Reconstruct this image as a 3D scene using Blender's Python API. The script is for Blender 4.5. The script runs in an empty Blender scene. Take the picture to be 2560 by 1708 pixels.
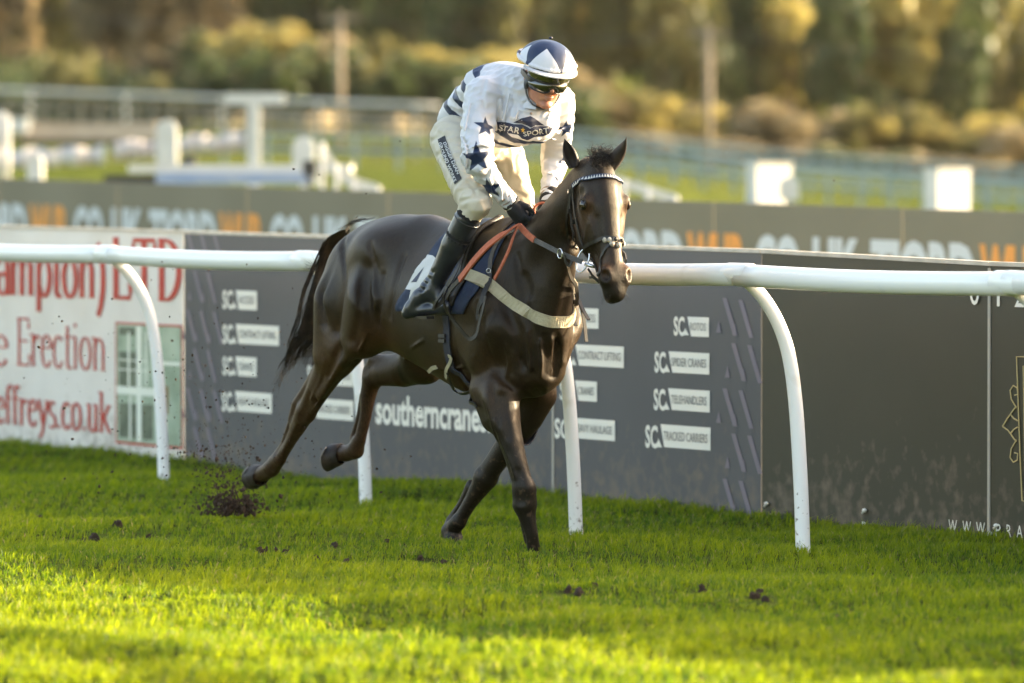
import bpy, math, random
import numpy as np
from mathutils import Vector
from mathutils.bvhtree import BVHTree

# ---------------------------------------------------------------- camera, sky, sun, exposure
SC = bpy.context.scene
cam_data = bpy.data.cameras.new('camera'); cam_ob = bpy.data.objects.new('camera', cam_data)
SC.collection.objects.link(cam_ob); SC.camera = cam_ob
cam_data.lens = 200; cam_data.sensor_width = 36; cam_data.clip_start = 0.5; cam_data.clip_end = 3000
cam_ob.location = (0, 0, 1.7)
cam_ob.rotation_euler = (math.radians(90) - math.atan((854 - 430) / 14222.0), 0, 0)
cam_data.dof.use_dof = True; cam_data.dof.focus_distance = 25.15; cam_data.dof.aperture_fstop = 2.3

SUN_EL, SUN_AZ = math.radians(14.5), math.radians(72)          # azimuth clockwise from +Y
world = bpy.data.worlds.new("World"); SC.world = world; world.use_nodes = True
wn = world.node_tree.nodes; wl = world.node_tree.links; wn.clear()
w_out = wn.new('ShaderNodeOutputWorld'); w_bg = wn.new('ShaderNodeBackground'); w_sky = wn.new('ShaderNodeTexSky')
w_sky.sky_type = 'NISHITA'; w_sky.sun_disc = False; w_sky.sun_elevation = SUN_EL; w_sky.sun_rotation = SUN_AZ
w_sky.air_density = 0.9; w_sky.dust_density = 3.5; w_sky.ozone_density = 0.5
w_bg.inputs[1].default_value = 0.15
w_tint = wn.new('ShaderNodeMix'); w_tint.data_type = 'RGBA'; w_tint.blend_type = 'MULTIPLY'; w_tint.inputs['Factor'].default_value = 1
w_tint.inputs['B'].default_value = (1.0, .90, .80, 1)      # warm tint multiplied into the sky colour as a white balance
wl.new(w_sky.outputs[0], w_tint.inputs['A']); wl.new(w_tint.outputs['Result'], w_bg.inputs[0]); wl.new(w_bg.outputs[0], w_out.inputs[0])
sun_d = bpy.data.lights.new('sun', 'SUN'); sun_d.energy = 2.8; sun_d.angle = math.radians(0.5); sun_d.color = (1.0, 0.85, 0.58)
sun = bpy.data.objects.new('sun', sun_d); SC.collection.objects.link(sun)
SDIR = Vector((math.sin(SUN_AZ) * math.cos(SUN_EL), math.cos(SUN_AZ) * math.cos(SUN_EL), math.sin(SUN_EL)))
sun.rotation_euler = SDIR.to_track_quat('Z', 'Y').to_euler(); sun.location = (30, 0, 20)
SC.view_settings.view_transform = 'Standard'; SC.view_settings.look = 'None'
SC.view_settings.gamma = 1.0; SC.view_settings.exposure = 2.68; SC.view_settings.use_curve_mapping = False
SC.render.engine = 'CYCLES'
SC.cycles.use_denoising = True
SC.cycles.max_bounces = 6; SC.cycles.transparent_max_bounces = 8
random.seed(7); RNG = np.random.RandomState(7)
HAZE_D = 0.00005
# ---------------------------------------------------------------- camera model and signed-distance sculpting
F_PX, HZ, CAM_H = 14222.0, 430.0, 1.7
PITCH = math.atan((854 - HZ) / F_PX)
CAM = np.array([0, 0, CAM_H])
TH = math.radians(58)
HD = np.array([math.cos(TH), -math.sin(TH), 0.0])      # heading of the horse
RT = np.array([HD[1], -HD[0], 0.0])                    # its right-hand side

def ray(px, py):
    x = (px - 1280) / F_PX; y = -(py - 854) / F_PX
    c, s = math.cos(PITCH), math.sin(PITCH)
    return np.array([x, c + s * y, -s + c * y])
def ground(px, py, z=0.0):
    r = ray(px, py); return CAM + r * ((z - CAM_H) / r[2])
def at_depth(px, py, d):
    r = ray(px, py); return CAM + r * (d / r[1])
ORG = ground(1333, 1385) - 0.05 * RT
def J(px, py, w):
    """a sight line of the survey met with the vertical plane w metres to the right of the horse's middle: local (s, w, z)"""
    r = ray(px, py)
    t = ((ORG + w * RT - CAM) @ RT) / (r @ RT); p = CAM + r * t
    q = p - ORG; return np.array([q @ HD, w, p[2]])
def loc2world(q):
    q = np.asarray(q, float)
    return ORG + q[..., 0:1] * HD + q[..., 1:2] * RT + q[..., 2:3] * np.array([0, 0, 1.0])
def world2loc(p):
    d = np.asarray(p, float) - ORG
    return np.stack([d @ HD, d @ RT, d[..., 2]], -1)

class Field:
    def __init__(self, lo, hi, h):
        self.lo = np.array(lo, float); self.h = h
        self.n = np.ceil((np.array(hi) - self.lo) / h).astype(int) + 1
        self.ax = [(self.lo[i] + h * np.arange(self.n[i])).astype(np.float32) for i in range(3)]
        self.D = np.full(self.n, 0.25, np.float32)
    def region(self, lo, hi):
        sl = []
        for i in range(3):
            a = int(max(0, math.floor((lo[i] - self.lo[i]) / self.h)))
            b = int(min(self.n[i], math.ceil((hi[i] - self.lo[i]) / self.h) + 1))
            if b <= a: return None
            sl.append(slice(a, b))
        X = self.ax[0][sl[0]][:, None, None]; Y = self.ax[1][sl[1]][None, :, None]; Z = self.ax[2][sl[2]][None, None, :]
        return tuple(sl), X, Y, Z
    def blend(self, sl, d, k, sub=False):
        A = self.D[sl]
        if sub:
            d = -d
            hh = np.maximum(k - np.abs(A - d), 0) / k
            self.D[sl] = np.maximum(A, d) + hh * hh * k * 0.25
        else:
            hh = np.maximum(k - np.abs(A - d), 0) / k
            self.D[sl] = np.minimum(A, d) - hh * hh * k * 0.25
    def cone(self, a, b, ra, rb, k=0.03, sq=(1, 1, 1), sub=False):
        """tapered capsule; sq stretches the section along each axis (2 = half as thick)"""
        self.chain([(a, ra), (b, rb)], k, sq, sub)
    def chain(self, pts, k=0.03, sq=(1, 1, 1), sub=False):
        """a run of tapered capsules, joined first and blended into the body once"""
        sq = np.array(sq, float); P = np.array([p for p, _ in pts], float); r = [q for _, q in pts]
        m = max(r) / min(1, sq.min()) + k + 2 * self.h
        g = self.region(P.min(0) - m, P.max(0) + m)
        if g is None: return
        sl, X, Y, Z = g; best = None
        for i in range(len(P) - 1):
            A = P[i] * sq; Bv = (P[i + 1] - P[i]) * sq; L = float(Bv @ Bv) + 1e-9
            x = X * sq[0] - A[0]; y = Y * sq[1] - A[1]; z = Z * sq[2] - A[2]
            t = np.clip((x * Bv[0] + y * Bv[1] + z * Bv[2]) / L, 0, 1)
            d = np.sqrt((x - t * Bv[0]) ** 2 + (y - t * Bv[1]) ** 2 + (z - t * Bv[2]) ** 2) - (r[i] + (r[i + 1] - r[i]) * t)
            if best is None: best = d
            else:
                kk = 0.012; hh = np.maximum(kk - np.abs(best - d), 0) / kk
                best = np.minimum(best, d) - hh * hh * kk * 0.12
        self.blend(sl, (best / sq.max()).astype(np.float32), k, sub)
    def ell(self, c, r, k=0.04, R=None, sub=False):
        """ellipsoid; rows of R are its own axes"""
        c = np.array(c, float); r = np.array(r, float)
        m = r.max() + k + 2 * self.h if R is not None else r + k + 2 * self.h
        g = self.region(c - m, c + m)
        if g is None: return
        sl, X, Y, Z = g
        x, y, z = X - c[0], Y - c[1], Z - c[2]
        if R is not None:
            R = np.array(R, float)
            x, y, z = (R[0, 0] * x + R[0, 1] * y + R[0, 2] * z, R[1, 0] * x + R[1, 1] * y + R[1, 2] * z,
                       R[2, 0] * x + R[2, 1] * y + R[2, 2] * z)
        k0 = np.sqrt((x / r[0]) ** 2 + (y / r[1]) ** 2 + (z / r[2]) ** 2)
        k1 = np.sqrt((x / r[0] ** 2) ** 2 + (y / r[1] ** 2) ** 2 + (z / r[2] ** 2) ** 2) + 1e-6
        self.blend(sl, (k0 * (k0 - 1) / k1).astype(np.float32), k, sub)
    def mesh(self):
        return surface_net(self.D, self.lo, self.h)

def surface_net(D, lo, h):
    ins = D < 0
    nx, ny, nz = D.shape
    c = np.zeros((nx - 1, ny - 1, nz - 1), np.uint8)
    for i in (0, 1):
        for j in (0, 1):
            for l in (0, 1):
                c += ins[i:nx - 1 + i, j:ny - 1 + j, l:nz - 1 + l]
    act = (c > 0) & (c < 8)
    idx = np.full(act.shape, -1, np.int64)
    I, Jx, K = np.nonzero(act)
    idx[I, Jx, K] = np.arange(len(I))
    acc = np.zeros((len(I), 3)); cnt = np.zeros(len(I))
    corners = [(i, j, l) for i in (0, 1) for j in (0, 1) for l in (0, 1)]
    for a in corners:
        for ax in range(3):
            if a[ax]: continue
            b = list(a); b[ax] = 1
            va = D[I + a[0], Jx + a[1], K + a[2]]; vb = D[I + b[0], Jx + b[1], K + b[2]]
            m = (va < 0) != (vb < 0)
            t = np.where(m, va / np.where(m, va - vb, 1), 0)
            for q in range(3):
                acc[:, q] += np.where(m, a[q] + (t if q == ax else 0), 0)
            cnt += m
    V = lo + h * (np.stack([I, Jx, K], 1) + acc / cnt[:, None])
    quads = []
    for ax in range(3):
        sl0 = [slice(1, -1)] * 3; sl1 = [slice(1, -1)] * 3
        sl0[ax] = slice(0, -1); sl1[ax] = slice(1, None)
        A = ins[tuple(sl0)]; B = ins[tuple(sl1)]
        P = np.argwhere(A != B)
        if not len(P): continue
        fl = A[tuple(P.T)]
        off = np.ones(3, int); off[ax] = 0
        P = P + off
        u, v = [(1, 2), (2, 0), (0, 1)][ax]
        e = np.zeros((4, 3), int); e[1, u] = -1; e[2, u] = -1; e[2, v] = -1; e[3, v] = -1
        q = np.stack([idx[tuple((P + e[m]).T)] for m in range(4)], 1)
        q[~fl] = q[~fl][:, ::-1]
        quads.append(q)
    return V, np.concatenate(quads)

def relax(V, Q, it=2, lam=0.5, w=None):
    E = np.concatenate([Q[:, [i, (i + 1) % 4]] for i in range(4)])
    n = len(V); deg = np.bincount(E.ravel(), minlength=n)[:, None].astype(float)
    for _ in range(it):
        S = np.zeros_like(V)
        for q in range(3):
            S[:, q] = np.bincount(E[:, 0], V[E[:, 1], q], n) + np.bincount(E[:, 1], V[E[:, 0], q], n)
        d = lam * (S / deg - V)
        V = V + (d if w is None else d * w[:, None])
    return V
# ---------------------------------------------------------------- object and material helpers
COL = SC.collection
ORI = {}
def tag(o, label=None, cat=None, group=None, kind=None):
    if label: o['label'] = label
    if cat: o['category'] = cat
    if group: o['group'] = group
    if kind: o['kind'] = kind
    return o
def thing(name, loc, label, cat, group=None):
    o = bpy.data.objects.new(name, None); COL.objects.link(o)
    o.empty_display_size = 0.1; o.location = [float(c) for c in loc]
    ORI[o.name] = np.array(loc, float)
    return tag(o, label, cat, group)
def mesh_data(name, V, F, mats, smooth=True, attrs=None, fm=None):
    me = bpy.data.meshes.new(name)
    V = np.asarray(V, np.float32)
    if isinstance(F, np.ndarray):
        n, k = F.shape
        me.vertices.add(len(V)); me.vertices.foreach_set('co', V.ravel())
        me.loops.add(n * k); me.loops.foreach_set('vertex_index', F.astype(np.int32).ravel())
        me.polygons.add(n); me.polygons.foreach_set('loop_start', np.arange(0, n * k, k, dtype=np.int32))
        me.update(calc_edges=True)
    else:
        me.from_pydata([tuple(map(float, v)) for v in V], [], [tuple(int(i) for i in f) for f in F])
    if smooth: me.polygons.foreach_set('use_smooth', np.ones(len(me.polygons), bool))
    for m in (mats if isinstance(mats, (list, tuple)) else [mats]):
        me.materials.append(m)
    if fm is not None: me.polygons.foreach_set('material_index', np.asarray(fm, np.int32))
    for k, v in (attrs or {}).items():
        a = me.attributes.new(k, 'FLOAT', 'POINT'); a.data.foreach_set('value', np.asarray(v, np.float32))
    me.update()
    return me
def obj(name, V, F, mats, parent=None, smooth=True, attrs=None, fm=None, loc=None):
    V = np.asarray(V, float)
    o0 = ORI[parent.name] if parent is not None else (np.array(loc, float) if loc is not None else np.zeros(3))
    o = bpy.data.objects.new(name, mesh_data(name, V - o0, F, mats, smooth, attrs, fm)); COL.objects.link(o)
    if parent is not None: o.parent = parent
    elif loc is not None: o.location = [float(c) for c in loc]
    ORI[o.name] = o0
    return o

def M(name, c, c2=None, rough=0.6, ns=6.0, bump=0.0, bs=60.0, metal=0.0, sheen=0.0, coat=0.0, detail=4, spec=0.5, lo=0.35, hi=0.65, bd=0.01):
    m = bpy.data.materials.new(name); m.use_nodes = True
    nt = m.node_tree; n = nt.nodes; l = nt.links; b = n['Principled BSDF']
    b.inputs['Base Color'].default_value = (*c, 1); b.inputs['Roughness'].default_value = rough
    b.inputs['Metallic'].default_value = metal; b.inputs['Specular IOR Level'].default_value = spec
    if sheen: b.inputs['Sheen Weight'].default_value = sheen; b.inputs['Sheen Roughness'].default_value = .35
    if coat: b.inputs['Coat Weight'].default_value = coat; b.inputs['Coat Roughness'].default_value = .15
    tc = n.new('ShaderNodeTexCoord')
    if c2 is not None:
        nz = n.new('ShaderNodeTexNoise'); nz.inputs['Scale'].default_value = ns; nz.inputs['Detail'].default_value = detail
        cr = n.new('ShaderNodeValToRGB'); cr.color_ramp.elements[0].position = lo; cr.color_ramp.elements[1].position = hi
        cr.color_ramp.elements[0].color = (*c, 1); cr.color_ramp.elements[1].color = (*c2, 1)
        l.new(tc.outputs['Object'], nz.inputs['Vector']); l.new(nz.outputs[0], cr.inputs[0]); l.new(cr.outputs[0], b.inputs['Base Color'])
    if bump:
        nb = n.new('ShaderNodeTexNoise'); nb.inputs['Scale'].default_value = bs; nb.inputs['Detail'].default_value = 3
        bp = n.new('ShaderNodeBump'); bp.inputs['Strength'].default_value = bump; bp.inputs['Distance'].default_value = bd
        l.new(tc.outputs['Object'], nb.inputs['Vector']); l.new(nb.outputs[0], bp.inputs['Height']); l.new(bp.outputs[0], b.inputs['Normal'])
    return m

def leaf_mat(name, ca, cb, trans=0.45, attr='tint', rough=.5):
    """thin leaf: reflects and lets light through; colour runs from ca to cb with the tint of each blade"""
    m = bpy.data.materials.new(name); m.use_nodes = True
    nt = m.node_tree; n = nt.nodes; l = nt.links; n.clear()
    out = n.new('ShaderNodeOutputMaterial'); at = n.new('ShaderNodeAttribute'); at.attribute_name = attr
    cr = n.new('ShaderNodeValToRGB'); cr.color_ramp.elements[0].color = (*ca, 1); cr.color_ramp.elements[1].color = (*cb, 1)
    p = n.new('ShaderNodeBsdfPrincipled'); p.inputs['Roughness'].default_value = rough; p.inputs['Specular IOR Level'].default_value = .35
    t = n.new('ShaderNodeBsdfTranslucent'); mx = n.new('ShaderNodeMixShader'); mx.inputs[0].default_value = trans
    hs = n.new('ShaderNodeHueSaturation'); hs.inputs['Hue'].default_value = .485; hs.inputs['Saturation'].default_value = 1.05; hs.inputs['Value'].default_value = 1.9
    l.new(at.outputs['Fac'], cr.inputs[0]); l.new(cr.outputs[0], p.inputs['Base Color']); l.new(cr.outputs[0], hs.inputs['Color']); l.new(hs.outputs[0], t.inputs['Color'])
    l.new(p.outputs[0], mx.inputs[1]); l.new(t.outputs[0], mx.inputs[2]); l.new(mx.outputs[0], out.inputs[0])
    return m

def two_tone(name, ca, cb, attr='pat', width=.0015, rough=.6, bump=.25, bs=90, sheen=.0, noise=.0, spec=.4, bd=.004, folds=.8):
    """cloth printed with a second colour wherever the signed distance stored on the mesh is below zero"""
    m = bpy.data.materials.new(name); m.use_nodes = True
    nt = m.node_tree; n = nt.nodes; l = nt.links; b = n['Principled BSDF']
    b.inputs['Roughness'].default_value = rough; b.inputs['Specular IOR Level'].default_value = spec
    if sheen: b.inputs['Sheen Weight'].default_value = sheen
    at = n.new('ShaderNodeAttribute'); at.attribute_name = attr
    mr = n.new('ShaderNodeMapRange'); mr.inputs['From Min'].default_value = -width; mr.inputs['From Max'].default_value = width
    mr.inputs['To Min'].default_value = 1; mr.inputs['To Max'].default_value = 0
    src = at.outputs['Fac']
    tc = n.new('ShaderNodeTexCoord')
    if noise:
        nz = n.new('ShaderNodeTexNoise'); nz.inputs['Scale'].default_value = 28; nz.inputs['Detail'].default_value = 5
        ma = n.new('ShaderNodeMath'); ma.operation = 'MULTIPLY_ADD'; ma.inputs[1].default_value = noise; 
        l.new(tc.outputs['Object'], nz.inputs['Vector']); l.new(nz.outputs[0], ma.inputs[0]); l.new(src, ma.inputs[2]); src = ma.outputs[0]
    l.new(src, mr.inputs[0])
    mx = n.new('ShaderNodeMix'); mx.data_type = 'RGBA'
    mx.inputs['A'].default_value = (*ca, 1); mx.inputs['B'].default_value = (*cb, 1)
    l.new(mr.outputs[0], mx.inputs['Factor']); l.new(mx.outputs['Result'], b.inputs['Base Color'])
    if bump:
        fold = n.new('ShaderNodeTexNoise'); fold.noise_type = 'RIDGED_MULTIFRACTAL'; fold.inputs['Scale'].default_value = 7; fold.inputs['Detail'].default_value = 2.5; fold.inputs['Distortion'].default_value = .9
        fb = n.new('ShaderNodeBump'); fb.inputs['Strength'].default_value = folds; fb.inputs['Distance'].default_value = .012
        l.new(tc.outputs['Object'], fold.inputs['Vector']); l.new(fold.outputs[0], fb.inputs['Height'])
        nb = n.new('ShaderNodeTexNoise'); nb.inputs['Scale'].default_value = bs; nb.inputs['Detail'].default_value = 4
        bp = n.new('ShaderNodeBump'); bp.inputs['Strength'].default_value = bump; bp.inputs['Distance'].default_value = bd
        l.new(tc.outputs['Object'], nb.inputs['Vector']); l.new(nb.outputs[0], bp.inputs['Height']); l.new(fb.outputs[0], bp.inputs['Normal']); l.new(bp.outputs[0], b.inputs['Normal'])
    return m

# ---- small geometry makers: each returns (verts, faces)
def box_vf(c, ux, uy, uz):
    c, ux, uy, uz = [np.array(v, float) for v in (c, ux, uy, uz)]
    V = [c + sx * ux + sy * uy + sz * uz for sx in (-1, 1) for sy in (-1, 1) for sz in (-1, 1)]
    F = [(0, 1, 3, 2), (4, 6, 7, 5), (0, 4, 5, 1), (2, 3, 7, 6), (0, 2, 6, 4), (1, 5, 7, 3)]
    if np.dot(np.cross(ux, uy), uz) < 0: F = [f[::-1] for f in F]
    return np.array(V), F
def join(parts):
    V, F, o = [], [], 0
    for v, f in parts:
        V.append(np.asarray(v, float)); F += [tuple(int(i) + o for i in q) for q in f]; o += len(v)
    return np.concatenate(V), F
def tube_vf(pts, rad, seg=10, cap=True, closed=False):
    P = np.array(pts, float); n = len(P)
    R = np.full(n, rad, float) if np.isscalar(rad) else np.array(rad, float)
    T = np.roll(P, -1, 0) - np.roll(P, 1, 0) if closed else np.gradient(P, axis=0)
    T /= np.linalg.norm(T, axis=1)[:, None] + 1e-12
    u = np.cross(T[0], [0, 0, 1.0])
    if np.linalg.norm(u) < 1e-3: u = np.cross(T[0], [0, 1.0, 0])
    V = []
    for i in range(n):
        u = u - T[i] * (u @ T[i]); u /= np.linalg.norm(u); w = np.cross(T[i], u)
        for k in range(seg):
            a = 2 * math.pi * k / seg
            V.append(P[i] + R[i] * (math.cos(a) * u + math.sin(a) * w))
    F = []
    for i in range(n if closed else n - 1):
        j = (i + 1) % n
        for k in range(seg):
            k2 = (k + 1) % seg
            F.append((i * seg + k, i * seg + k2, j * seg + k2, j * seg + k))
    if cap and not closed:
        F.append(tuple(range(seg))[::-1]); F.append(tuple((n - 1) * seg + k for k in range(seg)))
    return np.array(V), F
def strap_vf(P, N, width, thick):
    """flat band along P, its face turned to N; width and thickness in metres"""
    P = np.array(P, float); N = np.array(N, float)
    wd = np.full(len(P), width) if np.isscalar(width) else np.array(width)
    T = np.gradient(P, axis=0); T /= np.linalg.norm(T, axis=1)[:, None] + 1e-12
    V = []
    for p, nn, t, w in zip(P, N, T, wd):
        nn = nn - t * (nn @ t); nn /= np.linalg.norm(nn) + 1e-12; s = np.cross(t, nn)
        for a, b in ((-1, -.5), (1, -.5), (1, .5), (-1, .5)):
            V.append(p + s * a * w / 2 + nn * b * thick)
    F = []
    for i in range(len(P) - 1):
        for k in range(4):
            F.append((i * 4 + k, i * 4 + (k + 1) % 4, i * 4 + 4 + (k + 1) % 4, i * 4 + 4 + k))
    F.append((3, 2, 1, 0)); e = (len(P) - 1) * 4; F.append((e, e + 1, e + 2, e + 3))
    return np.array(V), F
def smooth_path(P, n=24):
    """Catmull-Rom through the given points"""
    P = np.array(P, float); Q = np.vstack([2 * P[0] - P[1], P, 2 * P[-1] - P[-2]]); out = []
    m = len(P) - 1
    for t in np.linspace(0, m - 1e-6, n):
        i = int(t); f = t - i; a, b, c, d = Q[i], Q[i + 1], Q[i + 2], Q[i + 3]
        out.append(.5 * ((2 * b) + (-a + c) * f + (2 * a - 5 * b + 4 * c - d) * f * f + (-a + 3 * b - 3 * c + d) * f ** 3))
    return np.array(out)
def rot_ell(c, r, seg=16, rings=10, axes=None):
    axes = np.eye(3) if axes is None else np.array(axes); V = []; F = []
    for i in range(rings + 1):
        th = math.pi * i / rings
        for k in range(seg):
            a = 2 * math.pi * k / seg
            q = np.array([math.sin(th) * math.cos(a) * r[0], math.sin(th) * math.sin(a) * r[1], math.cos(th) * r[2]])
            V.append(np.array(c) + q @ axes)
    for i in range(rings):
        for k in range(seg):
            F.append((i * seg + k, (i + 1) * seg + k, (i + 1) * seg + (k + 1) % seg, i * seg + (k + 1) % seg))
    return np.array(V), F
def rock_vf(seed, r=1.0, n=1):
    """rough clod: a subdivided solid pushed in and out"""
    rs = np.random.RandomState(seed)
    V, F = rot_ell((0, 0, 0), (r, r, r), 12, 9)
    d = np.array([1 + .35 * math.sin(3.1 * v[0] / r + seed) * math.cos(2.7 * v[1] / r + seed * 2) + rs.uniform(-.22, .22) for v in V])
    d[:12] = .8; d[-12:] = .8
    return V * d[:, None], F

def glyphs(s, offset=0.0, res=3):
    """outline lettering as a flat mesh: verts (x, y) and faces, in units of the type size"""
    cu = bpy.data.curves.new('lettering', 'FONT'); cu.body = s; cu.size = 1.0; cu.offset = offset; cu.resolution_u = res
    o = bpy.data.objects.new('lettering', cu); me = bpy.data.meshes.new_from_object(o)
    V = np.array([v.co[:2] for v in me.vertices]); F = [tuple(p.vertices) for p in me.polygons]
    bpy.data.objects.remove(o); bpy.data.curves.remove(cu); bpy.data.meshes.remove(me)
    return V, F
CAP = 0.6905   # cap height of the built-in face, checked below
_v, _f = glyphs('H'); CAP = float(_v[:, 1].max())
# ---------------------------------------------------------------- materials
def coat_mat():
    m = bpy.data.materials.new('horse_coat'); m.use_nodes = True
    nt = m.node_tree; n = nt.nodes; l = nt.links; b = n['Principled BSDF']
    tc = n.new('ShaderNodeTexCoord')
    nz = n.new('ShaderNodeTexNoise'); nz.inputs['Scale'].default_value = 4.5; nz.inputs['Detail'].default_value = 5
    cr = n.new('ShaderNodeValToRGB'); cr.color_ramp.elements[0].position = .32; cr.color_ramp.elements[1].position = .68
    cr.color_ramp.elements[0].color = (.0085, .0046, .0018, 1); cr.color_ramp.elements[1].color = (.029, .0155, .0052, 1)
    l.new(tc.outputs['Object'], nz.inputs['Vector']); l.new(nz.outputs[0], cr.inputs[0])
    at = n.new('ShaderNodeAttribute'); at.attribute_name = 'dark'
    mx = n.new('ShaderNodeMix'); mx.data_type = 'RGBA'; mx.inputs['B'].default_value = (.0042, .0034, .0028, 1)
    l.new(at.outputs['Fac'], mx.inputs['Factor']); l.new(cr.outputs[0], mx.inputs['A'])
    at2 = n.new('ShaderNodeAttribute'); at2.attribute_name = 'tan'
    mx2 = n.new('ShaderNodeMix'); mx2.data_type = 'RGBA'; mx2.inputs['B'].default_value = (.10, .045, .018, 1)
    l.new(at2.outputs['Fac'], mx2.inputs['Factor']); l.new(mx.outputs['Result'], mx2.inputs['A'])
    # fine streaks of the hair, and specks of thrown earth on the legs and belly
    ms = n.new('ShaderNodeMapping'); ms.inputs['Scale'].default_value = (90, 90, 26); ns_ = n.new('ShaderNodeTexNoise'); ns_.inputs['Scale'].default_value = 2.2; ns_.inputs['Detail'].default_value = 5
    l.new(tc.outputs['Object'], ms.inputs['Vector']); l.new(ms.outputs[0], ns_.inputs['Vector'])
    mrs = n.new('ShaderNodeMapRange'); mrs.inputs['From Min'].default_value = .3; mrs.inputs['From Max'].default_value = .7; mrs.inputs['To Min'].default_value = .45; mrs.inputs['To Max'].default_value = 1.6; l.new(ns_.outputs[0], mrs.inputs[0])
    hm = n.new('ShaderNodeVectorMath'); hm.operation = 'SCALE'; l.new(mx2.outputs['Result'], hm.inputs[0]); l.new(mrs.outputs[0], hm.inputs['Scale'])
    gp = n.new('ShaderNodeNewGeometry'); sz = n.new('ShaderNodeSeparateXYZ'); l.new(gp.outputs['Position'], sz.inputs[0])
    zr = n.new('ShaderNodeMapRange'); zr.inputs['From Min'].default_value = .15; zr.inputs['From Max'].default_value = 1.15; zr.inputs['To Min'].default_value = .10; zr.inputs['To Max'].default_value = -.07; l.new(sz.outputs['Z'], zr.inputs[0])
    nm = n.new('ShaderNodeTexNoise'); nm.inputs['Scale'].default_value = 42; nm.inputs['Detail'].default_value = 3; l.new(tc.outputs['Object'], nm.inputs['Vector'])
    am = n.new('ShaderNodeMath'); am.operation = 'ADD'; l.new(nm.outputs[0], am.inputs[0]); l.new(zr.outputs[0], am.inputs[1])
    cm = n.new('ShaderNodeValToRGB'); cm.color_ramp.elements[0].position = .67; cm.color_ramp.elements[1].position = .74; cm.color_ramp.elements[0].color = (0, 0, 0, 1); cm.color_ramp.elements[1].color = (.55, .55, .55, 1); l.new(am.outputs[0], cm.inputs[0])
    mm = n.new('ShaderNodeMix'); mm.data_type = 'RGBA'; mm.inputs['B'].default_value = (.085, .052, .030, 1); l.new(cm.outputs[0], mm.inputs['Factor']); l.new(hm.outputs[0], mm.inputs['A'])
    l.new(mm.outputs['Result'], b.inputs['Base Color'])
    b.inputs['Roughness'].default_value = .45; b.inputs['Specular IOR Level'].default_value = .22; b.inputs['Coat Weight'].default_value = .18; b.inputs['Coat Roughness'].default_value = .32; b.inputs['Coat Tint'].default_value = (1, .9, .75, 1); b.inputs['Specular Tint'].default_value = (1, .92, .80, 1)
    b.inputs['Sheen Weight'].default_value = 0; b.inputs['Sheen Roughness'].default_value = .4
    # short hair: fine streaks, and soft muscle and vein relief
    mp = n.new('ShaderNodeMapping'); mp.inputs['Scale'].default_value = (60, 60, 22)
    n1 = n.new('ShaderNodeTexNoise'); n1.inputs['Scale'].default_value = 6; n1.inputs['Detail'].default_value = 4
    n2 = n.new('ShaderNodeTexNoise'); n2.inputs['Scale'].default_value = 9; n2.inputs['Detail'].default_value = 2; n2.inputs['Distortion'].default_value = .4
    l.new(tc.outputs['Object'], mp.inputs['Vector']); l.new(mp.outputs[0], n1.inputs['Vector']); l.new(tc.outputs['Object'], n2.inputs['Vector'])
    b1 = n.new('ShaderNodeBump'); b1.inputs['Strength'].default_value = .9; b1.inputs['Distance'].default_value = .0035
    b2 = n.new('ShaderNodeBump'); b2.inputs['Strength'].default_value = .35; b2.inputs['Distance'].default_value = .014
    n3 = n.new('ShaderNodeTexNoise'); n3.noise_type = 'RIDGED_MULTIFRACTAL'; n3.inputs['Scale'].default_value = 5; n3.inputs['Detail'].default_value = 2; n3.inputs['Distortion'].default_value = .8
    b3 = n.new('ShaderNodeBump'); b3.inputs['Strength'].default_value = .22; b3.inputs['Distance'].default_value = .005
    l.new(tc.outputs['Object'], n3.inputs['Vector']); l.new(n3.outputs[0], b3.inputs['Height']); l.new(b3.outputs[0], b2.inputs['Normal'])
    l.new(n2.outputs[0], b2.inputs['Height']); l.new(n1.outputs[0], b1.inputs['Height']); l.new(b2.outputs[0], b1.inputs['Normal']); l.new(b1.outputs[0], b.inputs['Normal'])
    mr = n.new('ShaderNodeMapRange'); mr.inputs['To Min'].default_value = .36; mr.inputs['To Max'].default_value = .62
    l.new(n1.outputs[0], mr.inputs[0]); l.new(mr.outputs[0], b.inputs['Roughness'])
    return m
M_COAT = coat_mat()
NAVY = (.010, .022, .062)
M_HAIR = M('black_hair', (.006, .005, .0045), (.022, .014, .009), rough=.45, ns=14)
M_TAIL = M('brown_black_tail_hair', (.010, .007, .005), (.040, .026, .016), rough=.5, ns=20)
M_HOOF = M('horn_hoof', (.012, .009, .007), (.035, .022, .014), rough=.6, ns=18, bump=.5, bs=40)
M_SOLE = M('muddy_sole', (.045, .026, .015), (.22, .12, .06), rough=.9, ns=16, bump=.8, bs=50)
M_STEEL = M('bright_steel', (.65, .65, .66), rough=.25, metal=1.0)
M_EYE = M('wet_eye', (.012, .006, .004), rough=.06, spec=.8)
M_WHITE_HAIR = M('white_fleece', (.62, .56, .47), (.30, .24, .18), rough=.9, ns=60, bump=.9, bs=120)
M_SILK = two_tone('silks_white_and_navy', (.56, .56, .58), NAVY, rough=.42, bump=.22, bs=34, spec=.45, bd=.006)
M_BREECH = M('cream_breeches', (.52, .46, .35), (.57, .52, .41), rough=.62, ns=9, bump=.3, bs=36, bd=.006)
M_SKIN = M('skin', (.42, .20, .13), (.36, .15, .09), rough=.45, ns=22, bump=.12, bs=140, bd=.003)
M_SKIN.node_tree.nodes['Principled BSDF'].inputs['Subsurface Weight'].default_value = .12
M_SKIN.node_tree.nodes['Principled BSDF'].inputs['Subsurface Radius'].default_value = (.02, .008, .004)
M_LIP = M('lips', (.36, .12, .09), rough=.4)
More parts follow.
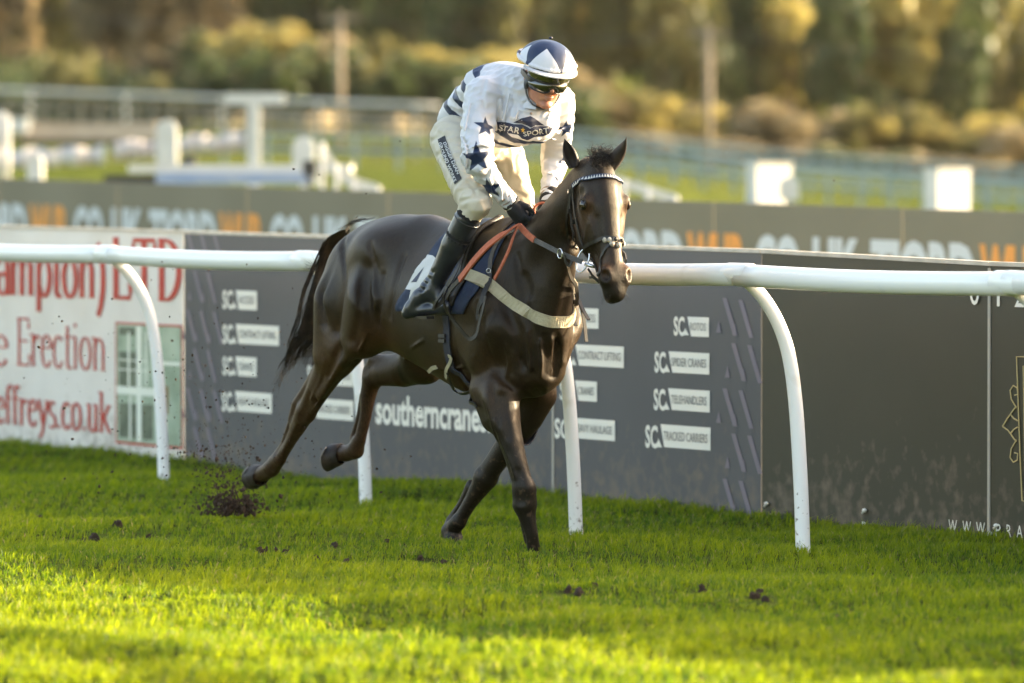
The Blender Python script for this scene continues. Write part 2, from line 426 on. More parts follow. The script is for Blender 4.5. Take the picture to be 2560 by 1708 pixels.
M_BOOT = M('black_boot_leather', (.010, .012, .017), (.022, .025, .032), rough=.30, ns=12, bump=.3, bs=26, coat=.25, bd=.006)
M_SUEDE = M('black_suede', (.006, .006, .007), (.011, .010, .010), rough=.95, ns=30, bump=.4, bs=160)
M_GLOVE = M('black_glove', (.009, .009, .010), (.014, .014, .015), rough=.85, ns=30, bump=.5, bs=180, bd=.002)
M_HAT = two_tone('cap_silk_white_and_navy', (.58, .58, .60), NAVY, rough=.40, bump=.2, bs=45, spec=.45, width=.001)
M_BLACK = M('black_plastic', (.012, .012, .013), rough=.3)
M_LENS = M('dark_lens', (.010, .012, .006), rough=.05, spec=.9, coat=.8)
M_LEATHER = M('dark_leather', (.008, .0065, .005), (.017, .013, .009), rough=.5, ns=40, bump=.3, bs=120, bd=.002)
M_REIN = M('grey_rubber_rein', (.06, .058, .055), (.10, .09, .08), rough=.7, ns=40, bump=.6, bs=200)
M_RUBBER = M('orange_rubber_grip', (.36, .085, .035), (.46, .13, .06), rough=.75, ns=60, bump=.8, bs=240, bd=.002)
M_NUMCLOTH = M('navy_number_cloth', (.010, .020, .050), (.018, .032, .070), rough=.8, ns=14, bump=.6, bs=30, bd=.01)
M_WHITE_PRINT = M('white_print', (.55, .54, .51), rough=.6)
M_NAVY_PRINT = M('navy_print', (.010, .016, .045), rough=.55)
M_GOLD_PRINT = M('gold_print', (.62, .36, .05), rough=.5)
M_BLACK_PRINT = M('black_print', (.012, .012, .014), rough=.6)
M_CREAM = M('cream_webbing', (.42, .37, .24), (.30, .26, .17), rough=.75, ns=20, bump=.4, bs=120, lo=.45, hi=.75)
M_GIRTH = M('navy_webbing', (.014, .018, .035), (.03, .03, .04), rough=.8, ns=40, bump=.5, bs=200)
M_RAIL = M('white_rail_plastic', (.87, .86, .82), (.62, .60, .54), rough=.28, ns=5, lo=.62, hi=.85, bump=.06, bs=12, coat=.2)
M_RAIL_JOINT = M('grey_white_rail_sleeve', (.72, .71, .68), (.62, .60, .55), rough=.4, ns=8)
# ---------------------------------------------------------------- the lie of the land
BD = np.array([.505, -.863, 0]); BD = BD / np.linalg.norm(BD)      # the advertising boards run this way, towards the right of the view
BN = np.array([BD[1], -BD[0], 0])                                  # out of their faces, towards the track
BP0 = ground(0, 1110)
_D = [-500, 14, 36, 44, 52, 70, 100, 140, 185, 200, 260, 420, 900, 2600]
_U = [-.5, -.09, 0, .025, .05, .09, .5]
_Z = [[0] * 7, [0] * 7, [0.0] * 7, [.2, .12, .08, .07, .06, .05, .0], [.42, .34, .25, .2, .16, .12, .1], [1.6, 1.50, 1.50, 1.50, 1.2, 1.0, .9], [2.0, 1.91, 1.73, 1.52, 1.2, .93, .8], [2.9, 2.54, 2.0, 1.65, 1.3, 1.0, .9],
      [3.9, 3.4, 2.75, 2.1, 1.77, 1.24, 1.1], [4.4, 3.9, 3.1, 2.3, 1.9, 1.4, 1.2], [6.5, 5.9, 4.1, 3.3, 2.8, 2.25, 2.1], [17, 16, 14, 12, 10, 9, 8], [40, 38, 36, 34, 32, 30, 28], [60, 60, 60, 58, 56, 55, 50]]
def terrain(x, y):
    x = np.asarray(x, float); y = np.asarray(y, float)
    u = np.clip(x / np.maximum(y, 8), -.5, .5)
    Zc = np.array(_Z, float)
    cols = np.stack([np.interp(y, _D, Zc[:, i]) for i in range(7)], -1)
    iu = np.clip(np.searchsorted(_U, u) - 1, 0, 5); U = np.array(_U)
    t = (u - U[iu]) / (U[iu + 1] - U[iu])
    a = np.take_along_axis(cols, iu[..., None], -1)[..., 0]; b = np.take_along_axis(cols, iu[..., None] + 1, -1)[..., 0]
    return a * (1 - t) + b * t
_brs = np.random.RandomState(21)
_bw = [(_brs.uniform(1.0, 9.0), _brs.uniform(0, 6.28), _brs.uniform(0, 6.28)) for _ in range(16)]
def bumps(x, y):
    """hoof-cut unevenness of the turf, a few centimetres"""
    z = 0
    for f, a, p in _bw: z = z + np.sin(f * (x * math.cos(a) + y * math.sin(a)) + p) / (1.5 + f)
    near = np.clip((40 - y) / 4, 0, 1)
    return z * (.024 + .016 * np.clip((23 - y) / 3, 0, 1)) * near

def sheet(name, xs, ys, mat, lift=0.0, kind='structure'):
    X, Y = np.meshgrid(xs, ys); Z = terrain(X, Y) + bumps(X, Y) + lift
    V = np.stack([X, Y, Z], -1).reshape(-1, 3); n, m = X.shape
    i = np.arange((n - 1) * (m - 1)); r, c = i // (m - 1), i % (m - 1); a = r * m + c
    return tag(obj(name, V, np.stack([a, a + 1, a + m + 1, a + m], 1), mat), kind=kind)
def axis(parts):
    out = []
    for a, b, st in parts: out += list(np.arange(a, b, st))
    return np.array(sorted(set(np.round(out + [parts[-1][1]], 4))))

def turf_mat():
    m = M('turf', (.030, .042, .007), (.11, .14, .018), rough=.95, ns=3.0, detail=8, bump=1.0, bs=60, bd=.03)
    nt = m.node_tree; n = nt.nodes; l = nt.links; b = n['Principled BSDF']
    tc = n.new('ShaderNodeTexCoord'); nz = n.new('ShaderNodeTexNoise'); nz.inputs['Scale'].default_value = .035; nz.inputs['Detail'].default_value = 4
    cr = n.new('ShaderNodeValToRGB'); cr.color_ramp.elements[0].position = .50; cr.color_ramp.elements[1].position = .62
    cr.color_ramp.elements[0].color = (0, 0, 0, 1); cr.color_ramp.elements[1].color = (.35, .35, .35, 1)
    mx = n.new('ShaderNodeMix'); mx.data_type = 'RGBA'; mx.inputs['B'].default_value = (.17, .14, .05, 1)
    old = b.inputs['Base Color'].links[0].from_socket
    l.new(tc.outputs['Object'], nz.inputs['Vector']); l.new(nz.outputs[0], cr.inputs[0]); l.new(cr.outputs[0], mx.inputs['Factor'])
    l.new(old, mx.inputs['A']); l.new(mx.outputs['Result'], b.inputs['Base Color'])
    return m
M_TURF = turf_mat(); M_TURF.node_tree.nodes['Principled BSDF'].inputs['Specular IOR Level'].default_value = .02
xs = axis([(-900, -200, 50), (-200, -40, 10), (-40, -8, 1.5), (-8, 8, .11), (8, 40, 1.5), (40, 200, 10), (200, 900, 50)])
ys = axis([(-300, 0, 40), (0, 16, 1.0), (16, 37, .11), (37, 70, 1.0), (70, 300, 5), (300, 2400, 60)])
sheet('ground', xs, ys, M_TURF)

DIVOTS = [(*ground(x_, y_)[:2], r_) for x_, y_, r_ in ((237, 1350, .10), (295, 1325, .07), (655, 1392, .13), (700, 1384, .10), (832, 1372, .10), (965, 1358, .06), (870, 1412, .08), (590, 1306, .14), (1060, 1408, .10), (1110, 1412, .07), (1435, 1494, .10),
          (1757, 1498, .08), (1898, 1516, .12), (2090, 1546, .06), (120, 1292, .10), (380, 1342, .08), (1130, 1366, .05), (1335, 1392, .05), (1900, 1620, .12), (380, 1512, .14), (1200, 1600, .12), (300, 1640, .10), (1500, 1640, .14), (900, 1560, .12), (2300, 1660, .10))]
# ---- the grass of the track: every blade a bent leaf of its own, standing in tufts
def make_grass():
    rs = np.random.RandomState(5)
    n = 780000
    y = rs.uniform(17.6, 37.0, n); x = rs.uniform(-1, 1, n) * (y * .0935 + 1.1)
    keep = rs.uniform(0, 1, n) < np.clip(1.15 - (y - 18) / 28, .35, 1)
    x, y = x[keep], y[keep]
    side = (np.stack([x, y], -1) - BP0[:2]) @ BN[:2]
    k = side > .0; x, y = x[k], y[k]
    # gather towards tuft centres
    cx, cy = np.round(x / .075), np.round(y / .075)
    h1 = np.modf(np.sin(cx * 12.9898 + cy * 78.233) * 43758.5453)[0]; h2 = np.modf(np.sin(cx * 39.346 + cy * 11.135) * 24634.6345)[0]
    tx, ty = (cx + h1 * .5) * .075, (cy + h2 * .5) * .075
    pull = np.where(rs.uniform(0, 1, n_ if False else len(x)) < .7, .42, .0); x = x * (1 - pull) + tx * pull; y = y * (1 - pull) + ty * pull
    n = len(x)
    big = (np.sin(x * 2.1 + 1.3 * np.sin(y * 1.7)) * np.sin(y * 1.3 + x * .8) + np.sin(x * 5.3 + y * 4.1) * .5 + np.sin(x * 11 - y * 9) * .3)
    L = (.022 + .012 * h1 + .009 * big + rs.gamma(2.0, .006, n))
    for dx_, dy_, rr_ in DIVOTS:
        q = np.exp(-(((x - dx_) / rr_) ** 2 + ((y - dy_) / (rr_ * 1.6)) ** 2)); L = L * (1 - .72 * q)
    L = np.clip(L, .010, .085)
    near_b = ((np.stack([x, y], -1) - BP0[:2]) @ BN[:2])
    L = np.where(near_b < .35, L * 1.1, L)
    L = np.where(y < 21.8, L * 1.12, L)
    wd = rs.uniform(.0014, .0026, n) * np.where(y > 27, 1.35, 1.1)
    az = rs.uniform(0, 2 * math.pi, n) ; tdir = np.arctan2(h2, h1)
    ln = rs.uniform(.15, .85, n)
    dx = np.cos(az) * ln + .35 * h1; dy = np.sin(az) * ln + .35 * h2 - .12
    z0 = terrain(x, y) + bumps(x, y) - .006
    fa = rs.uniform(0, 2 * math.pi, n); sx, sy = np.cos(fa) * wd, np.sin(fa) * wd
    P = np.zeros((n, 5, 3), np.float32)
    P[:, 0] = np.stack([x - sx, y - sy, z0], -1); P[:, 1] = np.stack([x + sx, y + sy, z0], -1)
    mx, my = x + dx * L * .30, y + dy * L * .30
    P[:, 2] = np.stack([mx - sx * .8, my - sy * .8, z0 + L * .62], -1); P[:, 3] = np.stack([mx + sx * .8, my + sy * .8, z0 + L * .62], -1)
    P[:, 4] = np.stack([x + dx * L * .85, y + dy * L * .85, z0 + L * (1 - .28 * ln)], -1)
    base = (np.arange(n) * 5)[:, None]
    T = (base[:, None, :] + np.array([[0, 1, 3], [0, 3, 2], [2, 3, 4]])[None]).reshape(-1, 3)
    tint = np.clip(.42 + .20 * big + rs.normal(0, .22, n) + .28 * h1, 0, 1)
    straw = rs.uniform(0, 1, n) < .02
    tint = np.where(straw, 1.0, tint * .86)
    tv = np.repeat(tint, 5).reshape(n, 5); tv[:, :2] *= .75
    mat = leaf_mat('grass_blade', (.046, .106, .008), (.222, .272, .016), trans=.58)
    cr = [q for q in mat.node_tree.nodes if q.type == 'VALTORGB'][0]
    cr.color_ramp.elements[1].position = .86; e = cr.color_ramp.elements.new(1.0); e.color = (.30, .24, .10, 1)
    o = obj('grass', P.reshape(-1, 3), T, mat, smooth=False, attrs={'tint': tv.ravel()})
    tag(o, 'short green turf of the racetrack, sunlit in the foreground', None, None, 'stuff')
make_grass()
# ---------------------------------------------------------------- advertising boards along the track
def BT(px, py):
    """where a sight line meets the plane of the boards: distance along it, height"""
    r = ray(px, py); t = ((BP0 - CAM) @ BN) / (r @ BN); p = CAM + r * t
    return (p - BP0) @ BD, p[2]
def BPT(t, z, out=0.0): return BP0 + BD * t + BN * out + np.array([0, 0, z])
UPV = np.array([0, 0, 1.0])
def board_box(t0, t1, z0, z1, th=.02, out=0.0):
    c = BPT((t0 + t1) / 2, (z0 + z1) / 2, out - th / 2)
    return box_vf(c, BD * (t1 - t0) / 2, BN * th / 2, UPV * (z1 - z0) / 2)
def flat_on_board(polys, out, f0=None):
    """thin printed shapes: list of [(t, z), ...] outlines, each a sheet on the board's face"""
    parts = []
    for i, pl in enumerate(polys):
        parts.append(([BPT(t, z, out + (i % 9) * .00025) for t, z in pl], [tuple(range(len(pl)))]))
    V, F = join(parts)
    # turn faces towards the track
    F2 = []
    for f in F:
        a, b, c = V[f[0]], V[f[1]], V[f[2]]
        F2.append(f if np.cross(b - a, c - a) @ BN > 0 else f[::-1])
    return V, F2
def board_text(s, x0, x1, ybase, ycap, out=.004, offset=.0, capratio=None):
    """lettering fitted between two survey columns, standing on ybase"""
    V, F = glyphs(s, offset)
    (ta, za), (tb, zb) = BT(x0, ybase), BT(x1, ybase); xm = (x0 + x1) / 2
    zc0, zc1 = BT(xm, ybase)[1], BT(xm, ycap)[1]
    k = (zc1 - zc0) / (CAP if capratio is None else capratio)
    mn, mxx = V[:, 0].min(), V[:, 0].max()
    T = ta + (V[:, 0] - mn) / (mxx - mn) * (tb - ta)
    W = np.array([BPT(t, zc0 + y * k, out) for t, y in zip(T, V[:, 1])])
    if np.cross(W[F[0][1]] - W[F[0][0]], W[F[0][2]] - W[F[0][0]]) @ BN < 0: F = [f[::-1] for f in F]
    return W, F

# broad-nib serif capitals and small letters, drawn stroke by stroke (units: x-height .66, capitals 1)
def arc(cx, cy, rx, ry, a0, a1, n=14):
    return [(cx + rx * math.cos(math.radians(a0 + (a1 - a0) * i / n)), cy + ry * math.sin(math.radians(a0 + (a1 - a0) * i / n))) for i in range(n + 1)]
XH = .66
SG = {
 'a': (.44, [arc(.20, .48, .15, .17, 160, 0, 8) + [(.35, .10), (.38, .02), (.44, .02)], arc(.20, .19, .15, .19, 40, 330, 14)], []),
 'm': (.76, [[(.08, 0), (.08, XH)], arc(.22, .45, .13, .20, 170, 0, 8) + [(.35, 0)], arc(.49, .45, .13, .20, 170, 0, 8) + [(.62, 0)]], [(.08, 0), (.35, 0), (.62, 0), (.04, XH)]),
 'p': (.50, [[(.10, -.28), (.10, XH)], arc(.26, .33, .17, .33, 150, -150, 18)], [(.10, -.28), (.06, XH)]),
 't': (.30, [[(.13, .88), (.13, .10)] + arc(.21, .10, .08, .10, 180, 320, 6), [(.02, XH), (.26, XH)]], []),
 'o': (.48, [arc(.23, .33, .18, .33, 0, 360, 24)], []),
 'n': (.52, [[(.10, 0), (.10, XH)], arc(.25, .45, .14, .20, 170, 0, 8) + [(.39, 0)]], [(.10, 0), (.39, 0), (.06, XH)]),
 ')': (.30, [arc(-.10, .33, .30, .72, 62, -62, 14)], []),
 'L': (.58, [[(.14, 0), (.14, 1)], [(.06, .02), (.50, .02), (.53, .26)]], [(.14, 1), (.14, 0)]),
 'T': (.62, [[(.31, 0), (.31, 1)], [(.03, .76), (.04, .98), (.58, .98), (.59, .76)]], [(.31, 0)]),
 'D': (.66, [[(.14, 0), (.14, 1)], [(.06, .985), (.25, .985)] + arc(.25, .5, .34, .485, 90, -90, 16) + [(.06, .015)]], [(.14, 0), (.14, 1)]),
 'E': (.58, [[(.14, 0), (.14, 1)], [(.06, .985), (.50, .985), (.51, .78)], [(.14, .52), (.40, .52)], [(.06, .015), (.51, .015), (.54, .24)]], [(.40, .52)]),
 'e': (.44, [arc(.22, .33, .17, .33, 15, 325, 20), [(.05, .40), (.39, .40)]], []),
 'r': (.38, [[(.10, 0), (.10, XH)], arc(.26, .46, .13, .18, 165, 40, 6)], [(.10, 0), (.06, XH)]),
 'c': (.42, [arc(.22, .33, .17, .33, 45, 325, 18)], []),
 'i': (.26, [[(.12, 0), (.12, XH)], [(.12, .86), (.12, .94)]], [(.12, 0), (.08, XH)]),
 'f': (.32, [[(.12, 0), (.12, .80)] + arc(.24, .80, .12, .18, 180, 40, 6), [(.02, XH), (.27, XH)]], [(.12, 0)]),
 'y': (.46, [[(.06, XH), (.24, .06)], [(.42, XH), (.20, -.14), (.12, -.25), (.05, -.22)]], [(.06, XH), (.40, XH)]),
 's': (.38, [arc(.19, .49, .13, .16, 40, 250, 8) + arc(.18, .16, .14, .16, 70, -140, 10)], []),
 '.': (.20, [[(.09, .01), (.09, .09)]], []),
 'u': (.52, [[(.10, XH), (.10, .22)] + arc(.24, .20, .14, .20, 180, 350, 8), [(.39, XH), (.39, 0)]], [(.06, XH), (.35, XH), (.43, 0)]),
 'k': (.52, [[(.10, 0), (.10, .98)], [(.42, XH), (.14, .30)], [(.20, .38), (.44, 0)]], [(.10, 0), (.44, 0), (.42, XH), (.06, .98)]),
 ' ': (.30, [], []),
}
def serif_strokes(s, thick=.115, thin=.035):
    """each glyph as ribbons, broad where the pen moves up or down"""
    out = []; x = 0
    for ch in s:
        wd, strokes, serifs = SG[ch]
        for st in strokes:
            P = np.array(st, float) + [x, 0]
            T = np.gradient(P, axis=0); T /= np.linalg.norm(T, axis=1)[:, None] + 1e-9
            Nn = np.stack([-T[:, 1], T[:, 0]], 1); w = thin + (thick - thin) * np.abs(T[:, 1]) ** 1.3
            A = P + Nn * w[:, None] / 2; B = P - Nn * w[:, None] / 2
            for i in range(len(P) - 1): out.append([tuple(A[i]), tuple(A[i + 1]), tuple(B[i + 1]), tuple(B[i])])
        for sx, sy in serifs:
            hw = .085; d = .02
            out.append([(x + sx - hw, sy - d if sy > .1 else sy), (x + sx + hw, sy - d if sy > .1 else sy), (x + sx + hw, sy + d), (x + sx - hw, sy + d)])
        x += wd
    return out, x
def serif_on_board(s, x0, x1, ybase, ycap, thick=.115, thin=.04, out=.004):
    st, W = serif_strokes(s, thick, thin)
    ta, tb = BT(x0, ybase)[0], BT(x1, ybase)[0]; xm = (x0 + x1) / 2
    z0, z1 = BT(xm, ybase)[1], BT(xm, ycap)[1]
    return flat_on_board([[(ta + x / W * (tb - ta), z0 + y * (z1 - z0)) for x, y in pl] for pl in st], out)

M_SIGN_WHITE = M('white_sign_board', (.64, .62, .58), (.56, .53, .48), rough=.5, ns=2.5, lo=.4, hi=.8)
M_SIGN_GREY = M('slate_grey_sign_board', (.050, .053, .064), (.066, .069, .080), rough=.5, ns=1.6, lo=.3, hi=.75)
M_SIGN_OLIVE = M('dark_olive_sign_board', (.017, .0165, .007), (.026, .024, .012), rough=.5, ns=1.8, lo=.3, hi=.75)
M_MUD = M('dried_mud_on_board', (.20, .15, .12), (.12, .09, .07), rough=.95, ns=30)
M_RED = M('red_lettering', (.40, .018, .009), rough=.5)
M_OFFWHITE = M('offwhite_lettering', (.70, .69, .62), rough=.55)
M_MAUVE = M('mauve_lettering', (.15, .13, .165), rough=.55)
M_CAPPING = M('pale_wood_capping', (.42, .38, .31), (.55, .50, .42), rough=.75, ns=12)
M_SEAM = M('board_edge', (.36, .34, .29), rough=.7)
M_GREY_TEXT = M('grey_small_lettering', (.22, .22, .21), rough=.6)

for m_ in (M_SIGN_WHITE, M_SIGN_GREY, M_SIGN_OLIVE):      # earth splashed up the foot of the boards
    nt = m_.node_tree; n_ = nt.nodes; l_ = nt.links; b_ = n_['Principled BSDF']
    g_ = n_.new('ShaderNodeNewGeometry'); sx_ = n_.new('ShaderNodeSeparateXYZ'); l_.new(g_.outputs['Position'], sx_.inputs[0])
    mr_ = n_.new('ShaderNodeMapRange'); mr_.inputs['From Min'].default_value = 0; mr_.inputs['From Max'].default_value = .75; mr_.inputs['To Min'].default_value = .15; mr_.inputs['To Max'].default_value = -.24
    nz_ = n_.new('ShaderNodeTexNoise'); nz_.inputs['Scale'].default_value = 14; nz_.inputs['Detail'].default_value = 5; l_.new(g_.outputs['Position'], nz_.inputs['Vector']); l_.new(sx_.outputs['Z'], mr_.inputs[0])
    nl_ = n_.new('ShaderNodeTexNoise'); nl_.inputs['Scale'].default_value = 2.2; nl_.inputs['Detail'].default_value = 3; l_.new(g_.outputs['Position'], nl_.inputs['Vector'])
    a1 = n_.new('ShaderNodeMath'); a1.operation = 'ADD'; l_.new(mr_.outputs[0], a1.inputs[0]); l_.new(nz_.outputs[0], a1.inputs[1])
    a2 = n_.new('ShaderNodeMath'); a2.operation = 'MULTIPLY_ADD'; a2.inputs[1].default_value = .35; l_.new(nl_.outputs[0], a2.inputs[0]); l_.new(a1.outputs[0], a2.inputs[2])
    cr_ = n_.new('ShaderNodeValToRGB'); cr_.color_ramp.elements[0].position = .72; cr_.color_ramp.elements[1].position = 1.1; cr_.color_ramp.elements[0].color = (0, 0, 0, 1); cr_.color_ramp.elements[1].color = (.65, .65, .65, 1)
    mx_ = n_.new('ShaderNodeMix'); mx_.data_type = 'RGBA'; mx_.inputs['B'].default_value = (.15, .115, .085, 1)
    l_.new(a2.outputs[0], cr_.inputs[0]); l_.new(cr_.outputs[0], mx_.inputs['Factor']); l_.new(b_.inputs['Base Color'].links[0].from_socket, mx_.inputs['A']); l_.new(mx_.outputs['Result'], b_.inputs['Base Color'])
T1 = BT(460, 860)[0]; TS = BT(1384, 1100)[0]; T2 = BT(1904, 960)[0]; T3 = BT(2474, 1000)[0]; T0, T4 = -3.4, T3 + 14.6
ZT = 1.26
def ztop(t): return float(np.interp(t, [-4, 0, 8.8, 10.9, 25], [1.365, 1.352, 1.300, 1.262, 1.20]))
def board_slab(t0, t1, z0, dz, th=.02, out=0.0):
    """panel whose upper edge follows the gently falling line of the boards; z0 None gives a strip on that edge"""
    V = []
    for t in (t0, t1):
        for o in (out, out - th):
            zt = ztop(t); V += [BPT(t, zt + .001 if z0 is None else z0, o), BPT(t, zt + dz, o)]
    return np.array(V), [(0, 1, 3, 2), (4, 6, 7, 5), (0, 4, 5, 1), (2, 3, 7, 6), (0, 2, 6, 4), (1, 5, 7, 3)]
def board(name, label, t0, t1, mat, seams, mid):
    root = thing(name, BPT(mid, 0), label, 'advertising board', 'advertising boards along the track')
    cuts = [t0] + seams + [t1]
    for a, b in zip(cuts[:-1], cuts[1:]):
        obj('panel', *board_slab(a + .004, b - .004, -.05, 0, .018), mat, root, smooth=False)
    [obj('capping', *board_slab(a + .003, b - .003, None, .020, .05, .008), M_CAPPING, root, smooth=False) for a, b in zip(cuts[:-1], cuts[1:])]
    for s in seams: obj('seam_strip', *board_box(s - .009, s + .009, -.04, ZT - .004, .006, .006), M_SEAM, root, smooth=False)
    for s in np.arange(t0 + .3, t1, 1.2):                # timber legs behind
        obj('support', *board_box(s, s + .06, -.2, ZT - .1, .05, -.021), M_CAPPING, root, smooth=False)
    return root
b1 = board('advertising_board', 'white board with red serif lettering and a green picture, furthest left', T0, T1, M_SIGN_WHITE, [(T0 + .1)], (T0 + T1) / 2)
b2 = board('advertising_board', 'long slate grey board with white lettering behind the horse', T1, T2, M_SIGN_GREY, [TS], (T1 + T2) / 2)
b3 = board('advertising_board', 'dark olive board with gold ornament at the right edge of the photo', T2, T4, M_SIGN_OLIVE, [T3 + 2.44 * k for k in range(6)], T2 + 1.2)

for s, x0, x1, yb, yc, tk, tn in (('ampton)', -8, 268, 741, 600, .14, .05), ('LTD', 278, 456, 750, 598, .15, .05), ('e', -16, 24, 914, 800, .085, .035), ('Erection', 40, 268, 920, 800, .085, .035),
                                  ('effreys.co.uk', -10, 280, 1070, 970, .12, .045)):
    V, F = serif_on_board(s, x0, x1, yb, yc, tk, tn); obj('red_lettering', V, F, M_RED, b1, smooth=False)
# the framed picture on the white board: a pale green wall, white window bars, dark panes
def tz(px, py): return BT(px, py)
def quad_px(x0, y0, x1, y1, dy=0.0):
    t0, t1 = BT(x0, (y0 + y1) / 2)[0], BT(x1, (y0 + y1) / 2)[0]
    zt = BT((x0 + x1) / 2, y0)[1]; zb = BT((x0 + x1) / 2, y1)[1]
    return [(t0, zb), (t1, zb), (t1, zt), (t0, zt)]
M_PG = M('pale_green_print', (.36, .44, .34), (.20, .27, .19), rough=.5, ns=5); M_PW = M('white_print_bars', (.66, .70, .62), rough=.5)
M_PD = M('dark_green_print', (.055, .075, .05), (.12, .15, .10), rough=.5, ns=9); M_PB = M('brown_print', (.22, .15, .07), rough=.6)
obj('picture_border', *flat_on_board([quad_px(290, 809, 457.5, 1116)], .0035), M_RED, b1, smooth=False)
obj('picture', *flat_on_board([quad_px(293.5, 814, 455, 1110)], .005), M_PG, b1, smooth=False)
obj('picture_panes', *flat_on_board([quad_px(300, 818, 340, 838), quad_px(300, 880, 352, 968), quad_px(300, 1010, 385, 1096)], .006), M_PD, b1, smooth=False)
obj('picture_bars', *flat_on_board([quad_px(344, 816, 356, 1104), quad_px(293.5, 968, 392, 988), quad_px(322, 830, 327, 966), quad_px(366, 830, 370, 966), quad_px(300, 900, 372, 903), quad_px(300, 924, 372, 927), quad_px(400, 905, 455, 914), quad_px(326, 990, 331, 1100)], .007), M_PW, b1, smooth=False)
obj('picture_post', *flat_on_board([quad_px(415, 965, 424, 1036)], .0085), M_PB, b1, smooth=False)

# slate board: logo rows, big name, slanting marks
ROWS = [('ACCESS', 591, 644, 727, 775, 558), ('CONTRACT LIFTING', 591, 699, 813, 862, 558), ('CRANES', 590, 643, 893, 941, 558), ('HEAVY HAULAGE', 589, 681, 981, 1031, 556),
        ('ROTOS', 826, 885, 748, 795, 797), ('SPIDER CRANES', 802, 885, 830, 877, 770), ('TELEHANDLERS', 802, 885, 915, 964, 770), ('TRACKED CARRIERS', 786, 885, 999, 1049, 754),
        ('ACCESS', 1440, 1498, 771, 821, 1402), ('CONTRACT LIFTING', 1440, 1561, 864, 917, 1402), ('CRANES', 1439, 1494, 953, 1003, 1401), ('HEAVY HAULAGE', 1430, 1539, 1048, 1099, 1388),
        ('ROTOS', 1720, 1774, 793, 842, 1686), ('SPIDER CRANES', 1673, 1775, 881, 934, 1638), ('TELEHANDLERS', 1672, 1776, 974, 1028, 1636), ('TRACKED CARRIERS', 1653, 1778, 1065, 1122, 1615)]
for s, x0, x1, y0, y1, xs0 in ROWS:
    q = quad_px(x0, y0, x1, y1); w = (q[1][0] - q[0][0]); q[0] = (q[0][0] + .035, q[0][1])
    pl = obj('name_plate', *flat_on_board([q], .004), M_OFFWHITE, b2, smooth=False)
    yb = y0 + (y1 - y0) * .68; yc = y0 + (y1 - y0) * .30
    g = (x1 - x0)
    obj('small_lettering', *board_text(s, x0 + 8, x1 - 7, yb, yc, .0065, .012), M_GREY_TEXT, pl, smooth=False)
    obj('emblem_letters', *board_text('SC', xs0, x0 - 7, y1 - 4, y0 + 1, .004, .03), M_OFFWHITE, b2, smooth=False)
    ta, zb = BT(x0 - 8, y1 - 4); tb = BT(x0 - 1, y1 - 4)[0]; zt = BT(x0 - 4, (y0 + y1) / 2 + 2)[1]
    obj('emblem_triangle', *flat_on_board([[(ta, zb), (tb + .02, zb), ((ta + tb) / 2 - .004, zt)]], .0045), M_OFFWHITE, b2, smooth=False)
obj('large_lettering', *board_text('southerncranes.', 941, 1228, 1068, 998, .004, .028), M_OFFWHITE, b2, smooth=False)
marks, tris = [], []
def slant(x, y):
    t, z = BT(x, y); marks.append([(t, z), (t + .040, z), (t + .040 + .10, z - .185), (t + .10, z - .185)])
def tri(x, y):
    t, z = BT(x, y); tris.append([(t - .035, z - .105), (t + .012, z - .105), (t - .010, z - .045)])
for r_ in range(6):
    for c_ in range(3):
        sh = 22 if r_ % 2 else 0
        x, y = 1807 + c_ * 40 + sh, 745 + r_ * 113 + c_ * 5
        if x < 1880 and y < 1240: slant(x, y); tri(x - 6, y + 34) if r_ != 9 else None
        x, y = 466 + c_ * 33 + (17 if r_ % 2 else 0), 578 + r_ * 98 + c_ * 3
        if x < 540: slant(x, y); tri(x - 5, y + 30)
for m_ in marks: obj('slanting_mark', *flat_on_board([m_], .003), M_MAUVE, b2, smooth=False)
for m_ in tris: obj('triangle_mark', *flat_on_board([m_], .0035), M_MAUVE, b2, smooth=False)
# olive board: figures, address, gold ornament
obj('white_lettering', *board_text('0', 2428, 2452, 762, 690, .009), M_OFFWHITE, b3, smooth=False)
obj('white_lettering', *board_text('1', 2494, 2501, 766, 694, .004), M_OFFWHITE, b3, smooth=False)
obj('white_lettering', *board_text('2', 2538, 2562, 768, 696, .004), M_OFFWHITE, b3, smooth=False)
for ch, x0, x1, y in (('W', 2373, 2394, 1331), ('W', 2408, 2429, 1334), ('W', 2442, 2464, 1337), ('.', 2478, 2481, 1340), ('P', 2493, 2505, 1341), ('R', 2518, 2530, 1343), ('A', 2543, 2558, 1345), ('D', 2568, 2582, 1347), ('A', 2592, 2606, 1349)):
    obj('white_lettering', *board_text(ch, x0, x1, y, y - 31, .0085 if x0 in (2478, 2493) else .004), M_OFFWHITE, b3, smooth=False)
M_GOLDLINE = M('gold_line_print', (.45, .36, .16), rough=.5)
def line_px(pts, w=.006):
    Q = [BT(*p) for p in pts]; P = [BPT(t, z, .004) for t, z in Q]
    return strap_vf(P, [BN] * len(P), w, .003)
orn = [line_px([(2572, 892), (2543, 892), (2546, 970), (2552, 1140), (2557, 1252), (2572, 1254)]), line_px([(2566, 915), (2560, 915), (2565, 1240)], .005)]
for sg in (1, -1):
    cy = 1060
    orn.append(line_px([(2508, cy + 6), (2522, cy - sg * 16), (2536, cy - sg * 36), (2543, cy - sg * 44)]))
    orn.append(line_px([(2543, cy - sg * 40), (2530, cy - sg * 62), (2527, cy - sg * 84), (2535, cy - sg * 96), (2545, cy - sg * 90), (2546, cy - sg * 74), (2538, cy - sg * 72)]))
    orn.append(line_px([(2546, cy - sg * 8), (2536, cy - sg * 14), (2528, cy - sg * 24)]))
obj('gold_ornament', *join(orn), M_GOLDLINE, b3, smooth=False)
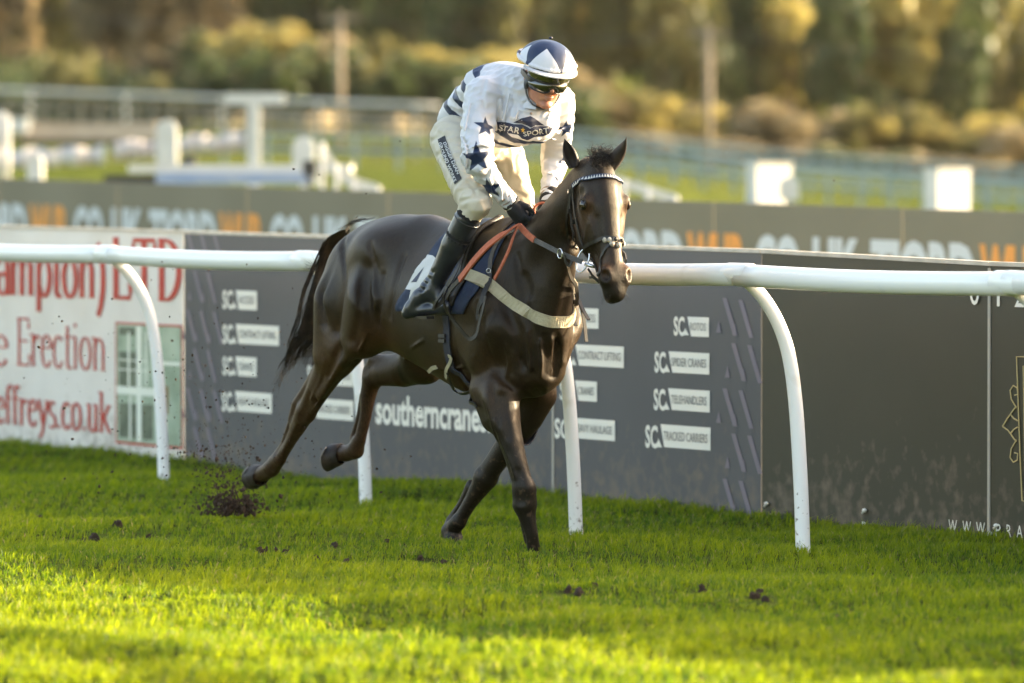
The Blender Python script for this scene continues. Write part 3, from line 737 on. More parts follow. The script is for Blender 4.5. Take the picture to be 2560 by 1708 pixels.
for px, py in ((1921, 1259), (2166, 1276), (2164, 1309), (2480, 1334), (2495, 1314)):
    t, z = BT(px, py); obj('fixing_clip', *join([rot_ell(BPT(t, z, .012), (.012, .012, .010), 8, 5), tube_vf([BPT(t, z, .010), BPT(t - .02, z - .015, .012)], .005, 6)]), M_OFFWHITE, b3)
for (x0, y0, x1, y1), r in (((2080, 1318, 2200, 1345), b3), ((2330, 1330, 2560, 1375), b3)):   # spattered earth thrown up against the foot of the boards
    pass

# ---------------------------------------------------------------- running rail
RB0, RB1 = ground(410, 1203), ground(2008, 1390)
RD = (RB1 - RB0) / np.linalg.norm(RB1 - RB0); RN = np.array([RD[1], -RD[0], 0])
rail_root = thing('running_rail', RB0, 'white plastic running rail on curved posts between the horse and the boards', 'rail')
SP = np.linalg.norm(RB1 - RB0) / 3
def post_mat():
    m = M('white_post_plastic', (.84, .84, .83), (.66, .64, .58), rough=.32, ns=7, lo=.6, hi=.8, coat=.2)
    nt = m.node_tree; n = nt.nodes; l = nt.links; b = n['Principled BSDF']
    g = n.new('ShaderNodeNewGeometry'); sx = n.new('ShaderNodeSeparateXYZ'); l.new(g.outputs['Position'], sx.inputs[0])
    mr = n.new('ShaderNodeMapRange'); mr.inputs['From Min'].default_value = .0; mr.inputs['From Max'].default_value = .55; mr.inputs['To Min'].default_value = .16; mr.inputs['To Max'].default_value = -.10
    l.new(sx.outputs['Z'], mr.inputs[0])
    nz = n.new('ShaderNodeTexNoise'); nz.inputs['Scale'].default_value = 45; nz.inputs['Detail'].default_value = 3; l.new(g.outputs['Position'], nz.inputs['Vector'])
    ad = n.new('ShaderNodeMath'); ad.operation = 'ADD'; l.new(mr.outputs[0], ad.inputs[0]); l.new(nz.outputs[0], ad.inputs[1])
    cr = n.new('ShaderNodeValToRGB'); cr.color_ramp.elements[0].position = .70; cr.color_ramp.elements[1].position = .80; cr.color_ramp.elements[0].color = (0, 0, 0, 1); cr.color_ramp.elements[1].color = (.75, .75, .75, 1)
    l.new(ad.outputs[0], cr.inputs[0])
    mx = n.new('ShaderNodeMix'); mx.data_type = 'RGBA'; mx.inputs['B'].default_value = (.16, .12, .09, 1)
    old = b.inputs['Base Color'].links[0].from_socket; l.new(cr.outputs[0], mx.inputs['Factor']); l.new(old, mx.inputs['A']); l.new(mx.outputs['Result'], b.inputs['Base Color'])
    return m
M_POST = post_mat()
RAIL_Z = 1.25
PROF = [(-.01, -.25), (0, 0), (.010, .25), (.026, .50), (.042, .68), (.066, .84), (.10, .96), (.155, 1.07), (.23, 1.165), (.315, 1.235)]
POST_T = [-2.75, 0, float((ground(915, 1262) - RB0) @ RD), float((ground(1440, 1335) - RB0) @ RD), float((RB1 - RB0) @ RD), 9.09, 11.4, 13.7, 16.0]
_pb = [RB0, ground(915, 1262), ground(1440, 1335), RB1]
_pb = [RB0 - RD * 5.2, RB0 - RD * 2.7] + _pb + [RB0 + RD * t_ for t_ in (9.09, 11.4, 13.7, 16.0)]
RPB = smooth_path(_pb, 8 * (len(_pb) - 1) + 1)                        # the line of the posts, slightly bowed, eight steps a bay
RTAN = np.gradient(RPB, axis=0); RTAN /= np.linalg.norm(RTAN, axis=1)[:, None]
RNRM = np.stack([RTAN[:, 1], -RTAN[:, 0], 0 * RTAN[:, 0]], 1)
for i in range(len(_pb)):
    b, nn = RPB[8 * i], RNRM[8 * i]
    if 0 < i: 
        P = smooth_path([b + nn * o + UPV * z for o, z in PROF], 30)
        po = obj('post', *tube_vf(P, [.0335 - .004 * k / 29 for k in range(30)], 20), M_POST, rail_root)
        top = b + nn * .315 + UPV * 1.215
        obj('bracket', *join([tube_vf([top - RTAN[8 * i] * .045, top + RTAN[8 * i] * .045], .020, 10), rot_ell(top + UPV * -.002 + nn * .022, (.008, .008, .008), 8, 5)]), M_RAIL_JOINT, po)
RC_ = RPB + RNRM * .335 + UPV * RAIL_Z
for i in range(len(_pb) - 1):
    seg_ = RC_[8 * i:8 * i + 9].copy(); c = seg_[-1]; RD_ = RTAN[8 * i + 8]
    P = [q - UPV * (.012 * math.sin(math.pi * k / 8) + .003 * ((i * 7) % 3 - 1)) for k, q in enumerate(seg_)]
    obj('rail_section', *tube_vf(P, .0495, 24), M_RAIL, rail_root)
    obj('rail_sleeve', *tube_vf([c - RD_ * .09, c - RD_ * .088, c + RD_ * .088, c + RD_ * .09], [.0495, .0503, .0503, .0495], 24), M_RAIL, rail_root)
# ---------------------------------------------------------------- the far side of the course (all well beyond the focus)
def pt(px, d, dz=0.0):
    x = (px - 1280) / F_PX * d
    return np.array([x, d, float(terrain(x, d)) + dz])
M_BROWN_BD = M('drab_sign_board', (.165, .142, .085), (.20, .175, .11), rough=.6, ns=.8, lo=.3, hi=.7)
M_ORANGE = M('orange_lettering', (.75, .30, .05), rough=.55)
M_PALE = M('pale_lettering', (.56, .58, .56), rough=.55)
# second line of boards, olive brown, facing the track
FB0, FB1 = np.array([-4.68 - .505 * 3, 52 + .863 * 3, 0.0]), np.array([-4.68, 52, 0.0])
def FP(t, z, out=0.0):
    """z counts from the sloping foot of this line of boards"""
    top = np.interp(t, [-3, 0, 16, 20], [1.66, 1.64, 1.43, 1.38])
    return np.array([-4.68, 52, 0]) + BD * t + BN * out + UPV * (top - 1.33 + z)
far = thing('advertising_board', FP(8, 0), 'drab brown board with blurred white and orange capitals, behind the rail boards', 'advertising board', 'advertising boards along the track')
WORD = [('TIORD', M_PALE, 3.04, 4.30), ('WUB', M_ORANGE, 4.36, 5.12), ('.CO', M_PALE, 5.20, 5.86), ('.UK', M_PALE, 5.94, 6.64)]
for t in np.arange(-4.9, 21, 2.44):
    c = [FP(a, z, o) for a in (t + .005, t + 2.435) for z in (-.3, 1.33) for o in (0, -.02)]
    obj('panel', c, [(0, 1, 3, 2), (4, 6, 7, 5), (0, 4, 5, 1), (2, 3, 7, 6), (0, 2, 6, 4), (1, 5, 7, 3)], M_BROWN_BD, far, smooth=False)
    c = [FP(a, z, o) for a in (t + .9, t + .98) for z in (-.3, 1.3) for o in (-.021, -.08)]
    obj('support', c, [(0, 1, 3, 2), (4, 6, 7, 5), (0, 4, 5, 1), (2, 3, 7, 6), (0, 2, 6, 4), (1, 5, 7, 3)], M_CAPPING, far, smooth=False)
for k in range(-2, 4):
    for s, m, a, b in WORD:
        a2, b2_ = a + 3.73 * k, b + 3.73 * k
        if b2_ < -4.5 or a2 > 21: continue
        V, F = glyphs(s, .05); mn, mx = V[:, 0].min(), V[:, 0].max()
        W = np.array([FP(a2 + (v[0] - mn) / (mx - mn) * (b2_ - a2), .73 + v[1] / CAP * .35, .004) for v in V])
        W[:, 2] -= .0
        if np.cross(W[F[0][1]] - W[F[0][0]], W[F[0][2]] - W[F[0][0]]) @ BN < 0: F = [f[::-1] for f in F]
        obj('large_lettering', W, F, m, far, smooth=False)

M_WPAINT = M('white_painted_metal', (.60, .60, .57), (.52, .52, .49), rough=.4, ns=4)
M_BLUE = M('blue_sheet', (.22, .30, .46), (.30, .36, .48), rough=.5, ns=3)
M_DARKBOX = M('dark_box', (.03, .03, .028), rough=.6)
M_TAN = M('pinkish_brown_board', (.40, .32, .24), (.46, .38, .30), rough=.8, ns=1.5)
M_TEAL = M('grey_green_paint', (.20, .27, .25), (.28, .33, .30), rough=.6, ns=3)
M_POLE = M('weathered_timber', (.17, .14, .10), (.22, .18, .13), rough=.85, ns=2)
def px_m(d): return d / F_PX
def zrow(row, d): return CAM_H + (HZ - row) * px_m(d)
def solid(name, px0, px1, r0, r1, d, depth, mat, parent, round_=0.0, seg=12):
    """upright body spanning survey columns and rows at distance d, with its own depth and rounded top"""
    x0, x1 = (px0 - 1280) * px_m(d), (px1 - 1280) * px_m(d); z1, z0 = zrow(r0, d), zrow(r1, d)
    if round_:
        w = (x1 - x0) / 2; out = [(x0, z0), (x1, z0), (x1, z1 - w * round_)] + [((x0 + x1) / 2 + w * math.cos(a), z1 - w * round_ + w * round_ * math.sin(a)) for a in np.linspace(0, math.pi, seg)] + [(x0, z1 - w * round_)]
    else: out = [(x0, z0), (x1, z0), (x1, z1), (x0, z1)]
    n = len(out); V = [(x, d - depth / 2, z) for x, z in out] + [(x, d + depth / 2, z) for x, z in out]
    F = [tuple(range(n)), tuple(range(2 * n - 1, n - 1, -1))] + [(i, i + n, (i + 1) % n + n, (i + 1) % n) for i in range(n)]
    return obj(name, V, F, mat, parent, smooth=False)
# T-shaped post
r = thing('sign_post', pt(635, 70), 'tall white T shaped post standing on the far turf, left of centre', 'post')
solid('upright', 620, 650, 262, 470, 70, .15, M_WPAINT, r); solid('crossbar', 565, 711, 234, 261, 70, .12, M_WPAINT, r)
# round-topped white markers
for i, (a, b, r0, r1, d, lab) in enumerate(((392, 444, 300, 428, 66, 'tall round topped white marker left of the T shaped post'), (732, 786, 342, 448, 62, 'round topped white marker just right of the T shaped post'),
                                           (70, 108, 386, 452, 62, 'short round topped white marker near the left edge'), (1948, 1996, 442, 498, 60, 'round white marker against the larger white crate'))):
    r = thing('course_marker', pt((a + b) / 2, d), lab, 'course marker', 'white markers beside the far course')
    solid('marker_body', a, b, r0, r1, d, .22, M_WPAINT, r, 1.0); solid('marker_foot', (a + b) / 2 - 9, (a + b) / 2 + 9, r1, r1 + 40, d, .1, M_WPAINT, r)
for a, b, r0, r1, d, lab in ((456, 490, 392, 436, 61, 'dark box beside the tall white marker'), (758, 790, 402, 438, 58, 'dark box beneath the marker right of the T shaped post')):
    r = thing('equipment_box', pt((a + b) / 2, d), lab, 'box', 'dark boxes on the far turf')
    solid('box_body', a, b, r0, r1, d, .25, M_DARKBOX, r); solid('box_leg', a + 10, a + 15, r1, r1 + 30, d, .05, M_DARKBOX, r); solid('box_leg', b - 15, b - 10, r1, r1 + 30, d, .05, M_DARKBOX, r)
for a, b, r0, r1, d, lab in ((1864, 1980, 412, 500, 72, 'large white crate standing on the far turf, right of the horse'), (2312, 2424, 426, 522, 60, 'large white crate near the right edge')):
    r = thing('fence_crate', pt((a + b) / 2, d), lab, 'crate', 'white crates on the far turf')
    x0, x1 = (a - 1280) * px_m(d), (b - 1280) * px_m(d); z1, z0 = zrow(r0, d), zrow(r1 + 30, d); c = np.array([(x0 + x1) / 2, d, (z0 + z1) / 2])
    ux = np.array([math.cos(.55), math.sin(.55), 0]) * (x1 - x0) * .45; uy = np.array([-math.sin(.55), math.cos(.55), 0]) * .12
    obj('crate_body', *box_vf(c, ux, uy, UPV * (z1 - z0) / 2), M_WPAINT, r, smooth=False)
    obj('crate_lid', *box_vf(c + UPV * ((z1 - z0) / 2 + .012), ux * 1.04, uy * 1.15, UPV * .011), M_WPAINT, r, smooth=False)
r = thing('rolled_cover', pt(2530, 58), 'pale blue white rolled cover at the right edge beyond the boards', 'cover')
V, F = rot_ell(pt(2530, 58) + [0, 0, .12], (.17, .30, .19), 14, 8); obj('cover_roll', V, F, M_WPAINT, r)
# blue and white landing mats behind the boards, left
r = thing('jump_mat', pt(480, 60), 'low blue and white fence mat lying beyond the boards, left of centre', 'mat')
solid('mat_top', 330, 880, 412, 432, 60, 1.2, M_WPAINT, r, 0); solid('mat_side', 400, 790, 432, 460, 60, 1.3, M_BLUE, r, 0); solid('mat_end', 272, 398, 438, 460, 60, 1.3, M_DARKBOX, r, 0)
# sloping white wing of a fence
def wing(pts, d, lab, drop=34):
    r = thing('fence_wing', pt(pts[0][0], d), lab, 'fence wing', 'white wings of the far fences')
    P = smooth_path([np.array([(x - 1280) * px_m(d), d + .02 * i, zrow(y, d)]) for i, (x, y) in enumerate(pts)], 14)
    V = []; F = []
    for p in P:
        for dy in (0, .03): V += [p + [0, dy, 0], p + [0, dy, -drop * px_m(d)]]
    for i in range(13):
        a = i * 4; b = a + 4; F += [(a, a + 1, b + 1, b), (a + 2, b + 2, b + 3, a + 3), (a, b, b + 2, a + 2), (a + 1, a + 3, b + 3, b + 1)]
    obj('wing_panel', V, F, M_WPAINT, r, smooth=False)
    for k in (0, 5, 9, 13):
        q = P[k]; obj('wing_post', *tube_vf([q - UPV * .02, q - UPV * (q[2] - float(terrain(q[0], q[1])) + .2)], .025, 6), M_WPAINT, r)
wing([(806, 352), (835, 400), (880, 440), (945, 462)], 58, 'white curved fence wing sloping down behind the rider')
wing([(1500, 428), (1580, 452), (1690, 486)], 58, 'white curved fence wing right of the horse head', 26)
wing([(-40, 286), (0, 278), (20, 286)], 70, 'white fence wing at the left edge', 60)
# banner strips slung along the inner rail
def banner(px0, px1, row0, row1, hgt, d, lab, mat=M_WPAINT):
    n = 26; V = []; F = []
    for i in range(n):
        t = i / (n - 1); px = px0 + (px1 - px0) * t; row = row0 + (row1 - row0) * t
        x = (px - 1280) * px_m(d); zz = zrow(row, d); sc = .06 * abs(math.sin(t * (px1 - px0) / 95 * math.pi)); yy = d + .06 * math.sin(t * 30)
        V += [(x, yy, zz + sc), (x, yy, zz - hgt * px_m(d)), (x, yy + .03, zz + sc), (x, yy + .03, zz - hgt * px_m(d))]
    for i in range(n - 1):
        a = i * 4; b = a + 4
        F += [(a, a + 1, b + 1, b), (a + 2, b + 2, b + 3, a + 3), (a, b, b + 2, a + 2), (a + 1, a + 3, b + 3, b + 1)]
    o = obj('banner', V, F, mat, None, loc=pt((px0 + px1) / 2, d)); tag(o, lab, 'banner', 'pale banners along the far rail')
M_BANNER = M('white_banner_cloth', (.70, .68, .64), (.50, .42, .40), rough=.8, ns=6)
banner(-60, 262, 385, 372, 40, 78, 'pale scalloped banner low at the left edge', M_BANNER)
banner(280, 400, 362, 356, 42, 80, 'pale banner left of the tall round topped marker', M_BANNER)
banner(445, 612, 348, 342, 40, 82, 'pale banner between the marker and the T shaped post', M_BANNER)
# hurdle of brown boards with dark foot
r = thing('steeplechase_fence', pt(200, 92), 'long brown steeplechase fence with a dark foot, far left', 'fence')
solid('brush_top', 60, 400, 308, 350, 92, 1.2, M_TAN, r, 0); solid('dark_foot', -80, 300, 350, 362, 92.2, 1.25, M_DARKBOX, r, 0)
solid('white_wing_panel', -40, 72, 296, 330, 91, .2, M_WPAINT, r, 0)
# white rails and post-and-wire fences receding on the hillside
def far_fence(P, label, mat, hp=1.2, rails=(1.1, .6), post=2.5, rr=.035, grp='rails and fences across the far course', cat='rail fence'):
    P = np.array(P); root = thing('rail_fence', P[0], label, cat, grp)
    L = np.linalg.norm(np.diff(P, axis=0), axis=1); cum = np.r_[0, np.cumsum(L)]
    for h in rails:
        obj('rail', *tube_vf([p + UPV * h for p in P], rr, 6), mat, root)
    for s in np.arange(0, cum[-1], post):
        q = np.array([np.interp(s, cum, P[:, i]) for i in range(3)])
        obj('post', *box_vf(q + UPV * (hp / 2 - .1), (.035, 0, 0), (0, .035, 0), UPV * (hp / 2 + .1)), mat, root, smooth=False)
def rowline(pts, d0, d1, n=14):
    xs_ = [p[0] for p in pts]; rs_ = [p[1] for p in pts]; out = []
    for t in np.linspace(0, 1, n):
        px = pts[0][0] + (pts[-1][0] - pts[0][0]) * t; row = np.interp(px, xs_, rs_); d = d0 + (d1 - d0) * t
        x = (px - 1280) * px_m(d); z = zrow(row, d); out.append([x, d, z])
    return np.array(out)
def onland(px0, px1, d0, d1, n=14):
    out = []
    for t in np.linspace(0, 1, n):
        px, d = px0 + (px1 - px0) * t, d0 + (d1 - d0) * t; out.append(pt(px, d))
    return np.array(out)
M_OLIVEF = M('olive_grey_paint', (.15, .14, .10), (.21, .20, .15), rough=.7, ns=3)
far_fence(onland(-160, 1180, 122, 118), 'olive grey slatted fence crossing the hillside, left of the rider', M_OLIVEF, 1.05, (1.0, .75, .5, .25), .42, .05)
far_fence(onland(1180, 2760, 118, 112), 'grey green slatted fence under the hedge, right of the rider', M_TEAL, .85, (.8, .6, .4, .2), .42, .05)
far_fence(onland(560, 1300, 96, 94), 'pale grey green rail fence behind the rider, nearer the boards', M_TEAL, .6, (.55, .3), .8)
far_fence(onland(1300, 2760, 96, 84), 'pale grey green rail fence beyond the two white crates', M_TEAL, .6, (.55, .3), .8)
M_RAILW = M('dull_white_rail', (.55, .56, .53), rough=.5)
far_fence(onland(-160, 1100, 128, 126), 'dull white rail along the top of the olive grey fence', M_RAILW, 1.25, (1.2,), 2.2, .05)
# brush hedges on the bank
def clump_mesh(seed, n, r, leaf, squash=(1, 1, 1), base=0.0):
    """leaf clumps through an uneven volume; returns quads and a tint per vertex"""
    rs = np.random.RandomState(seed)
    K = 9; cs = rs.normal(0, .42, (K, 3)); cr_ = rs.uniform(.35, .62, K)
    which = rs.randint(0, K, n); d = rs.normal(size=(n, 3)); d /= np.linalg.norm(d, axis=1)[:, None]
    P = (cs[which] + d * cr_[which][:, None] * rs.uniform(.55, 1.05, n)[:, None] ** .5) * np.array(squash) * r
    P[:, 2] += base
    a = rs.normal(size=(n, 3)); a /= np.linalg.norm(a, axis=1)[:, None]; b = np.cross(a, rs.normal(size=(n, 3))); b /= np.linalg.norm(b, axis=1)[:, None]
    s = leaf * rs.uniform(.6, 1.4, n)[:, None]
    V = np.stack([P - a * s - b * s * .7, P + a * s - b * s * .6, P + a * s * .8 + b * s * .7, P - a * s * .9 + b * s * .6], 1)
    tint = np.clip(rs.normal(.5, .16, n) + .22 * np.sin(which * 2.1), 0, 1)
    F = np.arange(n * 4).reshape(n, 4)
    return V.reshape(-1, 3), F, np.repeat(tint, 4)
LEAF = {'green': leaf_mat('dark_green_foliage', (.028, .048, .017), (.070, .100, .032), .26),  # foliage colours lightened in place of thicker haze
        'olive': leaf_mat('olive_foliage', (.080, .084, .028), (.17, .165, .058), .34),
        'brown': leaf_mat('bare_brown_twigs', (.11, .090, .048), (.21, .175, .095), .3),
        'gold': leaf_mat('golden_foliage', (.19, .18, .055), (.36, .32, .11), .42),
        'tan': leaf_mat('dry_tan_growth', (.17, .145, .075), (.27, .23, .125), .3)}
M_BARK = M('tree_bark', (.10, .075, .05), (.17, .13, .09), rough=.9, ns=6)
TPL = {}
for hi_, hue in enumerate(LEAF):
    for sh in range(2):
        V, F, t = clump_mesh(31 + hi_ * 7 + sh, 1500, 1.0, .085, (.85, .85, 1.25) if sh else (1.0, 1.0, 1.0))
        TPL[hue, sh] = mesh_data('crown', V, F, LEAF[hue], False, {'tint': t})
tv, tf = tube_vf([(0, 0, -1.0), (.02, 0, 2.0), (.0, .03, 4.2), (.05, .0, 6.0)], [.13, .10, .07, .03], 7)
lv, lf = join([(tv, tf)] + [tube_vf([(.0, 0, 2.2 + i * .6), (math.cos(i * 2.2) * 1.2, math.sin(i * 2.2) * 1.2, 3.6 + i * .6)], [.09, .03], 5) for i in range(5)])
TRUNK = mesh_data('trunk', lv, lf, M_BARK)
HUES = {'green': 'dark green', 'olive': 'olive green', 'brown': 'bare brown', 'gold': 'golden', 'tan': 'dry tan'}
def where_px(px):
    for lim, w in ((60, 'at the left edge'), (230, 'above the short white marker'), (400, 'above the long brown fence'), (540, 'above the tall marker'), (700, 'above the T shaped post'), (800, 'left of the left pole'), (920, 'at the left pole'),
                   (1080, 'between left pole and rider'), (1280, "behind the rider's back"), (1450, "behind the rider's cap"), (1580, 'above the horse head'), (1700, 'left of the right pole'), (1840, 'at the right pole'), (1980, 'above the left crate'),
                   (2140, 'between the crates'), (2300, 'just left of the right crate'), (2430, 'above the right crate')):
        if px < lim: return w
    return 'at the right edge'
used = {}
def tree(px, d, H, W, hue, name='tree', sh=0, rot=0.0, dz=0.0):
    p = pt(px, d, dz); k = (hue, where_px(px), name)
    used[k] = used.get(k, 0) + 1
    rowname = ('crest' if 206 < d < 214 else 'shaded foot') if name == 'bush' else ('front row' if d < 245 else 'middle row' if d < 280 else 'back row')
    lab = ('%s bush on the %s of the dry bank, %s' % (HUES[hue], rowname, where_px(px))) if name == 'bush' else ('%s tree in the %s of the wood, %s' % (HUES[hue], rowname, where_px(px)))
    root = thing(name, p, lab, name, 'blurred bushes on the dry bank' if name == 'bush' else 'blurred trees of the wood on the hill')
    o = bpy.data.objects.new('crown', TPL[hue, sh]); COL.objects.link(o); o.parent = root
    o.scale = (W / 2, W / 2, H * .42); o.location = (0, 0, H * .56); o.rotation_euler = (0, 0, rot)
    if name == 'tree':
        t = bpy.data.objects.new('trunk', TRUNK); COL.objects.link(t); t.parent = root; t.scale = (1, 1, H / 9)
rs = np.random.RandomState(12)
def hue_at(px):
    tbl = [(0, 'brown'), (90, 'olive'), (170, 'brown'), (230, 'olive'), (300, 'brown'), (370, 'olive'), (460, 'brown'), (560, 'brown'), (640, 'olive'), (720, 'green'), (820, 'green'), (900, 'green'), (990, 'green'), (1060, 'olive'),
           (1140, 'olive'), (1250, 'olive'), (1350, 'olive'), (1420, 'gold'), (1480, 'olive'), (1560, 'green'), (1650, 'green'), (1750, 'green'), (1850, 'green'), (1960, 'gold'), (2030, 'green'), (2120, 'green'), (2200, 'green'), (2290, 'gold'), (2370, 'green'), (2450, 'olive'), (2540, 'gold')]
    return min(tbl, key=lambda q: abs(q[0] - px))[1]
for row, (d, H) in enumerate(((300, 15), (262, 11.5), (232, 8.5))):
    for px in np.arange(-400, 3010, 96 if row < 2 else 120):
        q = px + rs.uniform(-30, 30); h = H * rs.uniform(.78, 1.15)
        if row == 2 and (500 < q < 1100 or rs.rand() < .3): continue
        if q > 2280 and row < 2: h *= .86
        hue = hue_at(q) if rs.rand() < .8 else rs.choice(['olive', 'brown', 'green', 'green'])
        if row == 0: h *= 1.25
        tree(q, d + rs.uniform(-8, 8), h, h * rs.uniform(.34, .52), hue, 'tree', rs.randint(2), rs.uniform(0, 6))
# the dry bank that runs down to the right under the wood, with a hedge that darkens its foot
_bx = [-400, 300, 480, 700, 1180, 1400, 1580, 1900, 2600, 3000]; _bt = [262, 250, 200, 176, 208, 252, 330, 352, 412, 440]
def bank_top(px): return float(np.interp(px, _bx, _bt))
V, F = [], []; cols = np.arange(-400, 3001, 25)
for px in cols:
    r_ = bank_top(px) + 6 * math.sin(px * .021) + 4 * math.sin(px * .057)
    for d, row in ((222, r_ + 26), (214, r_ + 2), (208, r_), (203, r_ + 22), (197, r_ + 62), (190, r_ + 110)):
        x = (px - 1280) * px_m(d); zz = zrow(row, d)
        if d in (222, 190): zz = float(terrain(x, d)) - .4
        V.append((x, d + 2 * math.sin(px * .03), zz))
for i in range(len(cols) - 1):
    for k in range(5): a = i * 6 + k; F.append((a, a + 6, a + 7, a + 1))
M_BANK = M('dry_grass_bank', (.26, .20, .10), (.12, .11, .045), rough=.95, ns=.35, bump=1.0, bs=3, bd=.3, lo=.4, hi=.66)
tag(obj('hills', V, F, M_BANK), kind='structure')
for px in np.arange(-120, 2700, 58):                       # scrub on the bank's crest
    q = px + rs.uniform(-20, 20); d = 209 + rs.uniform(-2, 3)
    hue = rs.choice(['gold', 'tan', 'gold', 'olive'] if q > 480 else ['brown', 'olive', 'green'])
    hh = rs.uniform(1.0, 1.8); wz = rs.uniform(1.8, 3.4); dz = zrow(bank_top(q), d) - float(terrain((q - 1280) * px_m(d), d))
    tree(q, d, hh, wz, hue, 'bush', rs.randint(2), rs.uniform(0, 6), dz - .25)
for px in np.arange(-120, 2700, 48):                       # dark hedge at its foot; left of the rider it stands in for shadow
    q = px + rs.uniform(-20, 20); d = 186 + rs.uniform(-2, 2); tall = 1.0 if q < 1500 else .55
    row = bank_top(q) + (118 if q < 1500 else 76)
    tree(q, d, rs.uniform(1.5, 2.1) * tall, rs.uniform(2.0, 3.0), rs.choice(['green', 'green', 'olive', 'green'] if q < 1500 else ['green', 'brown', 'brown']), 'bush', rs.randint(2), rs.uniform(0, 6), zrow(row, d) - float(terrain((q - 1280) * px_m(d), d)))
# utility poles
for px, r0, r1, d, lab in ((850, 40, 290, 150, 'wooden utility pole left of the rider'), (1771, 78, 380, 150, 'wooden utility pole right of the rider')):
    root = thing('utility_pole', pt(px, d), lab, 'utility pole', 'utility poles across the hillside')
    x = (px - 1280) * px_m(d); zt = zrow(r0 - 8, d)
    obj('pole', *tube_vf([(x, d, float(terrain(x, d)) - .3), (x, d, zt)], [.11, .085], 10), M_POLE, root)
    obj('crossarm', *box_vf((x, d, zt - .18), (.50, 0, 0), (0, .05, 0), (0, 0, .05)), M_POLE, root, smooth=False)
    for s_ in (-.42, 0, .42): obj('insulator', *tube_vf([(x + s_, d, zt - .11), (x + s_, d, zt + .02)], .025, 6), M_POLE, root)
for s_ in (-.42, .42):
    a = np.array([(850 - 1280) * px_m(150) + s_, 150, zrow(34, 150)]); b = np.array([(1771 - 1280) * px_m(150) + s_, 150, zrow(72, 150)])
    L = [a + (b - a) * t - UPV * .5 * 4 * t * (1 - t) for t in np.linspace(-1.2, 2.2, 30)]
    L = [a + (b - a) * t - UPV * (.5 * 4 * (t % 1) * (1 - t % 1)) for t in np.linspace(-1, 2, 31)]
    tag(obj('power_line', *tube_vf(L, .012, 5), M_DARKBOX, None, loc=a), 'thin power line slung between the two utility poles', 'cable', 'power lines')
# ---------------------------------------------------------------- the evening air
hz = bpy.data.materials.new('air'); hz.use_nodes = True; hz.node_tree.nodes.clear()
ho = hz.node_tree.nodes.new('ShaderNodeOutputMaterial'); hv = hz.node_tree.nodes.new('ShaderNodeVolumePrincipled')
hv.inputs['Color'].default_value = (.98, .90, .72, 1); hv.inputs['Density'].default_value = HAZE_D; hv.inputs['Anisotropy'].default_value = .35
hz.node_tree.links.new(hv.outputs[0], ho.inputs['Volume'])
tag(obj('haze', *box_vf((0, 170, 24.0), (330, 0, 0), (0, 215, 0), (0, 0, 26)), hz, smooth=False), 'warm low evening haze over the course', kind='stuff')
# ---------------------------------------------------------------- the horse's body
def head_frame():
    p0 = loc2world(J(1489, 404, 0.0))
    phi = math.radians(21); tau = math.radians(22)
    fd = np.array([math.sin(phi), -math.cos(phi), 0]); up = np.array([0, 0, 1.0])
    lat = np.array([-math.cos(phi), -math.sin(phi), 0])        # the horse's right
    ax = -up * math.cos(tau) + fd * math.sin(tau)              # poll to muzzle
    fn = fd * math.cos(tau) + up * math.sin(tau)               # out of the face
    return p0, ax, fn, lat
HP0, HAX, HFN, HLAT = head_frame()
HR = np.array([[v @ HD, v @ RT, v[2]] for v in (HAX, HFN, HLAT)])    # head axes in the horse's local frame
def HW(a, f, l):
    """head coordinates (down from the poll, out of the face, to the right) to the horse's local frame"""
    return world2loc(HP0 + (a * HAX + f * HFN + l * HLAT) * 1.07 + 0.012 * HFN)

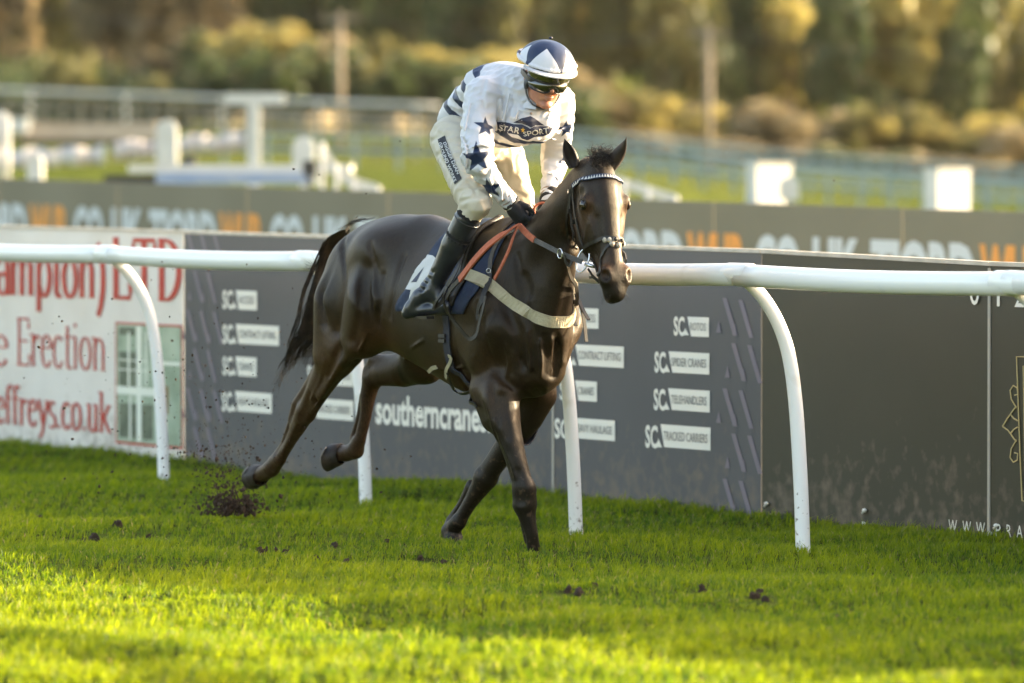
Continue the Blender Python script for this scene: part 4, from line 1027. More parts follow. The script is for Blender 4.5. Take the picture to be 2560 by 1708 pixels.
def horse_field(h=0.009):
    B = Field((-2.50, -0.40, -0.12), (0.95, 0.40, 2.10), h)
    # trunk
    B.ell((-0.64, 0, 1.075), (0.50, 0.275, 0.335), 0.10)
    B.ell((-0.40, 0, 1.02), (0.42, 0.255, 0.345), 0.10)
    B.ell((-1.02, 0, 1.12), (0.40, 0.245, 0.285), 0.10)
    B.ell((-0.20, 0, 1.13), (0.30, 0.20, 0.27), 0.10)
    B.chain([((-0.15, 0, 1.36), .085), ((-0.34, 0, 1.395), .07), ((-0.62, 0, 1.35), .09), ((-0.95, 0, 1.385), .10)], 0.12)
    # chest: breast muscles with a groove between
    for s_ in (1, -1):
        B.ell((-0.045, 0.085 * s_, 0.975), (0.105, 0.095, 0.155), 0.05)
        B.ell((-0.03, 0.065 * s_, 0.86), (0.075, 0.055, 0.09), 0.04)
    B.ell((-0.10, 0, 0.83), (0.17, 0.12, 0.14), 0.07)
    # shoulders: blade, arm and triceps
    for s_ in (1, -1):
        B.cone((-0.28, 0.12 * s_, 1.35), (-0.10, 0.155 * s_, 1.02), 0.075, 0.085, 0.07)
        B.cone((-0.10, 0.16 * s_, 1.01), (-0.22, 0.17 * s_, 0.86), 0.085, 0.08, 0.05)
        B.ell((-0.26, 0.175 * s_, 0.99), (0.15, 0.085, 0.14), 0.06)
        B.cone((-0.42, 0.19 * s_, 1.10), (-0.16, 0.20 * s_, 1.12), 0.06, 0.06, 0.08)
    # croup and thighs
    B.ell((-1.18, 0, 1.30), (0.36, 0.235, 0.205), 0.10)
    B.ell((-1.42, 0, 1.245), (0.225, 0.205, 0.205), 0.09)
    B.cone((-1.55, 0, 1.385), (-1.66, 0, 1.365), 0.05, 0.04, 0.06)
    for s_ in (1, -1):
        B.ell((-1.14, 0.17 * s_, 1.335), (0.15, 0.09, 0.085), 0.09)
        B.ell((-1.455, 0.14 * s_, 1.12), (0.18, 0.115, 0.25), 0.07)
        B.ell((-1.26, 0.165 * s_, 1.12), (0.21, 0.105, 0.20), 0.08)
    # right hind leg, just off the ground and trailing
    B.cone(J(945, 760, .19), J(905, 845, .205), 0.15, 0.098, 0.08)
    B.cone(J(860, 760, .17), J(838, 880, .18), 0.14, 0.105, 0.07)
    B.chain([(J(862, 868, .19), .108), (J(826, 920, .175), .080), (J(790, 985, .165), .058), (J(766, 1030, .155), .050)], 0.04, (1, 1.15, 1))
    B.chain([(J(815, 905, .165), .045), (J(772, 965, .155), .026), (J(746, 1010, .15), .031), (J(735, 1048, .15), .030)], 0.025)
    B.chain([(J(764, 1030, .155), .051), (J(744, 1070, .15), .038), (J(724, 1108, .145), .0265), (J(702, 1145, .14), .028)], 0.02, (1, 1.1, 1))
    B.chain([(J(730, 1060, .145), .024), (J(710, 1110, .14), .017), (J(684, 1152, .137), .022)], 0.010)
    B.chain([(J(696, 1150, .14), .034), (J(678, 1172, .135), .041), (J(659, 1184, .13), .037), (J(645, 1188, .13), .038)], 0.02)
    # left hind leg, folded forward under the belly
    B.cone((-1.30, -0.15, 1.08), J(1062, 900, -.13), 0.15, 0.10, 0.07)
    B.chain([(J(1062, 905, -.13), .100), (J(1010, 926, -.13), .078), (J(962, 932, -.13), .062), (J(934, 940, -.13), .052)], 0.04, (1, 1.15, 1))
    B.chain([(J(1010, 902, -.125), .035), (J(965, 900, -.125), .026), (J(938, 901, -.125), .033), (J(926, 925, -.125), .034)], 0.02)
    B.chain([(J(930, 950, -.125), .050), (J(921, 985, -.12), .040), (J(914, 1040, -.11), .029), (J(901, 1095, -.10), .030)], 0.02, (1, 1.1, 1))
    B.chain([(J(911, 990, -.12), .024), (J(899, 1045, -.11), .017), (J(884, 1095, -.10), .02)], 0.012)
    B.chain([(J(895, 1108, -.10), .034), (J(888, 1126, -.10), .042), (J(866, 1134, -.09), .038), (J(848, 1132, -.085), .040)], 0.02)
    # right foreleg, planted
    B.chain([(J(1246, 985, .155), .088), (J(1256, 1040, .145), .084), (J(1278, 1105, .13), .056), (J(1297, 1175, .115), .046), (J(1310, 1222, .105), .050)], 0.075, (1, 1.08, 1))
    B.cone(J(1212, 975, .165), J(1232, 1050, .15), 0.07, 0.05, 0.05)
    B.chain([(J(1311, 1225, .105), .052), (J(1312, 1262, .10), .054), (J(1319, 1298, .09), .036), (J(1330, 1340, .075), .0275), (J(1334, 1372, .06), .030), (J(1338, 1420, .05), .04)], 0.02)
    # left foreleg, reaching under the body
    B.chain([(J(1345, 985, -.14), .090), (J(1318, 1040, -.12), .078), (J(1272, 1110, -.09), .060), (J(1232, 1165, -.06), .050), (J(1215, 1192, -.05), .054)], 0.07, (1, 1.08, 1))
    B.chain([(J(1214, 1195, -.05), .055), (J(1198, 1222, -.04), .043), (J(1172, 1262, -.02), .031), (J(1146, 1305, 0), .032)], 0.02)
    B.chain([(J(1180, 1215, -.045), .03), (J(1156, 1258, -.03), .019), (J(1126, 1302, -.01), .022)], 0.014)
    B.chain([(J(1146, 1305, 0), .034), (J(1126, 1328, 0), .042), (J(1134, 1350, 0), .045), (J(1140, 1378, 0), .05)], 0.02)
    B.chain([(J(1305, 1275, .10), .016), (J(1308, 1310, .085), .013), (J(1320, 1352, .07), .018)], .008)
    B.chain([(J(1262, 1060, .175), .03), (J(1288, 1150, .145), .018), (J(1305, 1210, .125), .012)], .05)
    B.chain([(J(1225, 1000, .215), .022), (J(1246, 1060, .19), .014)], .04)
    B.chain([(J(885, 870, .27), .02), (J(842, 930, .225), .018), (J(800, 990, .20), .014)], .035)
    # neck
    B.chain([((-0.16, 0, 1.17), .17), (J(1336, 668, 0), .155), (J(1378, 592, 0), .128), (J(1432, 512, 0), .110), (J(1470, 448, 0), .088)], 0.08, (1, 1.22, 1))
    B.chain([((-0.22, 0, 1.38), .07), (J(1356, 592, 0), .05), (J(1402, 524, 0), .036), (J(1455, 452, 0), .030), (J(1482, 424, 0), .030)], 0.05)
    B.chain([(J(1368, 830, 0), .09), (J(1390, 720, 0), .075), (J(1415, 640, 0), .05)], 0.08)
    # head
    B.ell(HW(.07, -.035, 0), (.105, .095, .078), .04, HR)
    B.chain([(HW(.04, .015, 0), .052), (HW(.14, .022, 0), .070), (HW(.22, .018, 0), .070), (HW(.32, .012, 0), .057), (HW(.42, .008, 0), .047), (HW(.50, .004, 0), .044)], .03)
    for s_ in (1, -1):
        B.ell(HW(.245, -.092, .048 * s_), (.135, .120, .042), .035, HR)
        B.cone(HW(.12, .0, .062 * s_), HW(.19, .022, .082 * s_), .035, .034, .03)       # brow over the eye
        B.cone(HW(.20, -.005, .072 * s_), HW(.36, -.02, .042 * s_), .033, .020, .025)   # cheek ridge
        B.ell(HW(.510, .014, .042 * s_), (.048, .040, .031), .02, HR)                   # nostril wing
        B.ell(HW(.203, .026, .102 * s_), (.020, .018, .012), .010, HR, sub=True)
        B.ell(HW(.150, .018, .094 * s_), (.022, .020, .010), .03, HR, sub=True)     # hollow over the eye
        B.chain([(HW(.27, .045, .060 * s_), .006), (HW(.42, .030, .050 * s_), .008)], .022, sub=True)        # eye socket
    B.cone(HW(.32, -.085, 0), HW(.50, -.055, 0), .052, .040, .05)                        # jaw bar
    B.ell(HW(.52, -.010, 0), (.075, .056, .056), .03, HR)
    B.ell(HW(.575, -.020, 0), (.042, .046, .048), .025, HR)
    B.ell(HW(.572, -.058, 0), (.036, .026, .034), .015, HR)
    for s_ in (1, -1):
        B.ell(HW(.520, .040, .056 * s_), (.027, .019, .020), .006, HR, sub=True)
        B.cone(HW(.580, -.036, .052 * s_), HW(.545, -.048, .062 * s_), .006, .003, .006, sub=True)   # mouth line
    # grooves: breast, shoulder, elbow, flank, thigh
    B.chain([((0.088, -.005, 1.06), .004), ((0.092, -.012, 0.92), .005), ((0.062, -.01, 0.80), .006)], 0.035, sub=True)
    for a, b in (((.075, .045, 1.05), (.060, .06, .86)), ((.070, -.06, 1.06), (.055, -.055, .86))):
        B.chain([(a, .012), (b, .018)], 0.03)
    for s_ in (1, -1):
        B.chain([((-0.02, 0.19 * s_, 1.13), .014), ((0.04, 0.15 * s_, 0.98), .014), ((0.02, 0.12 * s_, 0.84), .012)], 0.04, sub=True)
        B.chain([((-0.12, 0.20 * s_, 1.28), .01), ((-0.03, 0.24 * s_, 1.12), .01), ((-0.12, 0.275 * s_, 0.96), .008)], 0.03, sub=True)
        B.chain([((-0.36, 0.30 * s_, 1.00), .010), ((-0.33, 0.285 * s_, 0.86), .014), ((-0.24, 0.27 * s_, 0.76), .014)], 0.04, sub=True)
        B.chain([((-1.08, 0.285 * s_, 1.25), .012), ((-1.04, 0.29 * s_, 1.10), .015), ((-1.02, 0.27 * s_, 0.95), .018)], 0.06, sub=True)
        B.chain([((-1.42, 0.285 * s_, 1.30), .008), ((-1.46, 0.285 * s_, 1.14), .010), ((-1.44, 0.29 * s_, 1.0), .008)], 0.05, sub=True)
    return B
# ---------------------------------------------------------------- the rider's body and clothes
def rider_head_frame():
    c = loc2world(J(1363, 194, 0.0))
    yaw, pit, roll = math.radians(18), math.radians(15), math.radians(4)
    f0 = np.array([math.sin(yaw), -math.cos(yaw), 0]); r0 = np.array([-math.cos(yaw), -math.sin(yaw), 0]); u0 = np.array([0, 0, 1.0])
    f = f0 * math.cos(pit) - u0 * math.sin(pit); u = u0 * math.cos(pit) + f0 * math.sin(pit)
    r = r0 * math.cos(roll) + u * math.sin(roll); u = u * math.cos(roll) - r0 * math.sin(roll)
    return c, f, u, r
RC, RF, RU, RR = rider_head_frame()
RM = np.array([[v @ HD, v @ RT, v[2]] for v in (RF, RU, RR)])
def RW(f, u, r):
    """rider's head coordinates (forward, up, to his right), metres from the middle of the skull"""
    return world2loc(RC + (f * RF + u * RU + r * RR) * 1.1)
def lerp(a, b, t): return np.array(a) * (1 - t) + np.array(b) * t

R_LO, R_HI = (-0.95, -0.55, 0.92), (0.32, 0.55, 2.42)
PELV, CHST = np.array([-0.575, 0, 1.865]), np.array([-0.235, 0, 1.995])
SH_R, EL_R, WR_R = J(1203, 236, .185), J(1190, 402, .29), J(1278, 508, .125)
SH_L, EL_L, WR_L = J(1398, 250, -.18), J(1388, 398, -.27), J(1372, 500, -.13)
HP_R, KN_R, AN_R = J(1132, 345, .13), J(1190, 506, .265), J(1079, 722, .335)
HP_L, KN_L = J(1243, 345, -.12), J(1299, 512, -.225)
AN_L = np.array([AN_R[0] + .02, -.33, AN_R[2]])

def rider_field(h=0.0055):
    B = Field(R_LO, R_HI, h)
    B.chain([(PELV, .095), (lerp(PELV, CHST, .5), .09), (CHST, .10)], .05, (1, .78, 1))
    B.chain([(SH_R, .05), (SH_L, .05)], .05)
    B.chain([(SH_R, .05), (EL_R, .036), (WR_R, .024)], .02)
    B.chain([(SH_L, .05), (EL_L, .036), (WR_L, .024)], .02)
    for hp, kn, an in ((HP_R, KN_R, AN_R), (HP_L, KN_L, AN_L)):
        B.chain([(hp, .07), (kn, .048), (an, .03)], .03)
    B.chain([(CHST + [.06, 0, .03], .06), (RW(-.035, -.09, 0), .052), (RW(-.02, -.02, 0), .052)], .03)
    # skull and face
    B.ell(RW(-.015, .035, 0), (.095, .085, .073), .02, RM)
    B.ell(RW(.025, -.035, 0), (.060, .070, .062), .02, RM)
    for s_ in (1, -1):
        B.chain([(RW(-.02, -.03, .054 * s_), .016), (RW(.005, -.078, .046 * s_), .014), (RW(.060, -.103, .014 * s_), .012)], .025)
        B.ell(RW(.058, -.030, .036 * s_), (.022, .016, .020), .02, RM)     # cheekbone
        B.ell(RW(-.022, -.002, .076 * s_), (.014, .030, .007), .006, RM)   # ear
        B.ell(RW(-.016, -.002, .081 * s_), (.006, .014, .005), .004, RM, sub=True)
        B.ell(RW(.082, .004, .031 * s_), (.012, .010, .014), .012, RM, sub=True)  # eye socket
    B.ell(RW(.062, -.100, 0), (.017, .015, .020), .012, RM)                # chin
    B.chain([(RW(.078, .012, 0), .010), (RW(.104, -.030, 0), .011)], .012)  # nose
    for s_ in (1, -1): B.ell(RW(.094, -.034, .011 * s_), (.010, .008, .007), .006, RM)
    B.ell(RW(.080, -.062, 0), (.012, .0065, .024), .006, RM)               # lips
    B.ell(RW(.080, -.073, 0), (.010, .0065, .020), .004, RM)
    B.chain([(RW(.096, -.0675, .020), .0018), (RW(.098, -.0675, -.020), .0018)], .003, sub=True)
    B.ell(RW(.090, -.085, 0), (.006, .004, .016), .006, RM, sub=True)
    return B

def ripple(B, amp, seed, where=None, scale=1.0):
    """cloth folds: a slow field of ridges added to the distances near the surface"""
    rs = np.random.RandomState(seed)
    X = B.ax[0][:, None, None]; Y = B.ax[1][None, :, None]; Z = B.ax[2][None, None, :]
    acc = 0
    for i in range(7):
        d = rs.normal(size=3); d /= np.linalg.norm(d); f = rs.uniform(35, 85) * scale; ph = rs.uniform(0, 6.28)
        e = rs.normal(size=3) * 9; p2 = rs.uniform(0, 6.28)
        wv = np.sin(f * (X * d[0] + Y * d[1] + Z * d[2]) + ph + 1.6 * np.sin(e[0] * X + e[1] * Y + e[2] * Z + p2))
        md = np.sin(e[1] * X * 1.7 + e[2] * Y * 1.7 + e[0] * Z * 1.7 + ph)
        acc = acc + np.abs(wv) * np.clip(md, 0, 1)
    B.D += (acc * amp).astype(np.float32) if where is None else (acc * amp * where(X, Y, Z)).astype(np.float32)

def silks_field(h=0.0055):
    B = Field(R_LO, R_HI, h)
    B.chain([(J(1162, 297, 0), .104), (J(1193, 260, 0), .108), (J(1232, 226, 0), .122), (J(1296, 226, 0), .105)], .05, (1, .80, 1))
    B.chain([(J(1215, 325, 0), .075), (J(1262, 318, 0), .100), (J(1325, 305, 0), .105)], .06, (1, .75, 1))
    B.chain([(SH_R + [.0, -.02, -.01], .075), (J(1262, 220, 0), .105), (J(1320, 222, 0), .10), (SH_L + [.0, .02, -.01], .075)], .06)
    B.chain([(SH_R, .078), (lerp(SH_R, EL_R, .45), .082), (EL_R + [.01, 0, .02], .078), (EL_R + [.02, 0, -.02], .066), (lerp(EL_R, WR_R, .5), .050), (lerp(EL_R, WR_R, .86), .041)], .03)
    B.chain([(SH_L, .078), (lerp(SH_L, EL_L, .45), .074), (EL_L, .066), (lerp(EL_L, WR_L, .5), .050), (lerp(EL_L, WR_L, .88), .040)], .03)
    for a, b in ((EL_R, WR_R), (EL_L, WR_L)):                                  # gathered cuffs
        for t in (.80, .87, .94, 1.0):
            q = lerp(a, b, t); d = (b - a) / np.linalg.norm(b - a) * .010
            B.cone(q - d, q + d, .0405, .0385, .006)
    ripple(B, .0052, 5); B.D -= .004
    for a, b, o in ((J(1252, 372, .15), J(1262, 262, .13), (.02, .03, 0)), (J(1180, 452, .30), J(1232, 424, .24), (-.01, .04, .0)), (J(1172, 430, .31), J(1228, 402, .26), (-.01, .045, 0)),
                    (J(1152, 392, .31), J(1195, 372, .30), (-.01, .05, 0)), (J(1360, 352, -.14), J(1368, 262, -.08), (.06, .02, 0))):
        o = np.array(o)
        B.chain([(a + o, .004), (lerp(a, b, .5) + o, .007), (b + o, .004)], .018, sub=True)
    return B

def breeches_field(h=0.0055):
    B = Field(R_LO, R_HI, h)
    B.chain([(PELV + [-.02, 0, -.0], .118), (PELV + [.06, 0, -.01], .115)], .05, (1, .76, 1))
    B.chain([(HP_R, .105), (lerp(HP_R, KN_R, .45), .096), (lerp(HP_R, KN_R, .85), .085), (KN_R + [0.0, 0, 0], .074), (lerp(KN_R, AN_R, .13), .060)], .04)
    B.chain([(HP_L, .108), (lerp(HP_L, KN_L, .45), .094), (lerp(HP_L, KN_L, .85), .084), (KN_L, .074), (lerp(KN_L, AN_L, .12), .060)], .04)
    ripple(B, .0046, 11); B.D -= .003
    for a, b, o in ((J(1150, 530, .31), J(1212, 512, .30), .03), (J(1152, 508, .32), J(1205, 488, .30), .035), (J(1092, 352, .2), J(1130, 330, .22), .03), (J(1098, 392, .22), J(1135, 372, .26), .03)):
        B.chain([(a + [0, o, 0], .004), (lerp(a, b, .5) + [0, o, 0], .007), (b + [0, o, 0], .004)], .018, sub=True)
    return B

def boot_field(kn, an, s_, h=0.005):
    lo = np.minimum(kn, an) - [.22, .17, .17]; hi = np.maximum(kn, an) + [.15, .17, .05]
    B = Field(lo, hi, h)
    B.chain([(lerp(kn, an, .19), .060), (lerp(kn, an, .50), .057), (lerp(kn, an, .75), .045), (lerp(kn, an, .97), .042)], .02)
    u = (an - kn) / np.linalg.norm(an - kn)
    heel = an + [.07, -.03 * s_, -.075]; toe = an + [-.10, .070 * s_, -.105]
    B.chain([(an, .041), (lerp(an, toe, .45) + [0, 0, .01], .039), (lerp(an, toe, .85), .031), (toe, .021)], .03)
    B.chain([(an, .040), (heel, .034)], .03)
    B.chain([(heel + [0, 0, -.012], .028), (lerp(heel, toe, .5) + [0, 0, -.004], .026), (toe + [0, 0, -.012], .020)], .02)
    rs = np.random.RandomState(3)
    for t in (.80, .87, .93, 1.0):                                             # creases over the ankle
        q = lerp(kn, an, t); o = np.array([.0, .045 * s_, 0])
        B.chain([(q + o + [-.04, 0, .01], .005), (q + o * 1.05 + [0, 0, -.006], .007), (q + o + [.04, 0, .012], .004)], .010, sub=True)
    B.chain([(lerp(kn, an, .13), .050), (lerp(kn, an, .22), .050)], .004, sub=True)    # open top
    return B

def glove_field(wr, side, h=0.0035):
    """a fist closed on the rein: palm, four separate bent fingers and a thumb"""
    tgt = J(1312, 548, .075) if side > 0 else J(1350, 545, -.075)
    ax = tgt - wr; ax /= np.linalg.norm(ax)
    out = np.array([0, side, 0.0]); out -= ax * (out @ ax); out /= np.linalg.norm(out)
    dn = np.cross(ax, out); dn /= np.linalg.norm(dn)
    if dn[2] > 0: dn = -dn
    lo = wr - .16; hi = wr + .20
    B = Field(lo, hi, h)
    def G(a, o, d): return wr + ax * a + out * o + dn * d
    B.chain([(G(-.035, 0, 0), .034), (G(.0, 0, 0), .031), (G(.03, 0, .004), .034)], .015)
    B.chain([(G(.035, .008, -.016), .026), (G(.085, .012, -.018), .022)], .02)
    B.chain([(G(.035, .008, .016), .026), (G(.080, .012, .026), .021)], .02)
    for i, (dd, L) in enumerate(((-.030, 1.0), (-.010, 1.08), (.011, 1.0), (.031, .85))):
        k0 = G(.088 - .004 * abs(i - 1), .018, dd)
        k1 = k0 + ax * .032 * L - out * .014; k2 = k1 - out * .026 * L - ax * .008; k3 = k2 - ax * .022 * L - out * .004
        B.chain([(k0, .0125), (k1, .0115), (k2, .0105), (k3, .0095)], .004)
    t0 = G(.03, -.012, -.03); t1 = G(.062, -.020, -.046); t2 = G(.095, -.026, -.040)
    B.chain([(t0, .016), (t1, .0125), (t2, .0105)], .006)
    return B

def helmet_field(h=0.0045):
    lo = world2loc(RC) - .24; hi = world2loc(RC) + .24
    B = Field(lo, hi, h)
    B.ell(RW(-.010, .049, 0), (.148, .112, .127), .01, RM)
    # cut everything below the brim plane
    g = B.region(lo, hi); sl, X, Y, Z = g
    n = RM[1] * math.cos(.10) + RM[0] * math.sin(.10)
    p = RW(0, .070, 0)
    d = -((X - p[0]) * n[0] + (Y - p[1]) * n[1] + (Z - p[2]) * n[2])
    B.blend(sl, (-d).astype(np.float32), .012, sub=True)
    B.ell(RW(-.008, .026, 0), (.122, .098, .105), .004, RM, sub=True)
    for a in np.linspace(-math.pi, math.pi, 40):                                # gathered edge of the silk
        q = lambda t: RW(-.008 + -.004 + .137 * math.cos(t), .070 - .10 * .14 * math.cos(t), .117 * math.sin(t))
        B.cone(q(a), q(a + .16), .006 + .0012 * math.sin(a * 9), .006 + .0012 * math.sin((a + .16) * 9), .006)
    return B

def rider_meshes():
    out = []
    for f, col in ((rider_field(), (1, .7, .6)), (silks_field(), (.95, .95, 1)), (breeches_field(), (1, .95, .8)), (boot_field(KN_R, AN_R, 1), (.3, .3, .35)),
                   (glove_field(WR_R, 1), (.25, .25, .25)), (helmet_field(), (.8, .85, 1))):
        V, Q = f.mesh(); V = relax(V, Q, 1); out.append((V, Q[:, ::-1], col))
    return out
# ---------------------------------------------------------------- the horse
HORSE_O = ORG + HD * -.75
HORSE_O = np.array([HORSE_O[0], HORSE_O[1], 0.0])
def to_obj(name, V, Q, mat, parent, it=2, attrs_fn=None, lam=.5):
    V = relax(V, Q, it, lam); attrs = attrs_fn(V) if attrs_fn else None
    o = obj(name, loc2world(V), np.ascontiguousarray(Q[:, ::-1]), mat, parent, True, attrs)
    return o, V, Q[:, ::-1]
def smoothstep(a, b, x):
    t = np.clip((x - a) / (b - a), 0, 1); return t * t * (3 - 2 * t)
def head_coords(V):
    d = (loc2world(V) - HP0 - 0.012 * HFN) / 1.07
    return d @ HAX, d @ HFN, d @ HLAT
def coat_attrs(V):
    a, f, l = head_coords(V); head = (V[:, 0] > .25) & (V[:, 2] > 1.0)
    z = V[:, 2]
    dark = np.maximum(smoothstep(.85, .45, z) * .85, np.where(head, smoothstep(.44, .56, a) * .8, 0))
    dark = np.maximum(dark, np.where(~head, smoothstep(1.36, 1.46, z) * .35, 0)); dark = np.maximum(dark, np.where(V[:, 0] > -.05, .45, 0) * smoothstep(.9, 1.15, z))  # coat darkened on neck and head to offset light from the sun side
    face = np.exp(-((a - .30) / .16) ** 2) * np.exp(-(l / .035) ** 2) * (f > 0)
    dark = np.maximum(dark, np.where(head, face * .75, 0))
    dark = np.maximum(dark, np.where(head, np.exp(-((a - .520) / .024) ** 2 - ((np.abs(l) - .056) / .018) ** 2 - ((f - .036) / .022) ** 2), 0))
    dark = np.maximum(dark, np.where(head, np.exp(-((a - .203) / .03) ** 2 - ((np.abs(l) - .1) / .02) ** 2) * .8, 0))
    tan = np.where(head, np.exp(-((a - .465) / .05) ** 2 - ((np.abs(l) - .045) / .025) ** 2) * .55, 0)
    tan = np.maximum(tan, np.where(head, np.exp(-((a - .24) / .06) ** 2 - ((np.abs(l) - .085) / .03) ** 2) * .35, 0))
    tan = np.maximum(tan, np.where((V[:, 0] < -1.35) & (z < 1.1), .30 * smoothstep(1.1, .8, z), 0))
    fl = np.exp(-((V[:, 0] + 1.06) / .12) ** 2 - ((z - .88) / .12) ** 2) * .6
    tan = np.maximum(tan, fl); tan = np.maximum(tan, np.exp(-((z - .72) / .10) ** 2) * np.clip(1 - np.abs(V[:, 0] + .6) / .6, 0, 1) * .3)
    return {'dark': np.clip(dark, 0, 1), 'tan': np.clip(tan, 0, 1)}
horse = thing('horse', HORSE_O, 'dark brown racehorse galloping towards the camera with plaited mane', 'horse')
_B = horse_field(0.0062); _V, _Q = _B.mesh()
def surf_pts(V, Q, paths, off):
    """surveyed lines dropped on the first cast of a body, moved off its surface, in its local frame"""
    bv = BVHTree.FromPolygons([tuple(v) for v in loc2world(V).tolist()], [tuple(q) for q in Q[:, ::-1].tolist()]); out = []
    for pth in paths:
        g = []
        for x, y in pth:
            rr = ray(x, y); rr = rr / np.linalg.norm(rr); p, nn, i, dd = bv.ray_cast(Vector(CAM), Vector(rr))
            if p is None: continue
            nn = np.array(nn); nn = -nn if nn @ rr > 0 else nn
            g.append(world2loc(np.array(p) + nn * off))
        if len(g) > 1: out.append(smooth_path(g, 3 * len(g)) if len(g) > 2 else np.array(g))
    return out
GROOVES = [[(1212, 850), (1228, 900), (1252, 945), (1290, 972)], [(1256, 990), (1262, 1040), (1272, 1090)], [(1292, 640), (1302, 700), (1316, 770), (1344, 850)], [(1425, 700), (1412, 760), (1400, 800)],
           [(958, 690), (952, 750), (944, 810)], [(902, 560), (925, 610), (940, 670), (944, 730)], [(858, 600), (862, 680), (856, 760), (842, 830)], [(905, 700), (900, 780), (885, 850)],
           [(1330, 838), (1336, 880), (1342, 925)], [(1362, 845), (1366, 890), (1366, 935)], [(1392, 840), (1394, 890), (1388, 940)], [(1302, 690), (1310, 715), (1312, 742)], [(1312, 690), (1320, 712), (1322, 735)],
           [(1318, 940), (1334, 960), (1352, 990)], [(1232, 960), (1240, 1010), (1246, 1060)], [(1140, 880), (1150, 930), (1168, 975)], [(1300, 900), (1318, 925), (1340, 940)], [(850, 870), (835, 905), (822, 940)],
           [(775, 985), (765, 1020), (752, 1050)], [(1296, 1180), (1300, 1220), (1304, 1255)], [(1195, 760), (1202, 810), (1208, 850)], [(1010, 640), (985, 720), (975, 790)]]
RIDGES = [[(1237, 1052), (1250, 1100), (1274, 1150), (1288, 1196)], [(1218, 1010), (1230, 1060), (1242, 1100)], [(1186, 890), (1160, 915), (1120, 925), (1080, 918)], [(1476, 548), (1486, 590), (1497, 630)], [(1486, 590), (1478, 622)],
          [(1471, 560), (1462, 600), (1470, 640)], [(852, 905), (826, 950), (802, 996), (780, 1030)], [(812, 900), (800, 950), (776, 1000)], [(1282, 880), (1296, 910), (1300, 950)], [(1262, 860), (1272, 900), (1266, 940)],
          [(1318, 830), (1322, 880), (1324, 930)], [(1350, 850), (1354, 900), (1352, 940)], [(1378, 845), (1380, 890), (1378, 935)], [(1325, 1290), (1331, 1330)], [(741, 1060), (722, 1100), (704, 1135)],
          [(1010, 900), (1030, 870), (1060, 850)], [(920, 830), (895, 880), (872, 915)], [(1200, 1160), (1175, 1200), (1160, 1240)]]
for p_ in surf_pts(_V, _Q, GROOVES, .006): _B.chain([(q, .0085) for q in p_], .026, sub=True)
for p_ in surf_pts(_V, _Q, RIDGES, -.0015): _B.chain([(q, .0056) for q in p_], .009)
_V, _Q = _B.mesh()
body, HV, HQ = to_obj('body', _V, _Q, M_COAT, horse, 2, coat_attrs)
HORSE_W = loc2world(HV)
BVH_H = BVHTree.FromPolygons([tuple(v) for v in HORSE_W.tolist()], [tuple(q) for q in HQ.tolist()])
def hit(px, py, lift=0.0, bvh=None):
    """point and normal where a sight line of the survey first meets the horse"""
    r = ray(px, py); r = r / np.linalg.norm(r)
    p, n, i, d = (bvh or BVH_H).ray_cast(Vector(CAM), Vector(r))
    if p is None:
        best = None
        for k in range(1, 14):
            for a in range(12):
                r2 = ray(px + 3 * k * math.cos(a * .5236), py + 3 * k * math.sin(a * .5236)); r2 /= np.linalg.norm(r2)
                p, n, i, d = (bvh or BVH_H).ray_cast(Vector(CAM), Vector(r2))
                if p is not None: break
            if p is not None: break
    n = np.array(n)
    if n @ r > 0: n = -n
    return np.array(p) + n * lift, n
def near(p, lift=0.0, bvh=None):
    q, n, i, d = (bvh or BVH_H).find_nearest(Vector(p)); n = np.array(n); q = np.array(q)
    return q + n * lift, n
def surf_strap(name, pxs, width, thick, mat, parent, n=26, lift=None, extra=None, bvh=None):
    """a strap lying on the skin along a surveyed line; the line is then pulled onto the surface"""
    base = [hit(x, y, 0, bvh)[0] for x, y in pxs]
    if extra is not None: base += [loc2world(np.array(e)) for e in extra]
    P = smooth_path(base, n); R = [near(p, (thick / 2 if lift is None else lift), bvh) for p in P]
    return obj(name, *strap_vf([r[0] for r in R], [r[1] for r in R], width, thick), mat, parent, smooth=False)
# eyes
for s_ in (1, -1):
    e = loc2world(HW(.203, .020, .094 * s_))
    ey = obj('eye', *rot_ell(e, (.024, .021, .0185), 20, 14, np.array([HAX, HFN, HLAT])), M_EYE, horse)
    rim = [loc2world(HW(.203 + .0235 * math.sin(a) * .62 - .006 * math.cos(a), .022 + .023 * math.cos(a), (.104 - .006 * abs(math.cos(a))- .003 * math.cos(a)) * s_)) for a in np.linspace(0, 2 * math.pi, 17)[:-1]]
    obj('eyelid', *tube_vf(rim, .0042, 6, False, True), M_COAT_DARK if 'M_COAT_DARK' in globals() else M_HAIR, ey)
